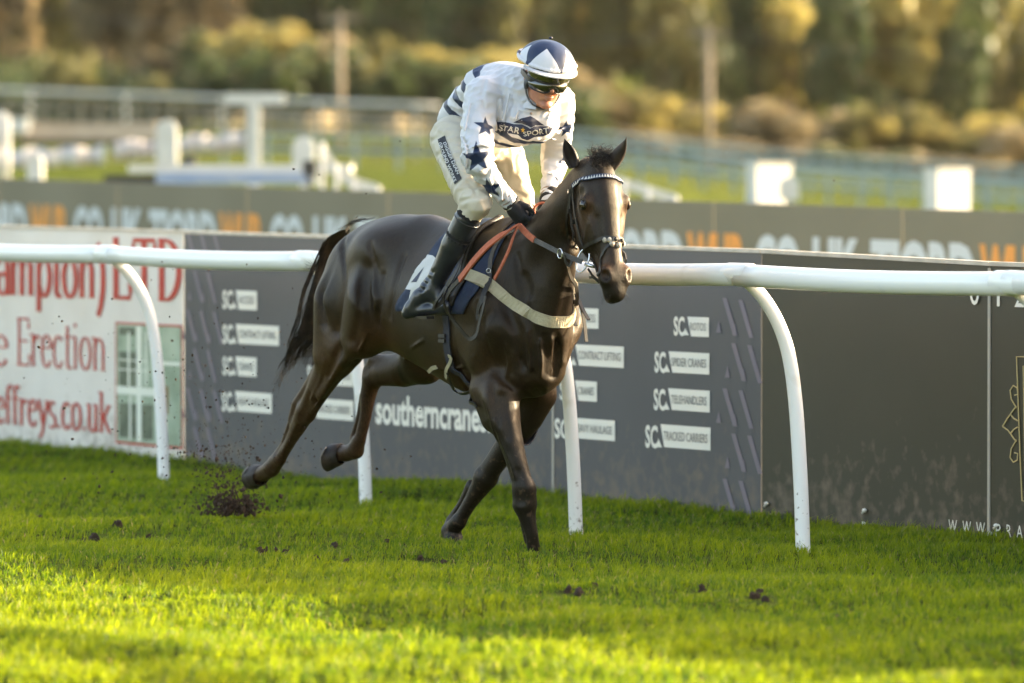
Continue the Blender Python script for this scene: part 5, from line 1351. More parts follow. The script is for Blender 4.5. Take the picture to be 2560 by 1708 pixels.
# ears: a rolled, pointed shell open to the front
def ear(base, tip, openv, wid):
    base, tip, openv = [np.array(v, float) for v in (base, tip, openv)]
    ax = tip - base; L = np.linalg.norm(ax); ax /= L; openv -= ax * (openv @ ax); openv /= np.linalg.norm(openv); sd = np.cross(ax, openv)
    V, F = [], []; n, m = 14, 13
    for i in range(n):
        t = i / (n - 1); w = wid * (math.sin(math.pi * min(1, t * .82 + .22)) ** .75) * (1 - .10 * t) + .001
        if t > .97: w = .0015
        half = math.radians(150 - 50 * t)
        for lay in (0, 1):
            for k in range(m):
                a = -half + 2 * half * k / (m - 1); rr = w * (1 - .16 * lay)
                lean = .030 * math.sin(math.pi * t) 
                V.append(base + ax * L * t + (-openv * math.cos(a) + sd * math.sin(a)) * rr - openv * (w * .10) + openv * lean * (t - .2))
    for i in range(n - 1):
        for lay in (0, 1):
            for k in range(m - 1):
                a = i * 2 * m + lay * m + k; b = a + 2 * m
                F.append((a, a + 1, b + 1, b) if lay else (a, b, b + 1, a + 1))
        for k in (0, m - 1):
            a = i * 2 * m + k; F.append((a, a + m, a + 3 * m, a + 2 * m) if k == 0 else (a + m, a, a + 2 * m, a + 3 * m))
    return np.array(V), F
M_EAR = M('ear_coat', (.020, .013, .009), (.04, .024, .015), rough=.6, ns=30, bump=.5, bs=160, bd=.003)
pb = loc2world(J(1436, 418, .075)); ptip = loc2world(J(1411, 347, .105)); obj('ear', *ear(pb, ptip, HFN * .9 + HLAT * .55, .032), M_EAR, horse)
pb = loc2world(HW(.030, .004, -.062)); ptip2 = loc2world(J(1566, 343, -.02)); obj('ear', *ear(pb, ptip2, HFN * .75 - HLAT * .75, .032), M_EAR, horse)
# hooves
M_DULL = M('worn_shoe_metal', (.22, .20, .18), rough=.5, metal=.7)
def hoof(name_px, c, ax, front, parent, rad=.052, ln=.075):
    """c: coronet; ax: towards the sole; front: towards the toe"""
    ax = np.array(ax, float); ax /= np.linalg.norm(ax); front = np.array(front, float); front -= ax * (front @ ax); front /= np.linalg.norm(front); sd = np.cross(ax, front)
    V, F = [], []; S = 20; rings = [(0, .80), (.03, .88), (.5, .98), (1.0, 1.12), (1.0, .98), (.93, .90), (.90, .02)]
    for t, k in rings:
        for j in range(S):
            a = 2 * math.pi * j / S; fx = math.cos(a); rr = rad * k * (1.06 if fx > 0 else .92)
            V.append(c + ax * ln * t * (1 - .25 * (fx < 0) * abs(fx) * (t > .4)) + front * (rr * fx + .018 * t) + sd * rr * .92 * math.sin(a))
    fm = []
    for i in range(len(rings) - 1):
        for j in range(S):
            F.append((i * S + j, i * S + (j + 1) % S, (i + 1) * S + (j + 1) % S, (i + 1) * S + j)); fm.append(0 if i < 3 else 1)
    F.append(tuple((len(rings) - 1) * S + j for j in range(S))); fm.append(1)
    h = obj('hoof', V, F, [M_HOOF, M_SOLE], parent, True, None, fm)
    sh = [c + ax * (ln * 1.0 + .003) * (1 - (.0 if math.cos(a) > 0 else .25 * abs(math.cos(a)))) + front * (rad * 1.06 * (1.06 if math.cos(a) > 0 else .92) * math.cos(a) + .018) + sd * rad * .98 * math.sin(a) for a in np.linspace(-2.5, 2.5, 22)]
    obj('horseshoe', *tube_vf(sh, .0045, 6), M_DULL, h)
    return h
LW = lambda *q: loc2world(J(*q))
a_ = LW(648, 1188, .13); obj_dir = LW(607, 1186, .13) - a_
hoof('', a_ - obj_dir * .12, obj_dir + UPV * .030 + np.array([0, .02, 0]), -UPV * 1.0 + HD * .2, horse, .058, .085)
a_ = LW(851, 1133, -.085); d_ = LW(800, 1130, -.075) - a_
hoof('', a_ - d_ * .05, d_ + np.array([0, -.085, 0]), -UPV * 1.0, horse, .060, .075)
a_ = LW(1334, 1384, .055); hoof('', a_, -UPV + HD * .25, HD, horse, .054, .06)
a_ = LW(1133, 1345, 0); hoof('', a_, LW(1118, 1380, 0) - a_ + HD * .0, HD + UPV * .2, horse, .054, .07)
# ---- hair
def strands(name, roots, paths_fn, mat, parent, rad=.0012, npt=9):
    V, F = [], []; 
    for i, rt in enumerate(roots):
        P = paths_fn(i, rt); n = len(P); P = np.array(P); T = np.gradient(P, axis=0); T /= np.linalg.norm(T, axis=1)[:, None] + 1e-9
        u = np.cross(T, np.array([.3, .8, .2])); u /= np.linalg.norm(u, axis=1)[:, None] + 1e-9; w = np.cross(T, u)
        r = rad * np.linspace(1, .35, n)[:, None]
        base = len(V) * 0 + sum(len(v) for v in V) if False else None
        ring = np.stack([P + u * r, P + (-.5 * u + .87 * w) * r, P + (-.5 * u - .87 * w) * r], 1).reshape(-1, 3)
        V.append(ring)
    n = npt; per = n * 3; Fs = []
    for k in range(n - 1):
        for j in range(3):
            Fs.append((k * 3 + j, k * 3 + (j + 1) % 3, k * 3 + 3 + (j + 1) % 3, k * 3 + 3 + j))
    Fs = np.array(Fs); Fall = (Fs[None] + (np.arange(len(V)) * per)[:, None, None]).reshape(-1, 4)
    return obj(name, np.concatenate(V), Fall, mat, parent)
rs = np.random.RandomState(3)
TAILP = [np.array(v) for v in (LW(868, 575, .0), LW(838, 602, .0), LW(815, 668, .0), LW(800, 742, .02), LW(789, 805, .02), LW(771, 860, .03), LW(748, 908, .03))]
TS_ = smooth_path(TAILP, 9)
LOCKS = [dict(a=rs.uniform(0, 6.28), s=rs.uniform(.15, 1), L=rs.uniform(.5, 1.0), ph=rs.uniform(0, 6.28), f=rs.uniform(6, 11), kx=rs.normal(0, .016)) for _ in range(34)]
def tail_path(i, rt):
    lk = LOCKS[i % 34]
    L = rt['L'] * .35 + lk['L'] * .65; n = 9; out = []
    src = smooth_path(TAILP, 40)
    ang = lk['a'] + rt['a'] * .12; sp = (lk['s'] + (rt['s'] - .5) * .28) * (1.55 if i % 34 in (3, 11, 17, 26) else .85)
    for k in range(n):
        t = k / (n - 1) * L + rt['t0']; t = min(t, 1.0)
        p = src[int(min(39, t * 39))]; ex = max(0, k / (n - 1) * L + rt['t0'] - 1)
        spread = (.016 + .075 * t ** .9 * (1.15 - .45 * t)) * sp
        wob = .020 * math.sin(lk['f'] * t + lk['ph']) * t + .009 * math.sin(19 * t + lk['ph'] * 3) * t + lk['kx'] * t * t * 2 + .004 * math.sin(13 * t + rt['ph'] * 2.3)
        off = -HD * .0
        o = (np.array([math.cos(ang), 0, 0]) * .55 + RT * math.sin(ang)) * spread
        out.append(p + o + np.array([1, .3, 0]) * wob + (TAILP[-1] - TAILP[-2]) * ex * 3)
    return out
roots = [dict(a=rs.uniform(0, 6.28), s=rs.uniform(.1, 1) ** .7, L=rs.uniform(.42, 1.02) if rs.rand() < .9 else 1.12, t0=rs.uniform(0, .18), ph=rs.choice([0, 1.1, 2.3, 3.4, 4.6, 5.5]) + rs.normal(0, .25)) for _ in range(1050)]
tail = strands('tail', roots, tail_path, M_TAIL, horse, .0014)
# wisps flying off the top and side of the tail
def wisp(a, b, c, n=9):
    return smooth_path([a, b, c], n)
W_ = []
for k in range(60):
    j = rs.normal(0, 4, 2)
    t = rs.rand()
    if t < .45: pts_ = [LW(868 - rs.uniform(0, 30), 572 + rs.uniform(0, 28), rs.normal(0, .03)), LW(880 + j[0], 553 + abs(j[1]), rs.normal(0, .03)), LW(905 + rs.normal(0, 14), 548 + rs.normal(0, 4), 0)]
    else: pts_ = [LW(822 + j[0], 645 + j[1], 0), LW(795 + j[0], 668 + j[1], 0), LW(765 + rs.normal(0, 8), 672 + rs.normal(0, 16), .02)]
    if t < .45: pts_ = pts_[::-1]
    W_.append(pts_)
strands('tail_wisp', W_, lambda i, r_: smooth_path(r_, 9), M_TAIL, horse, .0011)
W2 = [[LW(742 + rs.normal(0, 12), 880 + rs.normal(0, 10), .02), LW(712 + rs.normal(0, 6), 925 + rs.normal(0, 8), .02), LW(692 + rs.normal(0, 9), 962 + rs.normal(0, 14), .02)] for _ in range(26)]
strands('tail_wisp', W2, lambda i, r_: smooth_path(r_, 9), M_TAIL, horse, .0010)
# plaits along the crest, each wrapped in a knot
for k, (px, py, w) in enumerate(((1424, 442, -.01), (1411, 452, -.01), (1397, 469, -.01), (1387, 486, -.01), (1379, 495, 0), (1370, 503, 0), (1362, 514, 0), (1354, 526, 0), (1346, 541, 0))):
    c = LW(px + 2, py + 3, w); parts = [rot_ell(c + np.array([math.cos(a), math.sin(a) * .6, .5 * math.sin(a * 2 + k)]) * .0075, (.0125, .013, .011), 8, 6) for a in (0, 2.1, 4.2)]
    parts.append(tube_vf([c - UPV * .004 + RT * .0, near(c)[0]], [.010, .013], 8))
    obj('plait', *join(parts), M_HAIR, horse)
# forelock, rubbed up over the poll
FR = []
for k in range(420):
    a0 = HW(rs.uniform(-.02, .05), .045 + rs.uniform(-.01, .01), rs.uniform(-.045, .045)); kk = rs.uniform(.5, 1)
    p0 = loc2world(a0); q = rs.normal(0, 1, 3) * .012
    if k < 250: FR.append([p0, p0 + (HFN * .022 + UPV * .018 + HLAT * rs.normal(0, .015)) * kk + q * .5, p0 + (HFN * .038 - UPV * .004 + HLAT * rs.normal(0, .022)) * kk + q, p0 + (HFN * .035 - UPV * rs.uniform(.01, .045) + HLAT * rs.normal(0, .018)) * kk])
    else: FR.append([p0, p0 + (UPV * .018 + HLAT * rs.normal(0, .010)) * kk + q * .4, p0 + (UPV * .030 + HLAT * rs.normal(0, .02) + HFN * .008) * kk + q * .7, p0 + (UPV * .038 + HLAT * rs.normal(0, .03) + HFN * .01) * kk + q])
strands('forelock', FR, lambda i, r_: smooth_path(r_, 9), M_HAIR, horse, .0010)
# whiskers about the muzzle
WH = []
for k in range(44):
    s_ = rs.choice([1, -1]); p0 = loc2world(HW(rs.uniform(.54, .61), rs.uniform(-.06, .02), .045 * s_ + rs.uniform(-.02, .02))); p0 = near(p0)[0]
    d = HLAT * s_ * rs.uniform(.2, 1) - UPV * rs.uniform(.2, 1) + HFN * rs.uniform(-.2, .6); d /= np.linalg.norm(d)
    WH.append([p0, p0 + d * .016 + UPV * .001, p0 + d * rs.uniform(.025, .045)])
strands('whisker', WH, lambda i, r_: smooth_path(r_, 9), M_HAIR, horse, .0005)
# ---------------------------------------------------------------- tack
def drape(s_of, phis, lift, thick, n=26, cz=1.10, ext=.0):
    """cloth laid over the back: rays fan out from the trunk's axis; s_of(phi in degrees) gives the front and back edge"""
    outer = []
    for ph in phis:
        a = math.radians(ph); d = RT * math.sin(a) + UPV * math.cos(a); row = []
        s0, s1 = s_of(abs(ph))
        for k in range(n):
            s = s0 + (s1 - s0) * k / (n - 1); o = loc2world(np.array([s, 0, cz]))
            p, nn, i, dist = BVH_H.ray_cast(Vector(o + d * .7), Vector(-d), .7)
            if p is None: p = o + d * .25; nn = d
            row.append((np.array(p), d))
        outer.append(row)
    V = []
    for lay in (lift + thick, lift):
        for i, row in enumerate(outer):
            for k, (p, d) in enumerate(row):
                rip = .004 * math.sin(i * .8 + k * .9) * math.sin(k * .35 + 1) if lay > lift else 0
                V.append(p + d * (lay + rip))
    m = len(phis); F = []
    for lay in (0, 1):
        b = lay * m * n
        for i in range(m - 1):
            for k in range(n - 1):
                q = (b + i * n + k, b + (i + 1) * n + k, b + (i + 1) * n + k + 1, b + i * n + k + 1); F.append(q if lay == 0 else q[::-1])
    off = m * n
    for i in range(m - 1):
        for k, fl in ((0, 1), (n - 1, 0)):
            q = (i * n + k, (i + 1) * n + k, off + (i + 1) * n + k, off + i * n + k); F.append(q[::-1] if fl else q)
    for k in range(n - 1):
        for i, fl in ((0, 0), (m - 1, 1)):
            q = (i * n + k, i * n + k + 1, off + i * n + k + 1, off + i * n + k); F.append(q[::-1] if fl else q)
    V = np.array(V)
    return V, F
def cloth_edges(a):
    back = np.interp(a, [0, 25, 52, 75, 94, 101], [-.66, -.655, -.675, -.735, -.83, -.80]); front = np.interp(a, [0, 26, 51, 77, 101], [-.15, -.13, -.13, -.135, -.24])
    return back, front
cloth = thing('number_cloth', loc2world(np.array([-.45, 0, 1.45])), 'navy cloth with a white number 4 under the saddle', 'saddle cloth')
cV, cF = drape(cloth_edges, list(np.linspace(-97, 97, 53)), .004, .007)
obj('cloth', cV, cF, M_NUMCLOTH, cloth)
BVH_C = BVHTree.FromPolygons([tuple(v) for v in cV.tolist()], cF)
# the figure 4, as one sheet laid on the cloth
def decal_px(outline, bvh, lift, step=5.0):
    """a flat print laid on a surface: surveyed outline filled with a fine grid, dropped along the sight line"""
    P = np.array(outline, float); x0, y0 = P.min(0); x1, y1 = P.max(0)
    cu = bpy.data.curves.new('o', 'CURVE'); cu.dimensions = '2D'; cu.fill_mode = 'BOTH'
    sp = cu.splines.new('POLY'); sp.points.add(len(P) - 1); sp.use_cyclic_u = True
    for i, q in enumerate(P): sp.points[i].co = (q[0], q[1], 0, 1)
    o = bpy.data.objects.new('o', cu); me = bpy.data.meshes.new_from_object(o)
    return project_mesh(me, bvh, lift, step, o, cu)
import bmesh
def project_mesh(me, bvh, lift, step, o=None, cu=None, fwd=None, dirn=None):
    bm = bmesh.new(); bm.from_mesh(me)
    for ax_ in (0, 1):
        cs = [v.co[ax_] for v in bm.verts]; a, b = min(cs), max(cs); k = a + step
        while k < b:
            co = [0, 0, 0]; no = [0, 0, 0]; co[ax_] = k; no[ax_] = 1
            bmesh.ops.bisect_plane(bm, geom=bm.verts[:] + bm.edges[:] + bm.faces[:], plane_co=co, plane_no=no); k += step
    V, F = [], [tuple(v.index for v in f.verts) for f in bm.faces]
    bm.verts.index_update(); F = [tuple(v.index for v in f.verts) for f in bm.faces]
    for v in bm.verts:
        if fwd: V.append(fwd(v.co.x, v.co.y))
        else:
            p, n = hit(v.co.x, v.co.y, lift, bvh); V.append(p)
    bm.free(); bpy.data.meshes.remove(me)
    if o: bpy.data.objects.remove(o)
    if cu: bpy.data.curves.remove(cu)
    V = np.array(V)
    cam = CAM
    F2 = []
    for f in F:
        a, b, c = V[f[0]], V[f[1]], V[f[2]]
        F2.append(f if np.cross(b - a, c - a) @ (cam - a) > 0 else f[::-1])
    return V, F2
four = [(1070, 638), (1086, 641), (1062, 712), (1054, 712), (1050, 730), (1042, 728), (1025, 758), (1020, 758), (1027, 723), (1008, 722), (1011, 709), (1062, 640)]
four_px = [(1066, 637), (1083, 640), (1090, 646), (1058, 718), (1052, 718), (1047, 731), (1040, 731), (1033, 754), (1021, 758), (1028, 725), (1007, 723), (1010, 708)]
V, F = decal_px(four_px, BVH_C, .003, 4); obj('number_figure', V, F, M_WHITE_PRINT, cloth, smooth=False)
slot = [(1062, 668), (1043, 706), (1029, 707)]
V, F = decal_px(slot, BVH_C, .0045, 4); obj('number_opening', V, F, M_NAVY_PRINT, cloth, smooth=False)

# saddle: a small black racing saddle with flaps
sad = thing('saddle', loc2world(np.array([-.38, 0, 1.5])), 'small black racing saddle on the navy number cloth', 'saddle')
def flap_edges(a):
    back = np.interp(a, [0, 20, 45, 70, 92], [-.52, -.46, -.36, -.33, -.33]); front = np.interp(a, [0, 20, 45, 70, 92], [-.17, -.155, -.19, -.25, -.29])
    return back, front
sV, sF = drape(flap_edges, list(np.linspace(-90, 90, 45)), .014, .012, 18)
obj('flap', sV, sF, M_LEATHER, sad)
sp_ = [loc2world(np.array(q)) for q in ((-.60, 0, 1.46), (-.50, 0, 1.475), (-.36, 0, 1.475), (-.24, 0, 1.50), (-.17, 0, 1.535), (-.145, 0, 1.535))]
def seat_vf():
    P = smooth_path(sp_, 16); V, F = [], []
    for i, p in enumerate(P):
        t = i / 15; w = .09 - .05 * t + .03 * (t < .2)
        for a in np.linspace(-1, 1, 9): V.append(p + RT * w * a - UPV * (.055 * abs(a) ** 2))
        for a in np.linspace(1, -1, 9): V.append(p + RT * w * a - UPV * (.055 * abs(a) ** 2 + .022))
    for i in range(15):
        for k in range(18): F.append((i * 18 + k, (i + 1) * 18 + k, (i + 1) * 18 + (k + 1) % 18, i * 18 + (k + 1) % 18))
    F += [tuple(range(18)), tuple(range(15 * 18 + 17, 15 * 18 - 1, -1))]
    return np.array(V), F
obj('seat', *seat_vf(), M_LEATHER, sad)
M_POMMEL_LIT = M('sunlit_pommel_edge', (.20, .13, .07), (.30, .20, .12), rough=.5, ns=30)
P = smooth_path([LW(1228, 556, .05), LW(1244, 546, .045), LW(1254, 541, .03), LW(1256, 548, .0)], 12)
obj('pommel_lit_tip', *tube_vf(P, .006, 7), M_POMMEL_LIT, sad)  # pale brown colour stands for sunlight on the pommel's tip
P = smooth_path([LW(1250, 544, .045), LW(1218, 562, .13), LW(1192, 592, .19), LW(1168, 632, .235), LW(1154, 668, .26), LW(1152, 700, .275)], 26)
obj('flap_roll', *tube_vf([near(p, .034)[0] for p in P], [.016 - .006 * i / 25 for i in range(26)], 8), M_LEATHER, sad)
# girth: navy webbing round the barrel, with buckles
gir = thing('girth', loc2world(np.array([-.42, 0, .66])), 'dark navy girth strap round the belly of the horse', 'girth')
def girth_s(a): return float(np.interp(a, [80, 105, 136, 153, 180], [-.36, -.371, -.416, -.36, -.33]))
GP, GN = [], []
for ph in np.linspace(-272 + 360, 272, 61):
    a = math.radians(ph); dd = RT * math.sin(a) + UPV * math.cos(a); s = girth_s(ph if ph < 180 else 360 - ph); o = loc2world(np.array([s, 0, 1.05]))
    p, nn, i, dist = BVH_H.ray_cast(Vector(o + dd * .7), Vector(-dd), .7)
    if p is not None: GP.append(np.array(p) + np.array(dd) * .007); GN.append(dd)
GP_ = np.array(GP); 
obj('webbing', *strap_vf(GP_, GN, .048, .006), M_GIRTH, gir, smooth=False)
for (x, y) in ((1111, 838), (1111, 850)):
    p, n = hit(x, y, .014); obj('keeper', *box_vf(p, HD * .027, UPV * .008, n * .004), M_LEATHER, gir, smooth=False)
p0, n0 = hit(1100, 912, .020); p1, n1 = hit(1080, 922, .024); p2, _ = hit(1090, 916, .024)
obj('buckle_strap', *strap_vf([p0, p2, p1], [n0, n0, n1], .018, .004), M_CREAM, gir, smooth=False)
q = [hit(x, y, .018)[0] for x, y in ((1128, 886), (1134, 890), (1131, 905), (1124, 922), (1122, 940))]
obj('buckle_strap', *strap_vf(smooth_path(q, 12), [n0] * 12, .016, .004), M_CREAM, gir, smooth=False)
surf_strap('under_strap', [(1124, 918), (1134, 955), (1152, 985), (1172, 1004), (1200, 1017)], .016, .005, M_LEATHER, gir, 20, .016)
# breastgirth
brg = thing('breastgirth', loc2world(np.array([.12, 0, 1.03])), 'cream webbing breastgirth across the chest of the horse', 'breastgirth')
side = [(1172, 686), (1200, 701), (1230, 718), (1262, 742), (1296, 767), (1336, 790), (1372, 803), (1400, 805)]
near_pts = [hit(x, y)[0] for x, y in side]
loc_ = world2loc(np.array(near_pts)); mir = loc_[::-1][1:] * np.array([1, -1, 1])
allp = np.vstack([loc2world(loc_), loc2world(mir)])
P = smooth_path(allp, 70); R = [near(p, .009 + (.016 if world2loc(p)[0] < -.10 else 0)) for p in P]
P2 = np.array([r[0] for r in R]); 
for _ in range(3): P2[1:-1] = P2[1:-1] * .5 + (P2[:-2] + P2[2:]) * .25
obj('breast_band', *strap_vf(P2, [r[1] for r in R], .052, .005), M_CREAM, brg, smooth=False)
surf_strap('band_edge', [(1168, 676), (1196, 690), (1230, 707)], .012, .006, M_LEATHER, brg, 14, .014)
surf_strap('band_edge', [(1166, 697), (1196, 713), (1232, 733)], .010, .006, M_CREAM, brg, 14, .012)
surf_strap('neck_strap', [(1300, 577), (1262, 598), (1240, 628), (1229, 664), (1226, 700)], .020, .005, M_REIN, brg, 24, .016)
surf_strap('hanging_strap', [(1228, 690), (1222, 712), (1212, 742), (1205, 770), (1200, 800)], .022, .005, M_LEATHER, brg, 20, .020)
surf_strap('hanging_strap', [(1232, 702), (1222, 722), (1214, 745)], .014, .005, M_LEATHER, brg, 12, .028)
obj('strap_ring', *tube_vf([hit(1226, 684, .026)[0] + np.array([math.cos(a) * .010, 0, math.sin(a) * .010]) for a in np.linspace(0, 6.28, 13)[:-1]], .002, 6, False, True), M_STEEL, brg)
# stirrups and leathers
st = thing('stirrup', AN_R_W if 'AN_R_W' in globals() else loc2world(AN_R), 'dark stirrup iron and leather on the near side with the right boot in it', 'stirrup')
tread = loc2world(AN_R + np.array([-.012, .035, -.128])); tp = LW(1122, 690, .335)
arch = [tread + HD * .058 - RT * .0, tread + HD * .066 + UPV * .06, tread + HD * .045 + UPV * .125, tread + UPV * .150 + RT * .0, tread - HD * .045 + UPV * .125, tread - HD * .066 + UPV * .06, tread - HD * .058]
R_ = loc2world(AN_R)
obj('tread', *box_vf(tread, HD * .060, RT * .020, UPV * .006), M_BLACK, st, smooth=False)
ar = [LW(1083, 774, .375), LW(1092, 752, .385), LW(1104, 735, .375), LW(1116, 716, .36), LW(1124, 722, .33), LW(1118, 752, .31), LW(1112, 782, .30)]
obj('iron', *strap_vf(smooth_path(ar, 24), [RT] * 24, .014, .008), M_LEATHER, st, smooth=False)
obj('leather', *strap_vf(smooth_path([LW(1117, 716, .362), LW(1132, 692, .355), LW(1145, 668, .335), LW(1156, 640, .30)], 16), [RT] * 16, .024, .005), M_LEATHER, st, smooth=False)
lp = smooth_path([LW(1118, 715, .365), LW(1108, 738, .372), LW(1112, 765, .36), LW(1128, 795, .33), LW(1150, 822, .315), LW(1170, 845, .30), LW(1181, 846, .295), LW(1192, 835, .29), LW(1200, 800, .285), LW(1208, 770, .28), LW(1214, 740, .27)], 44)
obj('loose_strap', *strap_vf(lp, [RT] * 44, .018, .004), M_LEATHER, st, smooth=False)

# ---- bridle
bri = thing('bridle', HP0, 'dark leather bridle with a blue and white browband and fleece noseband pad', 'bridle')
bb = [(1433, 466), (1444, 456), (1460, 449), (1482, 444), (1500, 442), (1518, 442), (1535, 445), (1547, 450), (1556, 458)]
surf_strap('browband', bb, .022, .006, M_NUMCLOTH, bri, 30, .006)
P = smooth_path([hit(x, y)[0] for x, y in bb], 25)
tri_parts = []
for i in range(1, 24):
    p, n = near(P[i], .0105); t = P[min(24, i + 1)] - P[i - 1]; t = t - n * (t @ n); L_ = np.linalg.norm(t) / 2; t /= np.linalg.norm(t); u = np.cross(n, t); u = u if u[2] > 0 else -u
    tri_parts.append(([p - t * L_ * .46 - u * .008, p + t * L_ * .46 - u * .008, p + u * .008], [(0, 1, 2)]))
obj('white_triangles', *join(tri_parts), M_WHITE_PRINT, bri, smooth=False)
surf_strap('cheek_strap', [(1433, 466), (1428, 490), (1428, 520), (1432, 555), (1438, 590), (1445, 620)], .013, .005, M_LEATHER, bri, 26, .008)
surf_strap('cheek_strap', [(1436, 470), (1436, 500), (1440, 530), (1447, 565), (1454, 595), (1461, 617)], .013, .005, M_LEATHER, bri, 26, .008)
surf_strap('throat_lash', [(1431, 484), (1422, 520), (1417, 555), (1419, 590), (1424, 610)], .010, .004, M_LEATHER, bri, 20, .006)
surf_strap('noseband', [(1461, 618), (1478, 608), (1496, 601), (1513, 595), (1532, 596), (1550, 600), (1562, 606)], .016, .005, M_LEATHER, bri, 30, .010)
surf_strap('noseband', [(1540, 600), (1522, 614), (1510, 632), (1504, 655), (1502, 676), (1496, 690)], .011, .004, M_LEATHER, bri, 26, .006)
surf_strap('noseband', [(1461, 618), (1470, 640), (1480, 660), (1486, 680)], .011, .004, M_LEATHER, bri, 20, .006)
pad = [hit(x, y) for x, y in ((1514, 600), (1524, 600), (1536, 600), (1548, 603), (1560, 609), (1530, 610), (1545, 614))]
obj('fleece_pad', *join([rot_ell(p + n * .004, (.013, .013, .014), 9, 6) for p, n in pad]), M_WHITE_HAIR, bri)
obj('fleece_patch', *join([rot_ell(p + n * .014, (.009, .008, .010), 8, 5) for p, n in (pad[2], pad[3])]), M_HAIR, bri)
for (x, y) in ((1429, 478), (1440, 555), (1430, 528)):
    p, n = hit(x, y, .012); obj('buckle', *box_vf(p, HFN * .003, HLAT * .008, UPV * .009), M_STEEL if y == 478 else M_LEATHER, bri, smooth=False)
bit_c = LW(1457, 651, .095)
ring = [bit_c + (HLAT * -.012 * math.sin(a) + HFN * .020 * math.cos(a) * 0.7 + np.array([1, 0, 0]) * .022 * math.cos(a)) + UPV * .052 * math.sin(a) for a in np.linspace(0, 2 * math.pi, 25)[:-1]]
obj('bit_ring', *tube_vf(ring, .0038, 8, False, True), M_STEEL, bri)
obj('bit_bar', *tube_vf([LW(1463, 660, .09), LW(1478, 665, .075), LW(1491, 669, .055)], [.009, .008, .005], 10), M_STEEL, bri)
obj('curb_strap', *strap_vf(smooth_path([LW(1470, 672, .07), LW(1482, 690, .06), LW(1497, 704, .05)], 10), [HLAT] * 10, .011, .004), M_LEATHER, bri, smooth=False)
obj('curb_strap', *strap_vf(smooth_path([LW(1474, 694, .03), LW(1484, 694, .03), LW(1498, 706, .04)], 10), [HLAT] * 10, .011, .006), M_LEATHER, bri, smooth=False)
# reins
rei = thing('reins', LW(1300, 562, .1), 'grey reins with orange rubber grips running to the gloved hands', 'reins')
H0 = LW(1296, 560, .13)
obj('rein', *strap_vf(smooth_path([LW(1455, 655, .115), LW(1432, 646, .135), LW(1400, 632, .16), LW(1366, 615, .175), LW(1334, 599, .17)], 26), [RT + UPV * .2] * 26, .021, .005), M_REIN, rei, smooth=False)
obj('rubber_grip', *strap_vf(smooth_path([LW(1336, 600, .172), LW(1318, 585, .165), LW(1299, 565, .15)], 12), [RT + UPV * .2] * 12, .027, .009), M_RUBBER, rei, smooth=False)
obj('rubber_grip', *strap_vf(smooth_path([LW(1294, 563, .17), LW(1262, 582, .25), LW(1222, 612, .31), LW(1186, 650, .345), LW(1148, 700, .36)], 30), [RT + UPV * .25] * 30, .030, .009), M_RUBBER, rei, smooth=False)
obj('rubber_grip', *strap_vf(smooth_path([LW(1294, 563, .17), LW(1282, 595, .22), LW(1270, 630, .25), LW(1252, 668, .27), LW(1236, 698, .275)], 26), [RT + UPV * .2] * 26, .016, .006), M_RUBBER, rei, smooth=False)
obj('rein', *strap_vf(smooth_path([LW(1148, 700, .36), LW(1128, 722, .365), LW(1114, 745, .365), LW(1085, 772, .375)], 16), [RT] * 16, .020, .005), M_LEATHER, rei, smooth=False)
obj('rein', *strap_vf(smooth_path([loc2world(J(1455, 655, .115) * [1, -1, 1]), loc2world(J(1400, 632, .16) * [1, -1, 1]), loc2world(J(1334, 599, .15) * [1, -1, 1]), loc2world(J(1340, 545, .10) * [1, -1, 1])], 20), [RT] * 20, .021, .005), M_REIN, rei, smooth=False)
mr_c = LW(1400, 634, .165)
obj('martingale_ring', *tube_vf([mr_c + (HD * .6 + UPV * 0) * .020 * math.cos(a) * 1.6 + UPV * .021 * math.sin(a) for a in np.linspace(0, 6.2832, 19)[:-1]], .0028, 7, False, True), M_STEEL, rei)
obj('martingale_strap', *strap_vf(smooth_path([LW(1412, 636, .16), LW(1414, 654, .155), LW(1424, 664, .145), LW(1430, 652, .14)], 14), [RT] * 14, .016, .004), M_LEATHER, rei, smooth=False)
P = smooth_path([LW(1418, 660, .13), LW(1426, 690, .04), LW(1440, 715, -.05), LW(1443, 745, -.09), LW(1440, 765, -.1)], 16)
obj('martingale_strap', *strap_vf(P, [HD] * 16, .018, .004), M_LEATHER, rei, smooth=False)
for pts_ in (((1440, 735), (1452, 765), (1460, 800), (1466, 855)), ((1441, 740), (1458, 775), (1472, 800)), ((1438, 750), (1432, 790), (1440, 815))):
    P = smooth_path([LW(x, y, -.13) for x, y in pts_], 12); obj('loose_strap', *strap_vf(P, [HD] * 12, .016, .005), M_LEATHER, rei, smooth=False)
# loop of rein over the neck by the hand
obj('rein_loop', *tube_vf(smooth_path([LW(1336, 540, .02), LW(1336, 520, .02), LW(1346, 510, .0), LW(1360, 508, -.02), LW(1362, 514, -.02)], 16), .0065, 7), M_RUBBER, rei)
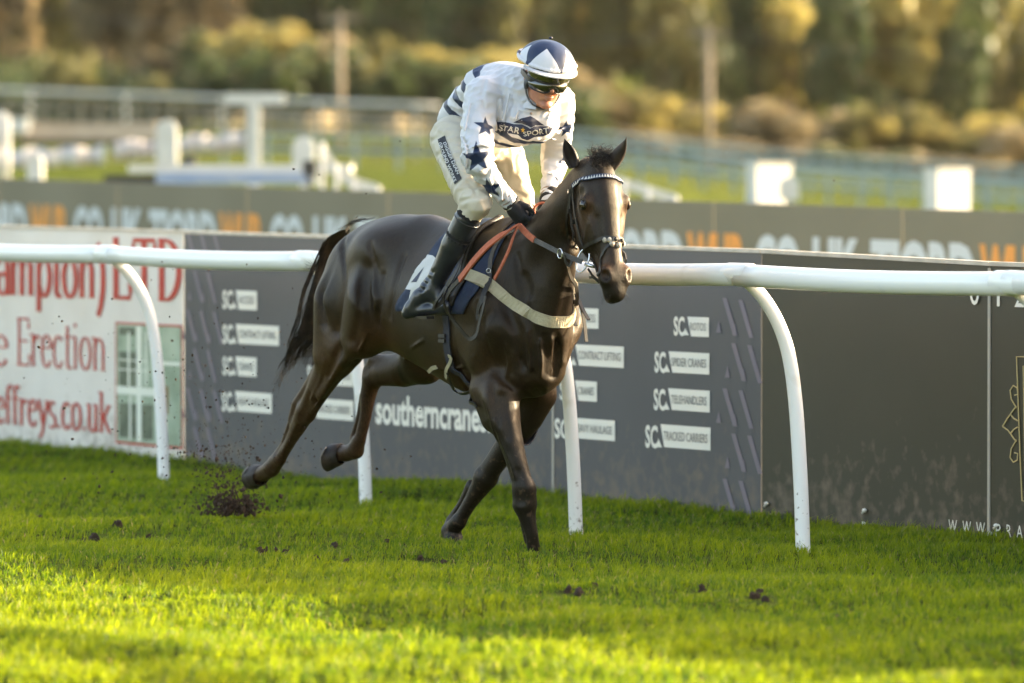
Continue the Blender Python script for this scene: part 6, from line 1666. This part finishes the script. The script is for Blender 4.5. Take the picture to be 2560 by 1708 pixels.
# ---------------------------------------------------------------- the rider
rider = thing('person', loc2world(np.array([-.45, 0, 1.5])), 'jockey in white silks with navy stars, crouched over the dark horse', 'person')
_f = rider_field(); _V, _Q = _f.mesh(); to_obj('body', _V, _Q, M_SKIN, rider, 1)
lipc = loc2world(RW(.088, -.0665, 0))
def seg_d(V, a, b):
    a = np.array(a); b = np.array(b); ab = b - a; t = np.clip(((V - a) @ ab) / (ab @ ab), 0, 1)
    return np.linalg.norm(V - (a + t[:, None] * ab), axis=1), t
STAR = np.array([(math.sin(i * math.pi / 5) * (1 if i % 2 == 0 else .40), math.cos(i * math.pi / 5) * (1 if i % 2 == 0 else .40)) for i in range(10)])
def poly_sd(P, poly):
    d = np.full(len(P), 1e9); inside = np.zeros(len(P), bool); n = len(poly)
    for i in range(n):
        a, b = poly[i], poly[(i + 1) % n]; ab = b - a; t = np.clip(((P - a) @ ab) / (ab @ ab), 0, 1)
        d = np.minimum(d, np.linalg.norm(P - (a + t[:, None] * ab), axis=1))
        c = ((a[1] > P[:, 1]) != (b[1] > P[:, 1])) & (P[:, 0] < (b[0] - a[0]) * (P[:, 1] - a[1]) / (b[1] - a[1] + 1e-12) + a[0]); inside ^= c
    return np.where(inside, -d, d)
def star_at(W, bvh, px, py, r, rot, sdist=None, stretch=1.0):
    """signed distance to a five-pointed star printed on the sleeve around the surveyed spot"""
    p, n = hit(px, py, 0, bvh)
    view = (CAM - p); view /= np.linalg.norm(view); n = n + view * .8; n /= np.linalg.norm(n)
    u = np.cross(UPV, n); u /= np.linalg.norm(u); v = np.cross(n, u)
    u2 = u * math.cos(rot) + v * math.sin(rot); v2 = -u * math.sin(rot) + v * math.cos(rot)
    q = W - p; P = np.stack([q @ u2, q @ v2 / stretch], 1); dn = np.abs(q @ n)
    sd = poly_sd(P, STAR * r)
    return np.where(dn < r * 1.3, sd, .05)
_sf = silks_field(.0045); _V, _Q = _sf.mesh()
FOLDS = [[(1246, 352), (1254, 310), (1262, 262), (1272, 228)], [(1256, 330), (1266, 290), (1278, 240)], [(1238, 330), (1246, 290), (1246, 250)], [(1228, 372), (1206, 366), (1184, 372)], [(1234, 392), (1210, 410), (1180, 418)], [(1228, 412), (1204, 430), (1176, 438)],
         [(1224, 424), (1214, 446), (1192, 456)], [(1158, 345), (1170, 385), (1168, 425)], [(1288, 235), (1296, 262), (1292, 292)], [(1300, 280), (1290, 300)], [(1352, 288), (1368, 262), (1386, 250)], [(1372, 300), (1384, 275), (1392, 255)], [(1390, 330), (1402, 318), (1424, 314)],
         [(1372, 345), (1392, 352), (1418, 352)], [(1215, 200), (1208, 235), (1212, 262)], [(1180, 262), (1172, 300), (1166, 330)], [(1168, 452), (1196, 462), (1228, 470)], [(1240, 455), (1252, 478), (1246, 500)], [(1228, 452), (1240, 486), (1236, 508)],
         [(1262, 480), (1268, 500)], [(1254, 474), (1258, 502)], [(1272, 486), (1276, 508)], [(1350, 430), (1372, 438), (1396, 430)], [(1355, 460), (1375, 470), (1398, 464)], [(1250, 350), (1290, 356), (1330, 352)], [(1130, 270), (1150, 300), (1156, 326)]]
_fl = surf_pts(_V, _Q, FOLDS, .0035)
for k_, p_ in enumerate(_fl):
    _sf.chain([(q, .0044) for q in p_], .013, sub=True); _sf.chain([(q + np.array([.004, .009, .006]) * (1 if k_ % 2 else -1), .0045) for q in p_], .014)
_V, _Q = _sf.mesh(); _V = relax(_V, _Q, 1)
SW = loc2world(_V); BVH_S = BVHTree.FromPolygons([tuple(v) for v in SW.tolist()], [tuple(q) for q in _Q[:, ::-1].tolist()])
def silk_attrs(V):
    W = loc2world(V); pat = np.full(len(V), .05)
    for px, py, r, rot in ((1214, 318, .056, -.20), (1193, 395, .072, .10), (1224, 472, .062, .05), (1412, 402, .046, .5), (1416, 322, .046, .2), (1398, 462, .045, .4)):
        pat = np.minimum(pat, star_at(W, BVH_S, px, py, r, rot))
    dR, _ = seg_d(V, SH_R, EL_R); dR2, _ = seg_d(V, EL_R, WR_R); dL, _ = seg_d(V, SH_L, EL_L); dL2, _ = seg_d(V, EL_L, WR_L)
    dT = np.minimum(seg_d(V, PELV + [0, 0, .02], J(1240, 240, 0))[0], seg_d(V, J(1215, 325, 0), J(1325, 305, 0))[0] + .02)
    arm = np.minimum(np.minimum(dR, dR2), np.minimum(dL, dL2)); torso = (dT - .045 < arm)
    v = V[:, 0] * .60 + V[:, 2] * .80
    band = np.full(len(V), .05)
    for c, hw in ((1.235, .017), (1.320, .019), (1.405, .019), (1.492, .015)):
        band = np.minimum(band, np.abs(v - c) - hw)
    band = np.where((v > 1.47) & (V[:, 0] > -.30), .05, band)     # the breast stays plain above the lettered panel
    pat = np.minimum(pat, np.where(torso, band, .05))
    # seam line over the shoulders
    # cuff rings
    for a, b in ((EL_R, WR_R), (EL_L, WR_L)):
        pass
    return {'pat': pat}
silk = obj('silks_jacket', SW, np.ascontiguousarray(_Q[:, ::-1]), M_SILK, rider, True, silk_attrs(_V))
M_CUFF = M('taupe_cuff_elastic', (.30, .23, .18), rough=.8)
for a, b in ((EL_R, WR_R), (EL_L, WR_L)):
    ax = loc2world(b) - loc2world(a); ax /= np.linalg.norm(ax); u = np.cross(ax, UPV); u /= np.linalg.norm(u); w = np.cross(ax, u)
    for t in (.835, .915):
        c = loc2world(lerp(a, b, t)); obj('cuff_band', *tube_vf([c + (u * math.cos(q) + w * math.sin(q)) * .0385 for q in np.linspace(0, 6.2832, 21)[:-1]], .0048, 6, False, True), M_CUFF, silk)
# collar with its button, open at the throat
ctr = loc2world(RW(-.055, -.125, 0)); CU = RU * .55 + UPV * .45; CU /= np.linalg.norm(CU)
fw = np.cross(RR, CU); fw = fw if fw @ RF > 0 else -fw
V, F = [], []
N_ = 26
for lay, k0 in ((0, 1.0), (1, .93)):
    for j in range(3):
        for i in range(N_):
            a = math.radians(-158 + 316 * i / (N_ - 1)); rr = (.068 + .010 * (2 - j)) * k0
            V.append(ctr + (-fw * math.cos(a) * 1.12 + RR * math.sin(a)) * rr + CU * (-.015 + .024 * j) - fw * .0)
for lay in (0, 1):
    for j in range(2):
        for i in range(N_ - 1):
            a = lay * 3 * N_ + j * N_ + i; q = (a, a + 1, a + N_ + 1, a + N_); F.append(q if lay == 0 else q[::-1])
for i in range(N_ - 1): a = 2 * N_ + i; F.append((a, a + 1, a + 3 * N_ + 1, a + 3 * N_))
M_WCLOTH = M('white_silk_plain', (.57, .57, .59), rough=.45, bump=.2, bs=40)
obj('collar', V, F, M_WCLOTH, silk)
bx, bn = hit(1327, 284, .004, BVH_S); obj('button', *rot_ell(bx, (.006, .003, .006), 10, 6), M_CUFF, silk)
# lettered panel on the breast
def text_on(s, x0, y0, x1, y1, hpx, bvh, lift, offset=.0, bend=0.0, shear=0.0, step=3.0, col=None):
    """lettering laid on cloth: baseline from (x0, y0) to (x1, y1), capitals hpx tall"""
    cu = bpy.data.curves.new('l', 'FONT'); cu.body = s; cu.size = 1; cu.offset = offset; cu.resolution_u = 2; cu.shear = shear
    o = bpy.data.objects.new('l', cu); me = bpy.data.meshes.new_from_object(o)
    xs_ = [v.co.x for v in me.vertices]; mn, mx = min(xs_), max(xs_); L = math.hypot(x1 - x0, y1 - y0); ux, uy = (x1 - x0) / L, (y1 - y0) / L
    for v in me.vertices: v.co.x = (v.co.x - mn) / (mx - mn) * L; v.co.y = v.co.y / CAP * hpx
    def fwd(a, b):
        t = a / L; yy = b - bend * (4 * t * (1 - t)); X = x0 + ux * a + uy * yy; Y = y0 + uy * a - ux * yy
        return hit(X, Y, lift, bvh)[0]
    return project_mesh(me, bvh, lift, step, o, cu, fwd)
V, F = decal_px([(1244, 305), (1262, 305), (1285, 311), (1306, 311), (1318, 317), (1325, 322), (1334, 316), (1350, 315), (1370, 316), (1380, 320), (1372, 334), (1355, 341), (1336, 342), (1326, 347), (1318, 350), (1306, 346), (1295, 337), (1268, 333), (1245, 328)], BVH_S, .0035, 4)
obj('lettered_panel', V, F, M_NAVY_PRINT, silk, smooth=True)
V, F = decal_px([(1283, 307), (1300, 298), (1326, 291), (1340, 299), (1362, 314), (1340, 313), (1327, 319), (1318, 313), (1304, 308)], BVH_S, .003, 4)
obj('navy_diamond', V, F, M_NAVY_PRINT, silk, smooth=True)
obj('panel_lettering', *text_on('STAR', 1248, 324, 1298, 333, 13, BVH_S, .0055, .01), M_WHITE_PRINT, silk, smooth=False)
obj('panel_lettering', *text_on('SPORT', 1309, 341, 1372, 331, 12.5, BVH_S, .0055, .01), M_WHITE_PRINT, silk, smooth=False)
sp5 = [(1307.5 + 6.2 * x, 324.5 - 6.2 * y) for x, y in STAR]
V, F = decal_px(sp5, BVH_S, .0056, 3); obj('gold_star', V, F, M_GOLD_PRINT, silk, smooth=False)
# breeches
_bf = breeches_field(.0048); _V, _Q = _bf.mesh()
for p_ in surf_pts(_V, _Q, [[(1150, 505), (1180, 495), (1208, 492)], [(1145, 480), (1178, 470), (1200, 468)], [(1092, 330), (1108, 345), (1110, 362)], [(1100, 396), (1118, 420), (1130, 448)], [(1170, 455), (1185, 470), (1190, 492)],
                             [(1250, 385), (1268, 410), (1270, 450)], [(1240, 420), (1262, 450), (1266, 490)], [(1300, 372), (1288, 398), (1292, 430)], [(1310, 460), (1324, 472), (1342, 474)], [(1290, 480), (1312, 492), (1340, 490)]], .0035):
    _bf.chain([(q, .0048) for q in p_], .014, sub=True)
_V, _Q = _bf.mesh(); _V = relax(_V, _Q, 1); BW = loc2world(_V)
bre = obj('breeches', BW, np.ascontiguousarray(_Q[:, ::-1]), M_BREECH, rider)
BVH_B = BVHTree.FromPolygons([tuple(v) for v in BW.tolist()], [tuple(q) for q in _Q[:, ::-1].tolist()])
V, F = decal_px([(1095, 350), (1113, 339), (1124, 374), (1140, 412), (1155, 447), (1138, 462), (1122, 424), (1106, 386)], BVH_B, .003, 5)
obj('thigh_panel', V, F, M_BLACK_PRINT, bre)
obj('thigh_lettering', *text_on('DIGGER DEAN', 1109, 359, 1144, 437, 7.5, BVH_B, .005, .02), M_WHITE_PRINT, bre, smooth=False)
obj('thigh_lettering', *text_on('GROUND WORKS', 1097, 359, 1136, 456, 7.5, BVH_B, .005, .02), M_WHITE_PRINT, bre, smooth=False)
# black under-stocking between breeches and boot
for kn, an, nm in ((KN_R, AN_R, 1), (KN_L, AN_L, -1)):
    a, b, c = loc2world(lerp(kn, an, .04)), loc2world(lerp(kn, an, .20)), loc2world(lerp(kn, an, .42))
    obj('stocking', *tube_vf(smooth_path([a, b, c], 12), [.058 + .0015 * math.sin(i * 2) for i in range(12)], 18), M_SUEDE, rider)
_V, _Q = boot_field(KN_R, AN_R, 1).mesh(); boot, BV_, _ = to_obj('boot', _V, _Q, M_BOOT, rider, 2)
_V, _Q = boot_field(KN_L, AN_L, -1).mesh(); to_obj('boot', _V, _Q, M_BOOT, rider, 2)
BVH_BT = BVHTree.FromPolygons([tuple(v) for v in loc2world(BV_).tolist()], [tuple(q) for q in _Q[:, ::-1].tolist()]) if False else None
a, b = KN_R, AN_R; ax = loc2world(b) - loc2world(a); ax /= np.linalg.norm(ax); u = np.cross(ax, UPV); u /= np.linalg.norm(u); w = np.cross(ax, u)
for t, rr, th in ((.20, .0605, .0026), (.40, .0590, .0014)):
    c = loc2world(lerp(a, b, t)); obj('boot_seam', *tube_vf([c + (u * math.cos(q) + w * math.sin(q)) * rr for q in np.linspace(0, 6.2832, 29)[:-1]], th, 5, False, True), M_BOOT, boot)
for wr, sd in ((WR_R, 1), (WR_L, -1)):
    _V, _Q = glove_field(wr, sd).mesh(); gl, _, _ = to_obj('glove', _V, _Q, M_GLOVE, rider, 1)
    c0 = loc2world(lerp(EL_R if sd > 0 else EL_L, wr, .965)); c1 = loc2world(lerp(EL_R if sd > 0 else EL_L, wr, 1.04))
    obj('glove_cuff', *tube_vf([c0, lerp(c0, c1, .3), lerp(c0, c1, .7), c1], [.0415, .0435, .0425, .037], 20), M_GLOVE, gl)
# helmet under a white and navy silk
_V, _Q = helmet_field().mesh(); _V = relax(_V, _Q, 1)
def hat_attrs(V):
    d = (loc2world(V) - RC) / 1.1 - 0.0
    f, u_, r = d @ RF + .010, (d @ RU - .049), d @ RR
    az = np.arctan2(-r, f) ; rad = np.sqrt(f * f + r * r); pol = np.degrees(np.arctan2(rad, np.maximum(u_ + .02, .001)))
    ph = np.degrees(az) - 41; per = 66.0; m = np.abs(((ph + 0) % per + per) % per - per / 2) / (per / 2)    # 1 at the white apex, 0 at the navy point
    edge = 88 - 52 * m ** .62
    return {'pat': (pol - edge) / 57.3 * .12}
hat = obj('helmet', loc2world(_V), np.ascontiguousarray(_Q[:, ::-1]), M_HAT, rider, True, hat_attrs(_V))
# peak
V, F = [], []
nA, nR = 25, 6
for lay in (0, 1):
    for i in range(nA):
        a = math.radians(-74 + 148 * i / (nA - 1))
        for j in range(nR):
            t = j / (nR - 1); ext = .040 * math.cos(a * 1.1) ** 1.0 * t
            V.append(loc2world(RW(-.004 + (.131 + ext) * math.cos(a), .061 - .10 * .14 * math.cos(a) - .006 * t - (.004 if lay else 0), -(.113 + ext * .75) * math.sin(a))))
for lay in (0, 1):
    for i in range(nA - 1):
        for j in range(nR - 1):
            p = lay * nA * nR + i * nR + j; q = (p, p + nR, p + nR + 1, p + 1); F.append(q[::-1] if lay == 0 else q)
for i in range(nA - 1):
    p = i * nR + nR - 1; F.append((p, p + nR, p + nR + nA * nR, p + nA * nR))
obj('peak', V, F, M_WCLOTH, hat)
P = [loc2world(RW(-.004 + .172 * math.cos(a) ** 1.0 * (.80 + .2 * math.cos(a)), .0165 - .014 * math.cos(a), -.132 * math.sin(a))) for a in np.linspace(-1.2, 1.2, 25)]
obj('helmet_button', *rot_ell(loc2world(RW(-.005, .164, 0)), (.009, .009, .005), 10, 6), M_NAVY_PRINT, hat)
P = [loc2world(RW(-.010 + .150 * math.cos(a) * .15 - .045, .049 + .1135 * math.sin(a), .128 * math.cos(a) * .99)) for a in np.linspace(-.15, 3.3, 30)]
# goggles: a clear pair pushed up under the peak, a dark pair over the eyes
def visor(name, u0, u1, rf, rl, span, mat, fwd0, bulge=.004, notch=0.0, thick=.004):
    V, F = [], []; nA, nU = 33, 7
    for lay in (0, 1):
        for i in range(nA):
            a = math.radians(-span + 2 * span * i / (nA - 1)); c_ = abs(i - (nA - 1) / 2) / ((nA - 1) / 2)
            for j in range(nU):
                t = j / (nU - 1); lo = u0 + notch * math.exp(-(c_ / .16) ** 2) + (.010 * c_ ** 3); up = u1 - .006 * c_ ** 3
                u_ = lo + (up - lo) * t; b = bulge * math.sin(math.pi * t) - lay * thick
                V.append(loc2world(RW(fwd0 + (rf + b) * math.cos(a), u_, -(rl + b) * math.sin(a))))
    for lay in (0, 1):
        for i in range(nA - 1):
            for j in range(nU - 1):
                p = lay * nA * nU + i * nU + j; q = (p, p + nU, p + nU + 1, p + 1); F.append(q if lay else q[::-1])
    o = nA * nU
    for i in range(nA - 1):
        for j in (0, nU - 1): p = i * nU + j; q = (p, p + nU, p + nU + o, p + o); F.append(q if j == 0 else q[::-1])
    g = obj(name, V, F, mat, rider)
    for row in (0, nU - 1):
        obj('goggle_frame', *tube_vf([V[i * nU + row] for i in range(nA)], .0026, 6), M_BLACK, g)
    return g
M_LENS2 = M('olive_lens', (.022, .024, .010), (.04, .04, .018), rough=.08, spec=.9, coat=.9, ns=18)
visor('goggles', .002, .054, .096, .086, 84, M_LENS2, .026, .003)
visor('goggles', -.043, .008, .087, .077, 78, M_LENS, .018, .009, .014)
V_ = [RW(.0225 + .0945 * math.cos(a), u_, -.0865 * math.sin(a)) for a, u_ in ((.10, .006), (.42, .006), (.40, .042), (.13, .042))]
obj('lens_vent', *tube_vf([loc2world(q) + RF * .004 for q in V_], .0011, 5, False, True), M_STEEL, rider)
# ear pads, strap, chin cup
for s_ in (1, -1):
    e = obj('ear_pad', *rot_ell(loc2world(RW(-.004, -.030, .074 * s_)), (.024, .031, .011), 14, 9, np.array([RF, RU, RR])), M_BLACK, rider)
    sp_ = smooth_path([loc2world(RW(*q)) for q in ((-.004, -.045, .076 * s_), (.002, -.080, .066 * s_), (.018, -.112, .042 * s_), (.030, -.126, .0))], 16)
    obj('chin_strap', *strap_vf(sp_, [RR * s_ - RU * .3] * 16, .016, .004), M_BLACK, rider, smooth=False)
    sp_ = smooth_path([loc2world(RW(*q)) for q in ((.075, .0, .062 * s_), (.045, .0, .082 * s_), (-.01, .004, .089 * s_), (-.05, .01, .088 * s_))], 14)
    obj('goggle_strap', *strap_vf(sp_, [RR * s_] * 14, .022, .003), M_BLACK, rider, smooth=False)
# hair just under the helmet's edge
HRS = []
for k in range(160):
    s_ = 1 if rs.rand() < .6 else -1; a = rs.uniform(-.05, .01)
    p0 = loc2world(RW(a, .018, .080 * s_)); HRS.append([p0, p0 - RU * .010 + RR * s_ * .002, p0 - RU * rs.uniform(.015, .03) + RF * rs.uniform(-.004, .004)])
M_RHAIR = M('brown_hair', (.05, .028, .015), rough=.5)
strands('hair', HRS, lambda i, r_: smooth_path(r_, 9), M_RHAIR, rider, .0009)
# ---------------------------------------------------------------- clods
M_CLOD = M('wet_earth', (.034, .019, .010), (.06, .034, .019), rough=.95, ns=60, bump=1.0, bs=120, bd=.004)
CLODS = []
for k in range(5):
    V, F = rock_vf(40 + k, 1.0); CLODS.append(mesh_data('clod', V, F, M_CLOD, False))
def clod(p, r, k, name, lab, group, sq=(1, 1, 1)):
    o = bpy.data.objects.new(name, CLODS[k % 5]); COL.objects.link(o); o.location = [float(c) for c in p]
    o.scale = (r * sq[0], r * sq[1], r * sq[2]); o.rotation_euler = (k * 1.3, k * 2.1, k * .7)
    return tag(o, lab, 'clod', group)
rs = np.random.RandomState(77)
AIR = [(1072, 782, 0), (430, 852, 5), (118, 856, 4), (280, 748, 4), (155, 803, 4), (97, 868, 5), (378, 700, 3), (406, 932, 4), (161, 1021, 5), (181, 1098, 5), (281, 1073, 3), (294, 1078, 3), (557, 980, 5), (659, 1000, 4), (525, 1018, 5), (544, 770, 3),
       (734, 423, 4), (798, 437, 3), (1000, 353, 3), (915, 484, 3), (1052, 375, 2), (540, 1000, 4), (643, 1145, 6), (708, 1194, 6), (942, 1172, 5), (952, 1231, 5), (956, 1048, 3), (1101, 1213, 3), (280, 1180, 6), (248, 1216, 7), (246, 1232, 4), (516, 1123, 5),
       (66, 1206, 3), (162, 1197, 4), (243, 1196, 4), (310, 1199, 3), (780, 1103, 3), (962, 1124, 4), (1027, 1141, 3), (1136, 972, 2), (2085, 452, 4), (2078, 334, 2), (700, 830, 3), (610, 870, 3), (350, 905, 3), (405, 655, 3), (60, 945, 3), (480, 905, 3), (590, 1010, 3), (505, 870, 3), (630, 1010, 3), (570, 1090, 4), (620, 1075, 3)]
for i, (x, y, s) in enumerate(AIR):
    if s == 0: continue
    d = 25.9 + rs.uniform(-.9, 1.6) + (1.2 if x < 500 else 0)
    p = at_depth(x, y, d)
    wh = 'over the turf' if y > 1100 else 'before the boards' if y > 560 else 'high in the air'
    side = 'left of' if x < 560 else 'near' if x < 1200 else 'far right of'
    clod(p, s * .62 * d / F_PX, i, 'flying_clod', 'small dark clod flying %s, %s the hind legs' % (wh, side), 'flying clods ' + wh + ' ' + side, (1, .7, 1.3) if i % 3 else (1.3, 1, .8))
# lumps lying on the turf
for i, (x, y, r) in enumerate(((237, 1348, 26), (295, 1322, 15), (208, 1352, 12), (652, 1396, 14), (660, 1376, 14), (690, 1380, 12), (714, 1384, 10), (836, 1366, 13), (828, 1378, 10), (966, 1356, 10), (790, 1408, 12), (865, 1412, 10), (22, 1296, 12), (100, 1290, 9), (372, 1340, 9),
                               (1052, 1404, 10), (1108, 1410, 9), (1420, 1490, 13), (1445, 1494, 16), (1488, 1480, 9), (1756, 1496, 14), (1886, 1515, 16), (1912, 1520, 13), (1900, 1504, 10), (2092, 1545, 8), (1130, 1130, 10), (1360, 1478, 8), (740, 1172, 9))):
    p = ground(x, y); rr = min(r, 17) * p[1] / F_PX * .78
    p[2] = float(terrain(p[0], p[1]) + bumps(p[0], p[1])) + rr * .55
    side = 'far left' if x < 400 else 'left of the front hooves' if x < 1200 else 'foreground, right of centre'
    clod(p, rr, i + 3, 'turf_clod', 'dark clod of earth lying in the grass, ' + side, 'clods lying in the grass, ' + side, (1.2, 1.2, .8))
# the burst of soil under the hind hoof
def burst():
    V, F = [], []; o = 0
    c = ground(590, 1302); c = c + np.array([0, 0, .03])
    base, bf = rot_ell((0, 0, 0), (1, 1, 1), 5, 3)
    for i in range(3200):
        t = rs.rand()
        if t < .30: q = np.array([rs.normal(-.01, .075), rs.normal(0, .06), abs(rs.normal(.02, .055))]); r = rs.gamma(2.0, .0019)
        elif t < .8:
            h = rs.uniform(0, .34); q = np.array([rs.normal(-.03 - h * .25, .02 + h * .30), rs.normal(0, .05 + h * .2), h]); r = rs.gamma(1.6, .0010)
        else: q = np.array([rs.normal(0, .20), rs.normal(0, .2), abs(rs.normal(.0, .22))]); r = rs.gamma(1.5, .0011)
        rot = rs.normal(size=(3, 3)) * .35 + np.eye(3)
        V.append(c + q + (base * min(r, .012)) @ rot * [1, 1, 1.2]); F += [tuple(j + o for j in f) for f in bf]; o += len(base)
    ob = obj('soil_spray', np.concatenate(V), F, M_CLOD, None, loc=c)
    tag(ob, 'burst of brown soil thrown up beneath the trailing hind hoof', None, None, 'stuff')
    # crumbs spread in the air about it and to the left
    V, F = [], []; o = 0
    for i in range(1300):
        px, py = rs.normal(560, 190), rs.normal(1030, 150); px = min(px, 1050)
        if py > 1290: continue
        p = at_depth(px, py, 26.4 + rs.uniform(-1.2, 2.2)); r = min(.0055, rs.gamma(1.4, .0009))
        V.append(p + base * r * [1, 1, rs.uniform(.6, 1.6)]); F += [tuple(j + o for j in f) for f in bf]; o += len(base)
    ob = obj('flying_crumbs', np.concatenate(V), F, M_CLOD, None, loc=at_depth(560, 1000, 26.4))
    tag(ob, 'fine crumbs of soil hanging in the air behind the horse', None, None, 'stuff')
burst()
